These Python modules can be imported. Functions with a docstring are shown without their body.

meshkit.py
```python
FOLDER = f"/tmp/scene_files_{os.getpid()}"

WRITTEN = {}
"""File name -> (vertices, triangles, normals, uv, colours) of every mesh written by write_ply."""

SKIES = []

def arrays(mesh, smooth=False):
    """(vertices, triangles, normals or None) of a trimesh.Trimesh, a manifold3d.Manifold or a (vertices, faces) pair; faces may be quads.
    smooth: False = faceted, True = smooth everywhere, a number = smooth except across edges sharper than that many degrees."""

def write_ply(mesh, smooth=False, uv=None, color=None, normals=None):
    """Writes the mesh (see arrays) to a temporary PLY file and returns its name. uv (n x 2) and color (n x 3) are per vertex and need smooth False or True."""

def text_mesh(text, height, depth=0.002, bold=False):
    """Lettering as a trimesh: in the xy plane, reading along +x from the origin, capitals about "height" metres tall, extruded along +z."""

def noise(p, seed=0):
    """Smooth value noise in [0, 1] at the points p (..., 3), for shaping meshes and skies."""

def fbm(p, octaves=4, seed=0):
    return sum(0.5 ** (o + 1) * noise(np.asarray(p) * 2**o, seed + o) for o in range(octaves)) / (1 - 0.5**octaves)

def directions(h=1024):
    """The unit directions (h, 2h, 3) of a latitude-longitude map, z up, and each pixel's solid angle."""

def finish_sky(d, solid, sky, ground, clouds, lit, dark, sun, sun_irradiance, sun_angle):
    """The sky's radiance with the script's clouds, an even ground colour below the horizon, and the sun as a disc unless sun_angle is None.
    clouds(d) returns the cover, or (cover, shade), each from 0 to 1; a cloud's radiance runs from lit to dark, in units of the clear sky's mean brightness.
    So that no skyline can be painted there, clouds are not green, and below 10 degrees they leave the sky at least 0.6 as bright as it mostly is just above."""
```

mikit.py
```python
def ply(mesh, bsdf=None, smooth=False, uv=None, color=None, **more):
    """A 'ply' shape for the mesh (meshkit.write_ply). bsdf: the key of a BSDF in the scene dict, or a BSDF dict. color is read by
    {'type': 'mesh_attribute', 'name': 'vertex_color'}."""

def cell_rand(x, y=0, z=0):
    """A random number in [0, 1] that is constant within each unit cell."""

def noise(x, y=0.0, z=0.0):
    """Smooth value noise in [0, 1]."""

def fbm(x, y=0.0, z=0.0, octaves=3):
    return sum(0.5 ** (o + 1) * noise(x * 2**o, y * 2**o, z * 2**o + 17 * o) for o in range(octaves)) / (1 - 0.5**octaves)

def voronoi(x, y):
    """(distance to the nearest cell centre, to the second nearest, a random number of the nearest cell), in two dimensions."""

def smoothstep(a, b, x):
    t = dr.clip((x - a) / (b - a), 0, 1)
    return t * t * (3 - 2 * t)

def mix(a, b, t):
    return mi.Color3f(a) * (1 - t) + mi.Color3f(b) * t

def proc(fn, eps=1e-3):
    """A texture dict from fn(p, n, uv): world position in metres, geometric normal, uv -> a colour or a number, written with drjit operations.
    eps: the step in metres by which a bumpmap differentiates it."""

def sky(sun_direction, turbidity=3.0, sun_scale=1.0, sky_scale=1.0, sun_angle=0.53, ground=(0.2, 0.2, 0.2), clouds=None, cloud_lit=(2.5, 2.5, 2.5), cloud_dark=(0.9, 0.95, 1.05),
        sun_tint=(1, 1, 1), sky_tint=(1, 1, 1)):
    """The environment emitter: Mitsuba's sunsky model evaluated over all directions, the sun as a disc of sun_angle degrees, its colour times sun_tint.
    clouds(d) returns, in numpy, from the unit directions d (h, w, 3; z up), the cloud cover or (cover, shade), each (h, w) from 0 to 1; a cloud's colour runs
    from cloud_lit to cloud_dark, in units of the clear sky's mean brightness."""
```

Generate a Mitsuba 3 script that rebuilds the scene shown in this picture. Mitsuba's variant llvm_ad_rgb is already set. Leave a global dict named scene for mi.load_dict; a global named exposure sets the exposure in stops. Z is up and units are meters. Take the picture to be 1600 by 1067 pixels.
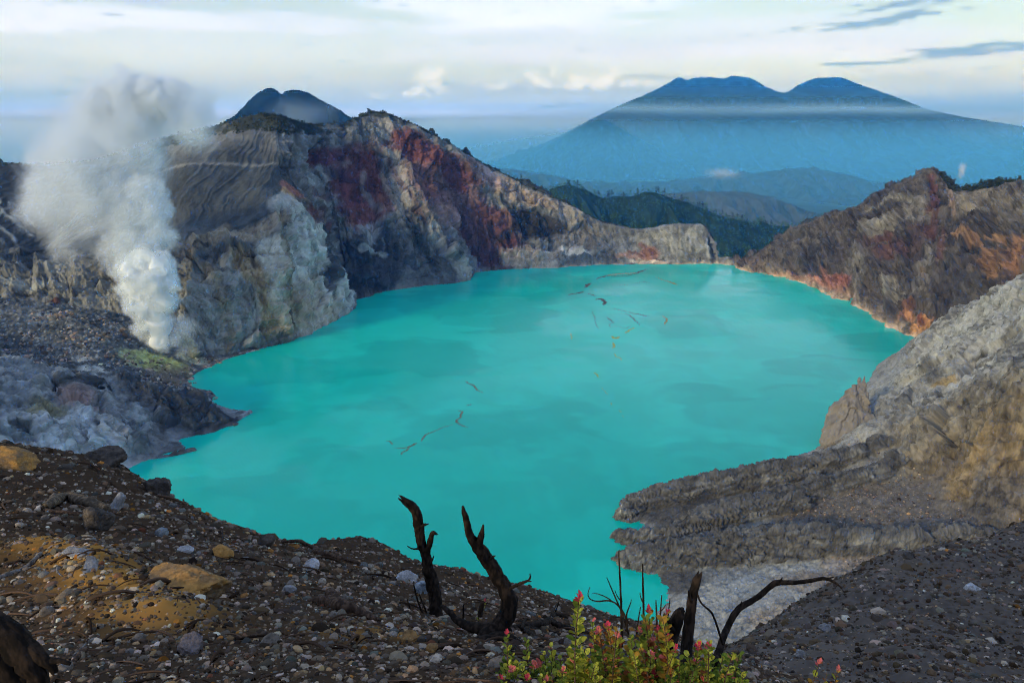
import math, random, numpy as np, trimesh, drjit as dr, mitsuba as mi, mikit, meshkit
from scipy.interpolate import PchipInterpolator, RBFInterpolator, CubicSpline
T = mi.ScalarTransform4f
scene, labels = {}, {}
# ------------------------------------------------------------------ camera, sky, exposure
PITCH = math.radians(16.5)
scene['camera'] = {'type': 'perspective', 'fov': 68.42, 'fov_axis': 'x', 'near_clip': 0.1, 'far_clip': 3e5,
                   'to_world': T().look_at(origin=[0, 0, 200], target=[0, math.cos(PITCH), 200 - math.sin(PITCH)], up=[0, 0, 1]),
                   'medium': {'type': 'ref', 'id': 'haze_air'}}
exposure = 2.72
SUN = (-0.62, -0.70, 0.30)


def sky_clouds(d):
    el, az = np.degrees(np.arcsin(d[..., 2])), np.degrees(np.arctan2(d[..., 0], d[..., 1]))
    sm = lambda a, b, x: np.clip((x - a) / (b - a), 0, 1) ** 2 * (3 - 2 * np.clip((x - a) / (b - a), 0, 1))
    flat = np.stack([d[..., 0] / (d[..., 2] + .12) * .9, d[..., 1] / (d[..., 2] + .12) * .9, d[..., 2] * 0], -1)
    streak = meshkit.fbm(flat * [1.2, 3.2, 1] + 7, 5, 3)
    veil = meshkit.fbm(np.stack([az / 26, el / 2.6, el * 0], -1) + 40, 4, 9)
    cover = .97 - .42 * sm(.44, .64, meshkit.fbm(np.stack([az / 17, el / 1.5, el * 0], -1) + 90, 5, 12)) * sm(1.2, 3.5, el) - .38 * sm(4.0, 7.5, el + (veil - .5) * 4) - .16 * sm(8, 22, el)          # thin bright veil, thinning upwards
    shade = .19 + .12 * sm(.42, .72, veil) * sm(0, 3, el) - .12 * sm(.5, .25, veil) + .08 * sm(.48, .75, streak) + .34 * (1 - sm(1.0, 4.2, el))
    top = .75 + 1.4 * sm(-10, 36, az) + (veil - .5) * .4                                   # a bank of far haze along the horizon
    bank = 1 - sm(top - .9, top + .35, el)
    shade = np.maximum(shade, (.70 + .25 * (1 - sm(-.2, 1.1, el))) * bank)
    cover = np.maximum(cover, bank * .97)
    for a0, e0, w, h, k in ((28.5, 7.2, 8.5, .62, .11), (24.0, 6.0, 6.5, .42, .08), (31.0, 4.1, 8.0, .46, .05), (23.5, 3.4, 5, .18, 0), (-27, 7.4, 13, .55, -.03), (8.5, 5.3, .9, .07, 0), (10.5, 2.8, 5, .25, 0)):
        e = el - e0 - (az - a0) * k
        n = meshkit.fbm(np.stack([az / 2.4, e / .20, el * 0], -1) + a0, 6, 5)
        m = np.exp(-((az - a0) / w) ** 2 * 1.6 - (e / h) ** 2 * 1.3)
        s = sm(.36, .95, m * 1.0 + (n - .5) * 1.9) * .9
        shade = shade * (1 - s) + s * (1.0 if a0 > 20 else .6)
        cover = np.maximum(cover, s * .97)
    for a0, e0, w, h in ((-5.9, 2.5, 1.1, 1.0), (-5.2, 2.9, .8, .7), (-7.0, 1.75, 1.3, .4), (4.3, 2.4, 3.0, .65), (2.0, 2.7, 1.2, .7), (6.9, 2.9, 1.3, .65), (-1.4, 2.2, 1.1, .4), (-9.5, 1.6, .8, .3), (9.5, 2.3, 1.6, .3)):
        n = meshkit.fbm(np.stack([az * 1.7, el * 2.0, el * 0], -1) + a0 * 3, 6, 8)
        m = 1 - ((az - a0) / w) ** 2 - ((el - e0) / h) ** 2
        s = sm(-.25, .75, m * .7 + (n - .55) * 4.2) * .85 * sm(-.1, .3, el - e0 + h * .8)
        shade, cover = shade * (1 - s), np.maximum(cover, s)
    return cover, np.clip(shade, 0, 1)


scene['sky'] = mikit.sky(SUN, turbidity=3, sun_scale=0.40, sky_scale=1.0, sun_angle=6, clouds=sky_clouds, cloud_lit=(2.62, 2.98, 4.85), cloud_dark=(.40, .76, 1.32), sun_tint=(.80, 1.0, 1.4))
scene['haze_air'] = {'type': 'homogeneous', 'albedo': {'type': 'rgb', 'value': [.75, .96, .99]}, 'sigma_t': {'type': 'rgb', 'value': [0.15e-5, 2.1e-5, 7.6e-5]}}


# ------------------------------------------------------------------ noise (drjit, evaluated at numpy points)
def _h(x, y, z):
    h = x * 374761393 + y * 668265263 + z * 2147483647
    h = (h ^ (h >> 13)) * 1274126177
    return h ^ (h >> 16)


def _pn(x, y, z):
    fx, fy, fz = dr.floor(x), dr.floor(y), dr.floor(z)
    ix, iy, iz = (mi.UInt32(mi.Int32(v) + 1000000) for v in (fx, fy, fz))
    tx, ty, tz = x - fx, y - fy, z - fz
    s = lambda t: t * t * t * (t * (t * 6 - 15) + 10)
    sx, sy, sz = s(tx), s(ty), s(tz)

    def g(a, b, c):
        h = _h(ix + a, iy + b, iz + c)
        k = 1 / 511.5
        return (mi.Float(h & 1023) * k - 1) * (tx - a) + (mi.Float((h >> 10) & 1023) * k - 1) * (ty - b) + (mi.Float((h >> 20) & 1023) * k - 1) * (tz - c)
    l = dr.lerp
    return l(l(l(g(0, 0, 0), g(1, 0, 0), sx), l(g(0, 1, 0), g(1, 1, 0), sx), sy), l(l(g(0, 0, 1), g(1, 0, 1), sx), l(g(0, 1, 1), g(1, 1, 1), sx), sy), sz) * 1.3


def _split(p, scale, seed):
    p = np.asarray(p, float)
    sc = np.broadcast_to(np.asarray(scale, float), (3,))
    q = (p.reshape(-1, 3) / sc + seed * 17.31).astype(np.float32)
    return [mi.Float(np.ascontiguousarray(q[:, k])) for k in range(3)], p.shape[:-1]


def fb(p, scale, octaves=4, seed=0, gain=.5):
    """gradient noise, about -1 to 1"""
    (x, y, z), sh = _split(p, scale, seed)
    a, tot, r = 1., 0., mi.Float(0)
    for o in range(octaves):
        f = 2.03 ** o
        r = r + a * _pn(x * f + 3.7 * o, y * f - 5.1 * o, z * f + 9.2 * o)
        tot, a = tot + a, a * gain
    return (np.array(r) / tot * 1.25).reshape(sh)


def rg(p, scale, octaves=4, seed=0, gain=.5):
    """ridged noise, 0 to 1, sharp crests at 1"""
    (x, y, z), sh = _split(p, scale, seed)
    a, tot, r, w = 1., 0., mi.Float(0), mi.Float(1)
    for o in range(octaves):
        f = 2.07 ** o
        n = 1 - dr.minimum(dr.abs(_pn(x * f + 3.7 * o, y * f - 5.1 * o, z * f + 9.2 * o)) * 1.6, 1)
        n = n * n
        r = r + a * n * w
        w = dr.clip(n * 1.8, 0, 1)
        tot, a = tot + a, a * gain
    return (np.array(r) / tot).reshape(sh)


def vor(p, scale, seed=0):
    """rock broken into tilted blocks: (height of the block's face, -1 to 1; distance to the nearest joint, 0 at the joint; a random number of the block)"""
    (x, y, z), sh = _split(p, scale, seed + 3)
    fx, fy, fz = dr.floor(x), dr.floor(y), dr.floor(z)
    d1, d2, hh, ex, ey, ez = mi.Float(9), mi.Float(9), mi.UInt32(0), mi.Float(0), mi.Float(0), mi.Float(0)
    k = 1 / 1023.
    for a in (-1, 0, 1):
        for b in (-1, 0, 1):
            for c in (-1, 0, 1):
                h = _h(mi.UInt32(mi.Int32(fx + a) + 1000000), mi.UInt32(mi.Int32(fy + b) + 1000000), mi.UInt32(mi.Int32(fz + c) + 1000000))
                ux, uy, uz = fx + a + mi.Float(h & 1023) * k - x, fy + b + mi.Float((h >> 10) & 1023) * k - y, fz + c + mi.Float((h >> 20) & 1023) * k - z
                d = dr.sqrt(ux * ux + uy * uy + uz * uz)
                near = d < d1
                d2 = dr.select(near, d1, dr.minimum(d2, d))
                hh = dr.select(near, h, hh); ex = dr.select(near, ux, ex); ey = dr.select(near, uy, ey); ez = dr.select(near, uz, ez)
                d1 = dr.select(near, d, d1)
    g = _h(hh, hh * 3, hh * 7)
    r0, r1, r2, r3 = (mi.Float((g >> q) & 255) / 127.5 - 1 for q in (0, 8, 16, 24))
    return np.array(r0 * .28 + (ex * r1 + ey * r2 + ez * r3) * .9).reshape(sh), np.array(d2 - d1).reshape(sh), np.array(r3).reshape(sh)


def saw(x, edge=.14):
    """beds of rock: slow rise, sharp drop, 0 to 1"""
    f = x - np.floor(x)
    return np.where(f < 1 - edge, f / (1 - edge), (1 - f) / edge)


def deepen(c, mid=.15, k=.36):
    """more difference between dark and pale kinds of rock"""
    lum = np.maximum(c.mean(-1, keepdims=True), .01)
    return c * np.clip(lum / mid, .2, 1.45) ** k


def broken(P, warp, scales, amps, seed, joint=.10, wv=.25):
    """displacement and shade of colour of fractured rock, coarse to fine blocks"""
    disp, tone = 0., 0.
    for i, (sc, am) in enumerate(zip(scales, amps)):
        h, e, r = vor(P + warp * np.min(sc) * wv, sc, seed + 7 * i)
        disp = disp + am * (h - .30 * (1 - sstep(0, joint * (1 + .5 * i), e)))
        tone = tone + (.10 + .04 * i) * r
    return disp, tone


def sstep(a, b, x):
    t = np.clip((x - a) / (b - a), 0, 1)
    return t * t * (3 - 2 * t)


# ------------------------------------------------------------------ helpers for entries
def diffuse(r, g, b): return {'type': 'twosided', 'bsdf': {'type': 'diffuse', 'reflectance': {'type': 'rgb', 'value': [r, g, b]}}}


scene['vertex_rock'] = {'type': 'twosided', 'bsdf': {'type': 'principled', 'base_color': {'type': 'mesh_attribute', 'name': 'vertex_color'}, 'roughness': .85, 'specular': .25}}
scene['vertex_matte'] = {'type': 'twosided', 'bsdf': {'type': 'diffuse', 'reflectance': {'type': 'mesh_attribute', 'name': 'vertex_color'}}}


def quads(nv, nu):
    i = np.arange(nv * nu).reshape(nv, nu)
    return np.stack([i[:-1, :-1], i[:-1, 1:], i[1:, 1:], i[1:, :-1]], -1).reshape(-1, 4)


def put(key, mesh, bsdf, smooth=True, color=None, label=None, category=None, group=None, kind=None, **more):
    scene[key] = mikit.ply(mesh, bsdf, smooth=smooth, color=color, **more)
    tag(key, label, category, group, kind)


def tag(key, label=None, category=None, group=None, kind=None):
    d = {k: v for k, v in dict(label=label, category=category, group=group, kind=kind).items() if v}
    if d: labels[key] = d


def grid_normals(P):
    du, dv = np.gradient(P, axis=1), np.gradient(P, axis=0)
    n = np.cross(du, dv)
    return n / (np.linalg.norm(n, axis=-1, keepdims=True) + 1e-9)


def ribs_surface(ribs, nu, nv, vw):
    """ribs (n, m, 3) -> grid of points, with the rib number and the row number of every vertex"""
    R = np.array(ribs, float)
    n, m = R.shape[:2]
    step = np.linalg.norm(np.diff(R[:, 1:7], axis=0), axis=-1).mean(1) + 1
    cu = np.concatenate([[0], np.cumsum(step)])
    cv = np.concatenate([[0], np.cumsum(vw)])
    uu = np.interp(np.linspace(0, cu[-1], nu), cu, np.arange(n))
    vv = np.interp(np.linspace(0, cv[-1], nv), cv, np.arange(m))
    A = PchipInterpolator(np.arange(m), R, axis=1)(vv)                # n, nv, 3
    P = PchipInterpolator(np.arange(n), A, axis=0)(uu)                # nu, nv, 3
    P = P.transpose(1, 0, 2)
    U, V = np.meshgrid(uu, vv)
    return P, U, V


def zone_mix(col, U, V, zones, wob):
    for i, (u, v, ru, rv, c, s) in enumerate(zones):
        r = np.sqrt(((U - u) / ru) ** 2 + ((V - v) / rv) ** 2) + wob[..., i % wob.shape[-1]] * .55
        w = (s * (1 - sstep(.62, 1.12, r)))[..., None]
        col = col * (1 - w) + np.array(c) * w
    return col


def veins(P, key, warp):
    """veins, ledges and clefts of the rock along lines in space: for every vertex the sum of their heights, and the colour layers"""
    from scipy.spatial import cKDTree
    dz, layers = np.zeros(P.shape[:-1]), []
    for line, w, col, s, h in STROKES[key]:
        L = np.array(line, float)
        if len(L) < 2: L = np.vstack([L, L + 1])
        t = np.concatenate([[0], np.cumsum(np.linalg.norm(np.diff(L, axis=0), axis=1))])
        q = np.linspace(0, t[-1], max(3, int(t[-1] / 1.5)))
        pts = np.stack([np.interp(q, t, L[:, k]) for k in range(3)], -1)
        near = (np.abs(P - pts.mean(0)).max(-1) < t[-1] * .6 + 6 * w + 15)
        d, _ = cKDTree(pts).query((P + warp)[near])
        r = np.full(P.shape[:-1], 9.); r[near] = d / w
        if h: dz += h * np.exp(-(r * 1.1) ** 2)
        layers.append((r, np.array(col), s))
    return dz, layers


def paint(c, layers, wob):
    for i, (r, col, s) in enumerate(layers):
        w = (s * (1 - sstep(.45, 1.25, r + wob[..., i % wob.shape[-1]] * .8)))[..., None]
        c = c * (1 - w) + col * w
    return c


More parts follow.
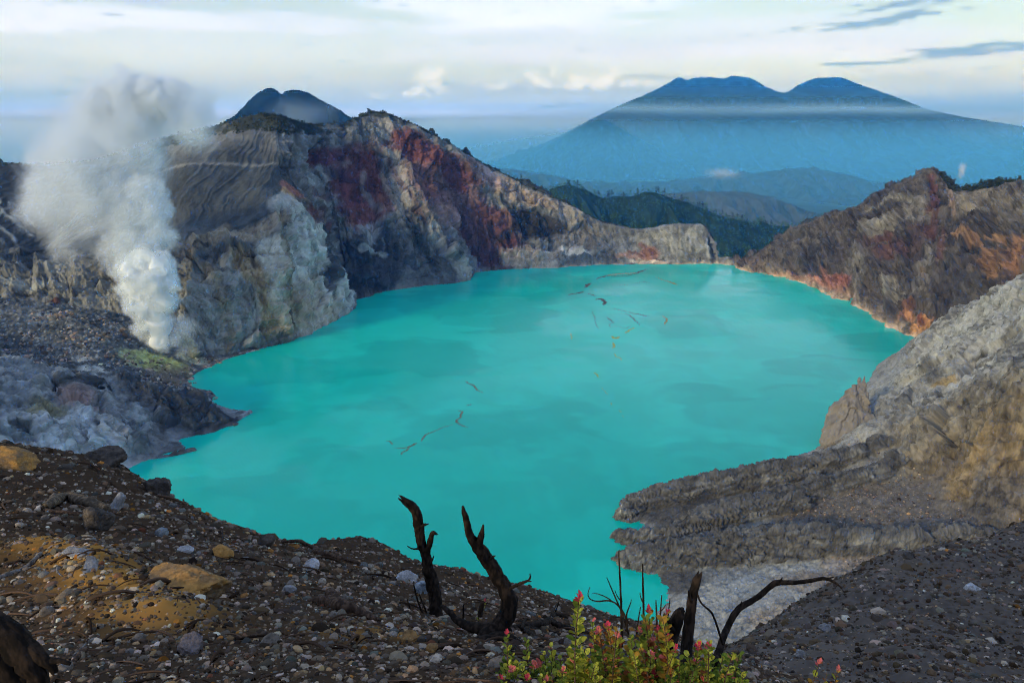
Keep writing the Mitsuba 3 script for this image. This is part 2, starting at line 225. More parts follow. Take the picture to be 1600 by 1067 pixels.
# control points of the terrain, metres (the camera stands at 0, 0, 200; the lake's surface is z = 0)
TAB = {
 'A': [[[-516.3,460.0,36.9],[-516.3,520.0,61.9],[-572.7,584.0,71.1],[-613.0,632.0,85.5],[-665.3,696.0,109.6],[-733.9,776.0,128.3],[-786.6,840.0,151.2],[-803.6,858.2,143.2],[-848.1,905.7,103.2],[-1012.1,1080.9,-38.8]],[[-455.3,480.0,11.8],[-455.3,540.0,36.8],[-509.4,614.8,53.4],[-538.3,659.0,76.6],[-597.5,744.0,105.2],[-645.6,812.0,125.0],[-692.4,880.0,150.3],[-707.9,899.6,142.3],[-748.1,950.7,102.3],[-896.5,1139.3,-39.7]],[[-400.4,501.0,-5.0],[-400.4,561.0,20.0],[-447.7,640.0,41.6],[-475.3,690.0,67.2],[-534.0,790.0,100.7],[-569.1,850.0,121.5],[-616.4,930.0,146.7],[-630.2,950.8,138.7],[-666.1,1005.0,98.7],[-798.7,1205.1,-43.3]],[[-373.2,505.0,-7.3],[-373.2,565.0,17.7],[-414.6,640.0,38.8],[-444.1,692.0,65.6],[-501.4,800.0,92.7],[-536.0,865.0,118.6],[-579.5,945.0,145.1],[-592.5,966.3,137.1],[-626.5,1021.7,97.1],[-752.0,1226.3,-44.9]],[[-344.3,515.0,-13.3],[-344.3,575.0,11.7],[-381.6,645.0,34.6],[-401.2,690.0,66.0],[-433.6,765.0,100.6],[-482.2,860.0,120.5],[-526.9,950.0,147.9],[-539.1,971.9,139.9],[-570.6,1028.7,99.9],[-687.0,1238.6,-42.1]],[[-309.3,530.0,-24.3],[-309.3,590.0,0.7],[-337.2,645.0,28.7],[-350.7,685.0,69.9],[-386.2,760.0,98.1],[-427.3,845.0,125.4],[-472.9,940.0,160.5],[-484.2,962.3,152.5],[-513.4,1020.4,112.5],[-621.2,1234.8,-29.5]],[[-271.3,579.7,-14.0],[-271.3,593.7,0.0],[-295.0,642.7,41.0],[-315.6,685.1,81.8],[-345.8,756.9,111.2],[-379.7,838.4,143.1],[-413.8,920.0,176.7],[-424.0,942.8,168.7],[-450.7,1002.1,128.7],[-549.1,1221.0,-13.3]],[[-259.9,605.7,-14.0],[-259.9,619.7,-0.0],[-269.2,642.9,46.7],[-288.5,689.4,87.0],[-316.7,753.2,117.9],[-341.0,822.9,152.2],[-372.6,910.0,184.2],[-382.0,933.1,176.2],[-406.7,993.3,136.2],[-497.6,1215.4,-5.8]],[[-231.0,635.8,-14.0],[-231.0,649.8,0.0],[-239.1,670.2,46.2],[-257.3,711.0,91.4],[-280.6,767.2,116.4],[-302.1,828.4,151.9],[-317.9,905.0,198.5],[-326.2,928.6,190.5],[-347.7,989.9,150.5],[-427.3,1216.3,8.5]],[[-209.7,662.2,-14.0],[-209.7,676.2,0.0],[-215.0,690.0,53.9],[-230.3,735.0,101.4],[-252.9,785.0,127.5],[-271.5,840.0,151.2],[-290.2,915.0,204.9],[-297.8,938.8,196.9],[-317.5,1000.8,156.9],[-390.0,1229.6,14.9]],[[-193.6,690.8,-14.0],[-193.6,704.8,0.0],[-208.6,745.0,55.3],[-223.7,785.0,107.9],[-246.6,820.0,129.6],[-256.2,850.0,152.7],[-275.5,920.0,203.5],[-282.7,943.9,195.5],[-301.3,1006.2,155.5],[-370.2,1236.1,13.5]],[[-176.4,782.7,-14.0],[-176.4,796.7,0.0],[-192.8,805.0,43.6],[-204.7,820.0,72.6],[-222.4,838.0,112.2],[-251.7,862.0,147.1],[-264.3,940.0,198.4],[-271.1,964.1,190.4],[-288.7,1026.6,150.4],[-353.6,1257.7,8.4]],[[-178.5,824.7,-14.0],[-178.5,838.7,0.0],[-201.2,880.0,36.7],[-215.1,905.0,71.0],[-231.3,920.0,111.2],[-255.2,935.0,151.7],[-256.8,965.0,193.1],[-263.2,989.2,185.1],[-280.0,1052.0,145.1],[-341.7,1283.9,3.1]],[[-165.6,850.7,-14.0],[-165.6,864.7,0.0],[-175.5,887.9,35.3],[-186.9,917.0,69.3],[-202.5,949.0,112.3],[-222.6,980.9,157.2],[-222.6,1010.0,192.8],[-228.0,1034.4,184.8],[-242.0,1097.9,144.8],[-293.7,1332.3,2.8]],[[-151.1,878.1,-14.0],[-151.1,892.1,0.0],[-149.7,921.4,45.0],[-157.5,958.0,87.6],[-165.9,998.2,132.3],[-179.1,1038.4,171.3],[-190.5,1075.0,208.3],[-194.8,1099.6,200.3],[-206.2,1163.6,160.3],[-248.0,1399.9,18.3]],[[-103.8,907.3,-14.0],[-103.8,921.3,0.0],[-120.3,937.6,42.3],[-130.4,967.1,86.5],[-142.3,1006.4,127.6],[-154.8,1045.7,166.9],[-172.1,1085.0,205.0],[-176.0,1109.7,197.0],[-186.2,1173.9,157.0],[-223.8,1410.9,15.0]],[[-56.0,938.3,-14.0],[-56.0,952.3,0.0],[-82.3,963.7,42.0],[-104.4,990.8,83.8],[-119.2,1023.6,126.4],[-126.4,1059.3,162.3],[-138.6,1095.0,191.3],[-141.7,1119.8,183.3],[-149.9,1184.3,143.3],[-180.0,1422.4,1.3]],[[-53.4,984.2,-14.0],[-53.4,998.2,0.0],[-59.8,1028.7,31.4],[-70.6,1044.0,68.8],[-79.9,1061.3,101.9],[-85.1,1079.6,133.8],[-94.9,1100.0,168.7],[-97.0,1124.9,160.7],[-102.6,1189.7,120.7],[-123.2,1428.8,-21.3]],[[0.0,1015.7,-14.0],[0.0,1029.7,0.0],[-4.5,1051.7,23.1],[-13.7,1073.8,51.4],[-23.1,1095.9,76.0],[-28.0,1117.9,101.3],[-32.1,1140.0,130.1],[-32.9,1165.0,122.1],[-34.7,1230.0,82.1],[-41.5,1469.9,-59.9]],[[52.8,1025.0,-14.0],[52.8,1039.0,0.0],[50.0,1061.2,16.9],[41.5,1083.4,36.3],[35.5,1105.6,56.4],[30.3,1127.8,77.1],[28.8,1150.0,101.3],[29.4,1175.0,93.3],[31.1,1240.0,53.3],[37.1,1479.9,-88.7]],[[97.9,1039.3,-14.0],[97.9,1053.3,0.0],[96.6,1072.7,10.3],[93.2,1092.0,25.7],[91.6,1111.3,39.7],[87.9,1130.7,56.0],[84.1,1150.0,75.6],[85.9,1174.9,67.6],[90.7,1239.8,27.6],[108.2,1479.1,-114.4]],[[146.3,1049.1,-14.0],[146.3,1063.1,0.0],[146.2,1078.5,7.4],[144.9,1093.9,17.9],[144.7,1109.2,26.7],[141.4,1124.6,36.8],[138.0,1140.0,50.0],[141.0,1164.8,42.0],[148.8,1229.3,2.0],[177.6,1467.6,-140.0]],[[193.8,1049.1,-14.0],[193.8,1063.1,0.0],[193.9,1076.5,6.8],[194.0,1089.9,14.8],[193.9,1103.2,22.9],[193.9,1116.6,31.3],[191.8,1130.0,40.8],[196.0,1154.6,32.8],[206.8,1218.7,-7.2],[247.0,1455.3,-149.2]],[[237.7,1049.1,-14.0],[237.7,1063.1,0.0],[239.1,1072.5,9.4],[239.6,1081.9,18.0],[240.1,1091.2,27.7],[241.4,1100.6,38.4],[241.6,1110.0,51.1],[246.9,1134.4,43.1],[260.8,1197.9,3.1],[311.8,1432.4,-138.9]],[[275.5,1054.0,-14.0],[275.5,1068.0,0.0],[276.7,1075.4,8.9],[276.0,1082.8,17.8],[275.2,1090.2,27.8],[275.2,1097.6,38.8],[273.3,1105.0,51.8],[279.3,1129.3,43.8],[294.9,1192.4,3.8],[352.5,1425.3,-138.2]],[[292.0,1054.0,-14.0],[292.0,1068.0,0.0],[291.8,1075.4,4.2],[291.5,1082.8,8.5],[290.9,1090.2,16.6],[291.2,1097.6,24.8],[289.2,1105.0,38.7],[295.6,1129.2,30.7],[312.0,1192.1,-9.3],[372.8,1424.2,-151.3]],[[299.9,1049.1,-14.0],[299.9,1063.1,0.0],[300.1,1067.5,1.0],[300.2,1071.9,2.1],[300.4,1076.2,3.1],[300.5,1080.6,5.2],[299.6,1085.0,7.2],[306.2,1109.1,-0.8],[323.5,1171.8,-40.8],[387.4,1403.1,-182.8]],[[329.4,1034.5,-14.0],[329.4,1048.5,0.0],[330.3,1054.8,0.6],[332.1,1061.1,1.3],[333.0,1067.4,2.0],[334.8,1073.7,2.7],[335.7,1080.0,3.4],[343.1,1103.9,-4.6],[362.4,1165.9,-44.6],[433.6,1395.1,-186.6]],[[353.1,971.3,-14.0],[353.1,985.3,0.0],[358.8,1004.2,-1.2],[364.4,1023.2,-2.3],[370.0,1042.1,-3.3],[375.4,1061.1,-3.3],[380.8,1080.0,-3.2],[389.1,1103.6,-11.2],[410.7,1164.9,-51.2],[490.6,1391.2,-193.2]]],
 'B': [[[301.1,1027.0,-14.0],[313.1,1039.0,0.0],[313.5,1043.7,0.9],[314.3,1049.9,1.6],[315.2,1056.4,2.2],[317.1,1063.2,2.8],[318.0,1070.0,3.4],[326.2,1088.3,-2.6],[350.6,1143.1,-36.6],[440.2,1344.0,-166.6]],[[309.0,999.5,-14.0],[321.0,1011.5,0.0],[323.0,1018.8,2.1],[325.7,1028.5,3.8],[327.7,1038.6,5.5],[330.8,1049.3,7.2],[333.8,1060.0,8.9],[342.4,1078.1,2.9],[368.0,1132.3,-31.1],[462.0,1331.3,-161.1]],[[327.0,969.0,-14.0],[339.0,981.0,0.0],[344.0,992.9,5.4],[350.4,1008.7,11.1],[356.9,1025.3,17.8],[362.9,1042.6,24.6],[368.7,1060.0,33.5],[378.0,1077.7,27.5],[405.7,1130.9,-6.5],[507.5,1326.0,-136.5]],[[346.4,940.3,-14.0],[358.4,952.3,0.0],[365.0,966.9,10.5],[373.5,986.5,20.4],[382.3,1007.0,31.5],[390.5,1028.5,43.7],[398.8,1050.0,55.6],[408.7,1067.4,49.6],[438.4,1119.5,15.6],[547.3,1310.7,-114.4]],[[359.9,898.1,-14.0],[371.9,910.1,0.0],[383.6,929.6,12.9],[397.9,955.6,26.0],[411.1,982.9,41.4],[421.5,1011.4,56.6],[430.2,1040.0,72.8],[440.7,1057.0,66.8],[472.4,1108.0,32.8],[588.3,1294.9,-97.2]],[[359.1,852.7,-14.0],[371.1,864.7,0.0],[389.4,888.0,15.1],[409.9,919.0,29.5],[428.9,951.7,46.5],[445.4,985.8,65.3],[458.7,1020.0,83.8],[469.9,1036.6,77.8],[503.4,1086.3,43.8],[626.5,1268.7,-86.2]],[[366.7,814.3,-14.0],[378.7,826.3,0.0],[399.1,852.4,15.0],[420.7,887.1,30.8],[440.9,923.6,49.4],[457.3,961.8,75.1],[470.9,1000.0,103.5],[482.5,1016.3,97.5],[517.1,1065.3,63.5],[644.0,1245.0,-66.5]],[[371.6,781.9,-14.0],[383.6,793.9,0.0],[408.1,822.5,20.0],[433.3,860.8,36.6],[457.1,900.9,57.7],[474.2,943.0,86.2],[488.6,985.0,116.3],[500.6,1001.0,110.3],[536.4,1049.2,76.3],[667.7,1225.7,-53.7]],[[365.2,728.6,-14.0],[377.2,740.6,0.0],[406.4,775.0,23.5],[438.2,820.9,42.0],[465.1,869.1,65.0],[485.4,919.5,96.0],[504.7,970.0,127.9],[517.1,985.8,121.9],[554.0,1033.1,87.9],[689.3,1206.5,-42.1]],[[365.8,704.3,-14.0],[377.8,716.3,0.0],[411.2,752.9,23.8],[446.1,801.6,44.3],[476.7,852.8,67.5],[501.5,906.4,101.2],[522.6,960.0,139.5],[535.2,975.5,133.5],[573.2,1022.0,99.5],[712.3,1192.4,-30.5]],[[367.4,686.0,-14.0],[379.4,698.0,0.0],[417.3,735.8,23.2],[454.4,786.2,43.9],[486.6,839.1,67.5],[512.8,894.6,95.1],[533.2,950.0,128.6],[546.1,965.3,122.6],[584.7,1011.2,88.6],[726.4,1179.5,-41.4]],[[373.0,670.6,-14.0],[385.0,682.6,0.0],[424.6,719.7,23.2],[461.5,769.2,45.2],[491.8,821.2,68.9],[517.9,875.6,89.9],[538.2,930.0,116.4],[551.3,945.1,110.4],[590.7,990.4,76.4],[734.9,1156.5,-53.6]],[[374.6,645.7,-14.0],[386.6,657.7,0.0],[428.5,695.6,29.2],[468.5,746.0,51.8],[501.8,799.0,75.9],[531.1,854.5,98.3],[559.0,910.0,120.4],[572.5,924.7,114.4],[613.2,968.8,80.4],[762.3,1130.6,-49.6]],[[357.3,588.0,-6.5],[369.3,600.0,7.5],[412.6,642.0,41.2],[457.6,698.0,61.4],[496.6,756.8,82.4],[533.0,818.4,105.4],[568.9,880.0,128.8],[582.8,894.4,122.8],[624.6,937.4,88.8],[777.7,1095.4,-41.2]],[[354.5,548.0,-4.2],[366.5,560.0,9.8],[406.3,603.5,50.7],[453.6,661.5,68.6],[494.9,722.4,90.9],[536.2,786.2,111.1],[574.9,850.0,135.4],[589.2,864.0,129.4],[631.9,906.2,95.4],[788.6,1060.6,-34.6]],[[362.9,508.0,-0.5],[374.9,520.0,13.5],[412.8,562.0,60.9],[461.1,618.0,77.3],[506.3,676.8,100.6],[552.0,738.4,122.6],[597.2,800.0,150.9],[612.1,813.3,144.9],[656.9,853.3,110.9],[821.0,999.8,-19.1]],[[379.3,468.0,4.6],[391.3,480.0,18.6],[438.1,522.0,70.8],[493.6,578.0,85.2],[545.4,636.8,111.9],[596.2,698.4,135.5],[647.5,760.0,160.7],[663.2,772.3,154.7],[710.5,809.3,120.7],[883.7,944.9,-9.3]],[[408.7,428.0,11.2],[420.7,440.0,25.2],[463.6,482.0,80.7],[524.4,538.0,93.1],[581.3,596.8,120.0],[637.7,658.4,144.6],[701.1,720.0,168.6],[717.6,731.3,162.6],[767.1,765.2,128.6],[948.6,889.5,-1.4]]],
 'C': [[386.2,682.6,0.0],[346.4,640.1,-0.0],[322.1,617.9,0.0],[296.5,583.9,0.0],[266.1,540.2,0.0],[234.8,497.2,0.0],[216.7,470.7,0.0],[203.2,447.7,0.0],[194.1,432.1,0.0],[154.2,413.9,0.0],[124.9,405.3,0.0],[95.5,388.3,0.0],[79.0,381.4,0.0],[65.9,371.0,0.0],[60.4,353.0,0.0],[70.8,347.1,0.0],[68.5,337.7,0.0],[54.9,332.8,0.0],[55.3,324.6,0.0],[65.9,318.9,0.0],[53.4,313.4,0.0],[53.7,307.0,0.0],[64.3,304.4,0.0],[70.6,297.3,0.0],[70.1,290.5,0.0],[71.6,285.3,0.0],[67.5,277.6,0.0],[53.8,271.1,0.0],[422.9,753.3,-9.0],[352.4,661.7,-9.0],[311.4,623.3,-9.0],[267.7,572.8,-9.0],[224.9,516.0,-9.0],[191.7,457.9,-9.0],[157.9,437.8,-9.0],[116.9,419.2,-9.0],[74.5,397.9,-9.0],[47.5,357.0,-9.0],[43.3,320.0,-9.0],[45.4,289.1,-9.0],[26.9,271.1,-9.0],[283.4,597.1,-9.0],[404.4,716.3,-9.0],[371.5,640.0,27.7],[364.8,600.0,50.5],[357.2,560.0,71.0],[358.2,540.0,79.9],[359.9,520.0,91.2],[389.0,480.0,123.4],[417.3,450.0,147.2],[301.5,520.0,33.1],[340.0,550.0,43.9],[340.6,510.0,64.6],[328.8,470.0,83.7],[343.7,440.0,102.9],[361.8,400.0,122.3],[301.3,560.0,9.8],[259.1,440.0,33.7],[260.9,480.0,18.6],[230.6,420.0,24.9],[258.6,410.0,52.9],[286.2,420.0,57.3],[274.8,385.0,76.5],[241.0,395.0,43.0],[253.1,388.0,53.4],[261.0,362.0,70.1],[254.9,350.0,60.9],[229.3,370.0,31.0],[236.1,345.0,42.4],[245.9,365.0,55.0],[212.5,430.0,20.7],[200.2,402.0,20.4],[192.9,410.0,16.8],[283.9,350.0,74.4],[342.3,410.0,91.1],[286.2,330.0,65.6],[323.0,330.0,97.2],[311.3,310.0,73.8],[238.4,470.0,22.4],[268.9,510.0,17.1],[228.2,391.0,19.0],[223.6,362.3,19.0],[219.3,336.3,18.0],[224.7,319.5,20.0],[240.7,317.2,24.0],[257.5,302.0,34.0],[271.4,272.9,50.0],[190.2,333.8,13.0],[160.6,338.3,10.5],[219.8,348.7,17.5],[191.9,313.2,14.5],[187.1,362.6,14.0],[181.8,350.3,13.0],[140.1,334.2,8.5],[203.9,303.4,17.0],[225.8,293.1,20.0],[209.3,373.7,16.0],[119.1,307.1,3.0],[85.9,271.3,3.0],[100.6,294.3,3.0],[132.0,302.2,4.5],[144.8,298.3,7.0],[159.1,298.8,10.0],[122.8,277.3,5.0],[100.2,265.7,4.0],[76.8,266.3,2.0],[81.4,286.3,3.5],[143.6,276.1,9.0],[181.4,287.5,14.0],[177.5,256.1,14.0],[111.7,247.2,6.0],[223.1,254.0,30.0],[85.7,242.4,4.0],[141.9,377.8,5.0],[111.4,369.3,4.0],[88.3,358.4,3.0],[94.6,328.7,3.5],[118.8,336.7,6.0],[75.3,326.6,3.0],[83.6,336.6,3.5],[399.1,740.5,-11.8],[421.1,838.1,-24.8],[379.0,658.3,20.5],[402.6,755.5,-19.5],[373.6,598.0,49.9],[399.3,694.6,9.9],[375.9,577.8,61.2],[402.6,674.2,21.2],[407.5,537.1,93.4],[438.4,632.2,53.4]],
 'CR': [[[233.2,401.1,20.0],[213.5,398.2,18.5],[187.6,388.6,17.0],[169.3,384.5,15.0],[141.3,378.2,13.0],[116.1,376.0,11.0],[101.1,371.3,9.5],[90.4,366.8,8.0],[77.7,364.8,6.0],[67.3,361.2,3.0],[61.8,351.2,1.0]],[[210.8,377.2,17.0],[197.4,369.1,16.0],[169.2,360.4,14.0],[146.3,352.6,12.5],[139.4,355.7,9.0]],[[148.0,348.1,12.0],[133.6,347.4,12.0],[114.6,343.5,10.5],[101.3,339.3,8.5],[90.2,332.7,6.5],[77.0,327.7,4.5],[66.0,327.4,2.5],[55.8,329.9,1.0]],[[198.7,304.5,17.0],[174.2,303.4,15.0],[146.4,311.7,14.0],[118.7,314.3,12.5],[97.3,311.4,10.5],[80.6,309.4,8.0],[64.4,309.6,4.5],[54.2,310.8,1.0]],[[228.7,297.8,21.0],[214.9,302.8,19.0],[198.7,304.5,17.0]]],
 'L': [[-221.3,655.7,0.0],[-247.3,621.5,0.0],[-258.4,579.1,0.0],[-251.2,557.5,0.0],[-228.1,540.2,0.0],[-219.3,516.0,-0.0],[-198.2,491.2,0.0],[-187.9,502.1,0.0],[-191.9,478.5,0.0],[-209.8,455.8,0.0],[-217.3,452.7,0.0],[-210.9,434.0,0.0],[-203.7,436.8,0.0],[-225.3,419.2,0.0],[-230.9,397.9,0.0],[-189.0,623.3,-8.0],[-221.7,588.8,-8.0],[-239.0,565.1,-8.0],[-206.1,529.2,-8.0],[-174.2,503.3,-8.0],[-181.1,457.9,-8.0],[-198.4,437.8,-8.0],[-188.9,423.7,-8.0],[-208.5,397.9,-8.0],[-210.3,371.0,-8.0],[-230.6,357.0,-8.0],[-342.2,477.7,40.0],[-303.0,454.4,37.0],[-291.6,461.3,31.0],[-276.0,471.1,31.0],[-259.3,480.1,36.0],[-251.5,478.3,33.0],[-240.5,475.9,27.0],[-219.9,475.5,18.0],[-204.8,478.3,9.0],[-193.6,478.1,3.0],[-187.8,497.9,1.2],[-265.3,490.6,24.0],[-245.0,478.1,17.0],[-227.0,469.9,11.0],[-209.8,469.1,9.0],[-286.0,430.4,29.0],[-268.1,416.8,20.0],[-275.6,398.4,22.0],[-282.4,382.7,29.0],[-264.8,433.3,27.0],[-255.2,429.6,23.0],[-247.5,453.0,20.0],[-241.9,423.0,11.0],[-230.5,439.6,8.0],[-219.9,439.8,3.5],[-226.4,424.4,1.0],[-292.4,400.4,37.0],[-252.7,420.3,8.0],[-276.1,445.3,33.0],[-294.8,454.6,26.0],[-272.3,472.9,19.0],[-251.1,446.1,14.0],[-258.8,411.5,12.0],[-271.1,394.1,12.0],[-280.5,385.8,12.0],[-274.7,555.6,6.0],[-270.0,581.8,4.0],[-231.8,532.1,3.0],[-283.8,550.5,13.0],[-263.3,549.2,3.0],[-304.8,540.3,19.0],[-319.3,532.9,24.0],[-348.3,542.3,26.0],[-381.0,548.9,29.0],[-324.5,562.5,30.0],[-375.3,564.5,32.0],[-361.4,587.5,44.0],[-404.4,573.1,40.0],[-324.1,592.0,32.0],[-309.3,580.0,22.0],[-373.0,486.2,44.0],[-358.0,418.2,50.0],[-300.0,341.5,44.0],[-419.8,500.4,58.0],[-367.0,374.0,80.0],[-289.5,284.6,70.0],[-259.4,303.5,30.0],[-269.2,356.2,8.0],[-233.3,239.0,40.0],[-254.1,374.6,2.0]],
 'LR': [[[-263.8,482.5,37.0],[-251.5,478.3,33.0],[-238.3,475.9,27.0],[-219.4,474.3,18.0],[-203.5,474.8,9.0],[-192.8,477.0,3.0]],[[-186.5,498.3,1.5],[-190.0,489.9,1.5],[-193.7,481.7,2.0]],[[-202.7,434.7,1.0],[-209.0,429.8,1.5],[-220.1,423.4,1.0]],[[-264.8,433.3,27.0],[-249.9,427.1,24.0],[-240.1,428.4,15.0],[-230.7,427.5,9.0]],[[-266.1,413.6,21.0],[-257.3,416.3,14.0]],[[-297.0,407.7,38.0],[-283.2,407.7,32.0],[-273.4,414.9,27.0]]],
 'CONE': [[-1962.0,4300.0,-64.0],[-1769.0,4300.0,54.0],[-1620.0,4300.0,156.0],[-1507.0,4300.0,223.0],[-1408.0,4300.0,310.0],[-1352.0,4300.0,346.0],[-1317.0,4300.0,356.0],[-1276.0,4300.0,346.0],[-1250.0,4300.0,326.0],[-1228.0,4300.0,339.0],[-1179.0,4300.0,349.0],[-1128.0,4300.0,339.0],[-1044.0,4300.0,296.0],[-943.0,4300.0,243.0],[-842.0,4300.0,176.0],[-672.0,4300.0,64.0],[-428.0,4300.0,-64.0]],
 'RAUNG': [[-4983.0,15500.0,-1813.0],[-1293.0,15500.0,-1041.0],[0.0,16000.0,-524.0],[678.0,16500.0,-309.0],[1389.0,17000.0,12.0],[1923.0,17500.0,253.0],[2481.0,18000.0,492.0],[3124.0,18000.0,755.0],[3547.0,18000.0,962.0],[3786.0,18000.0,1085.0],[3934.0,18000.0,1030.0],[4119.0,18000.0,1071.0],[4479.0,18000.0,1085.0],[4742.0,18000.0,1057.0],[4983.0,18000.0,1112.0],[5348.0,18000.0,1071.0],[5801.0,18000.0,865.0],[6175.0,18000.0,755.0],[6519.0,18000.0,934.0],[6938.0,18000.0,1071.0],[7369.0,18000.0,1085.0],[7821.0,18000.0,948.0],[8655.0,18000.0,686.0],[9576.0,18000.0,380.0],[11766.0,18000.0,15.0],[16338.0,18000.0,-585.0],[19491.0,18000.0,-1168.0]],
 'SIDE': [[-1214.0,14500.0,-1140.0],[-241.0,14500.0,-760.0],[478.0,14500.0,-375.0],[1069.0,14500.0,-64.0],[1479.0,14500.0,130.0],[1655.0,14500.0,176.0],[1894.0,14500.0,85.0],[2258.0,14500.0,-109.0],[2747.0,14500.0,-340.0],[3368.0,14500.0,-690.0],[3874.0,14500.0,-1021.0]],
 'LEFTFAR': [[-4593.0,23000.0,-1454.0],[-3049.0,23000.0,-1137.0],[-1899.0,23000.0,-859.0],[-567.0,23000.0,-546.0],[943.0,23000.0,-291.0],[2444.0,23000.0,-73.0]],
 'FHILL': [[-84.0,2500.0,-68.0],[42.0,2500.0,-35.0],[102.0,2500.0,-27.0],[182.0,2500.0,-10.0],[240.0,2500.0,-25.0],[300.0,2500.0,-50.0],[335.0,2500.0,-45.0],[394.0,2500.0,-45.0],[437.0,2500.0,-31.0],[488.0,2500.0,-39.0],[518.0,2500.0,-50.0],[569.0,2500.0,-64.0],[629.0,2500.0,-85.0],[688.0,2500.0,-108.0],[763.0,2500.0,-125.0],[847.0,2500.0,-140.0],[950.0,2500.0,-146.0],[1063.0,2500.0,-167.0],[1239.0,2500.0,-210.0]],
 'G1': [[-1004.0,7500.0,-493.0],[-625.0,7500.0,-370.0],[-124.0,7500.0,-272.0],[312.0,7500.0,-321.0],[625.0,7500.0,-388.0],[1002.0,7500.0,-437.0],[1563.0,7500.0,-394.0],[1872.0,7500.0,-345.0],[2369.0,7500.0,-315.0],[2800.0,7500.0,-266.0],[3179.0,7500.0,-309.0],[3566.0,7500.0,-407.0],[4080.0,7500.0,-493.0],[5034.0,7500.0,-555.0]],
 'G2': [[243.0,4800.0,-363.0],[605.0,4800.0,-315.0],[885.0,4800.0,-267.0],[1125.0,4800.0,-244.0],[1406.0,4800.0,-240.0],[1610.0,4800.0,-271.0],[1860.0,4800.0,-355.0],[2153.0,4800.0,-432.0],[2530.0,4800.0,-505.0]],
 'E': [[-2.895,2.3,197.768],[-2.139,2.2,198.095],[-1.801,2.2,198.095],[-1.382,2.25,198.052],[-0.942,2.3,198.009],[-0.461,2.25,198.052],[0.0,2.25,198.052],[0.353,2.3,198.009],[0.662,2.3,197.972],[0.799,2.2,197.963],[0.882,2.2,197.807],[1.064,2.2,197.631],[1.496,2.2,197.095],[-1.297,1.5,198.344],[-0.67,1.55,198.289],[0.0,1.5,198.344],[0.494,1.5,198.239],[-1.976,1.5,198.239],[-0.843,0.9,198.671],[0.0,0.9,198.671],[0.436,0.9,198.521],[-3.276,3.3,197.565],[-2.66,3.35,197.528],[-2.055,3.45,197.455],[-1.429,3.6,197.344],[-0.735,3.7,197.27],[-0.37,3.7,197.149],[0.0,3.75,197.004],[0.383,3.8,196.964],[0.727,3.6,197.089],[0.91,3.2,197.335],[-4.563,4.7,196.959],[-3.655,4.7,196.933],[-3.176,4.9,196.895],[-2.475,5.1,196.7],[-1.905,5.6,196.346],[-1.472,6.3,195.854],[-0.913,6.2,195.71],[-0.261,6.6,195.283],[0.318,6.4,195.241],[0.901,6.0,195.363],[1.257,5.2,195.858],[-6.269,6.6,196.303],[-5.091,6.7,196.247],[-4.383,7.1,196.023],[-3.909,7.6,195.661],[-3.073,7.6,195.333],[-2.478,8.0,194.912],[-10.654,10.5,195.309],[-9.639,11.0,195.085],[-8.404,11.4,194.952],[-7.285,10.6,194.986],[-7.024,11.3,194.701],[-6.775,11.8,194.55],[-5.7,10.6,194.705],[-5.072,10.0,194.693],[-4.158,9.3,194.731],[-3.496,8.9,194.709],[-3.417,9.6,194.137],[-3.499,11.0,193.198],[-3.571,12.8,192.182],[-3.22,14.0,191.662],[-2.654,13.8,191.602],[-2.02,13.0,191.574],[-1.267,13.0,191.4],[-0.508,13.0,191.211],[0.369,12.5,191.266],[1.187,12.0,191.341],[1.715,11.5,191.436],[2.195,11.0,191.654],[2.603,10.0,192.271],[2.809,9.0,192.831],[2.662,7.5,193.8],[-2.665,11.5,192.813],[-2.975,11.0,193.101],[-1.757,10.0,193.307],[-0.931,9.5,193.481],[0.0,9.5,193.21],[0.944,9.5,192.936],[-11.408,12.567,192.709],[-13.051,17.077,186.309],[-10.275,13.106,192.485],[-11.662,17.701,186.085],[-8.911,13.541,192.352],[-10.018,18.211,185.952],[-7.8,13.359,192.148],[-8.72,18.07,185.748],[-7.123,13.972,191.95],[-7.881,18.712,185.55],[-5.298,12.188,192.093],[-5.793,16.963,185.693],[-3.557,11.099,192.109],[-3.691,15.897,185.709],[-4.158,14.998,189.54],[-4.358,19.794,183.14],[-3.237,16.2,189.062],[-3.275,21.0,182.662],[-1.937,15.198,188.974],[-1.756,19.995,182.574],[-0.299,15.19,188.611],[0.159,19.968,182.211],[1.565,14.167,188.741],[2.389,18.896,182.341],[2.701,13.141,189.054],[3.804,17.813,182.654],[3.485,11.094,190.231],[4.959,15.662,183.831]],
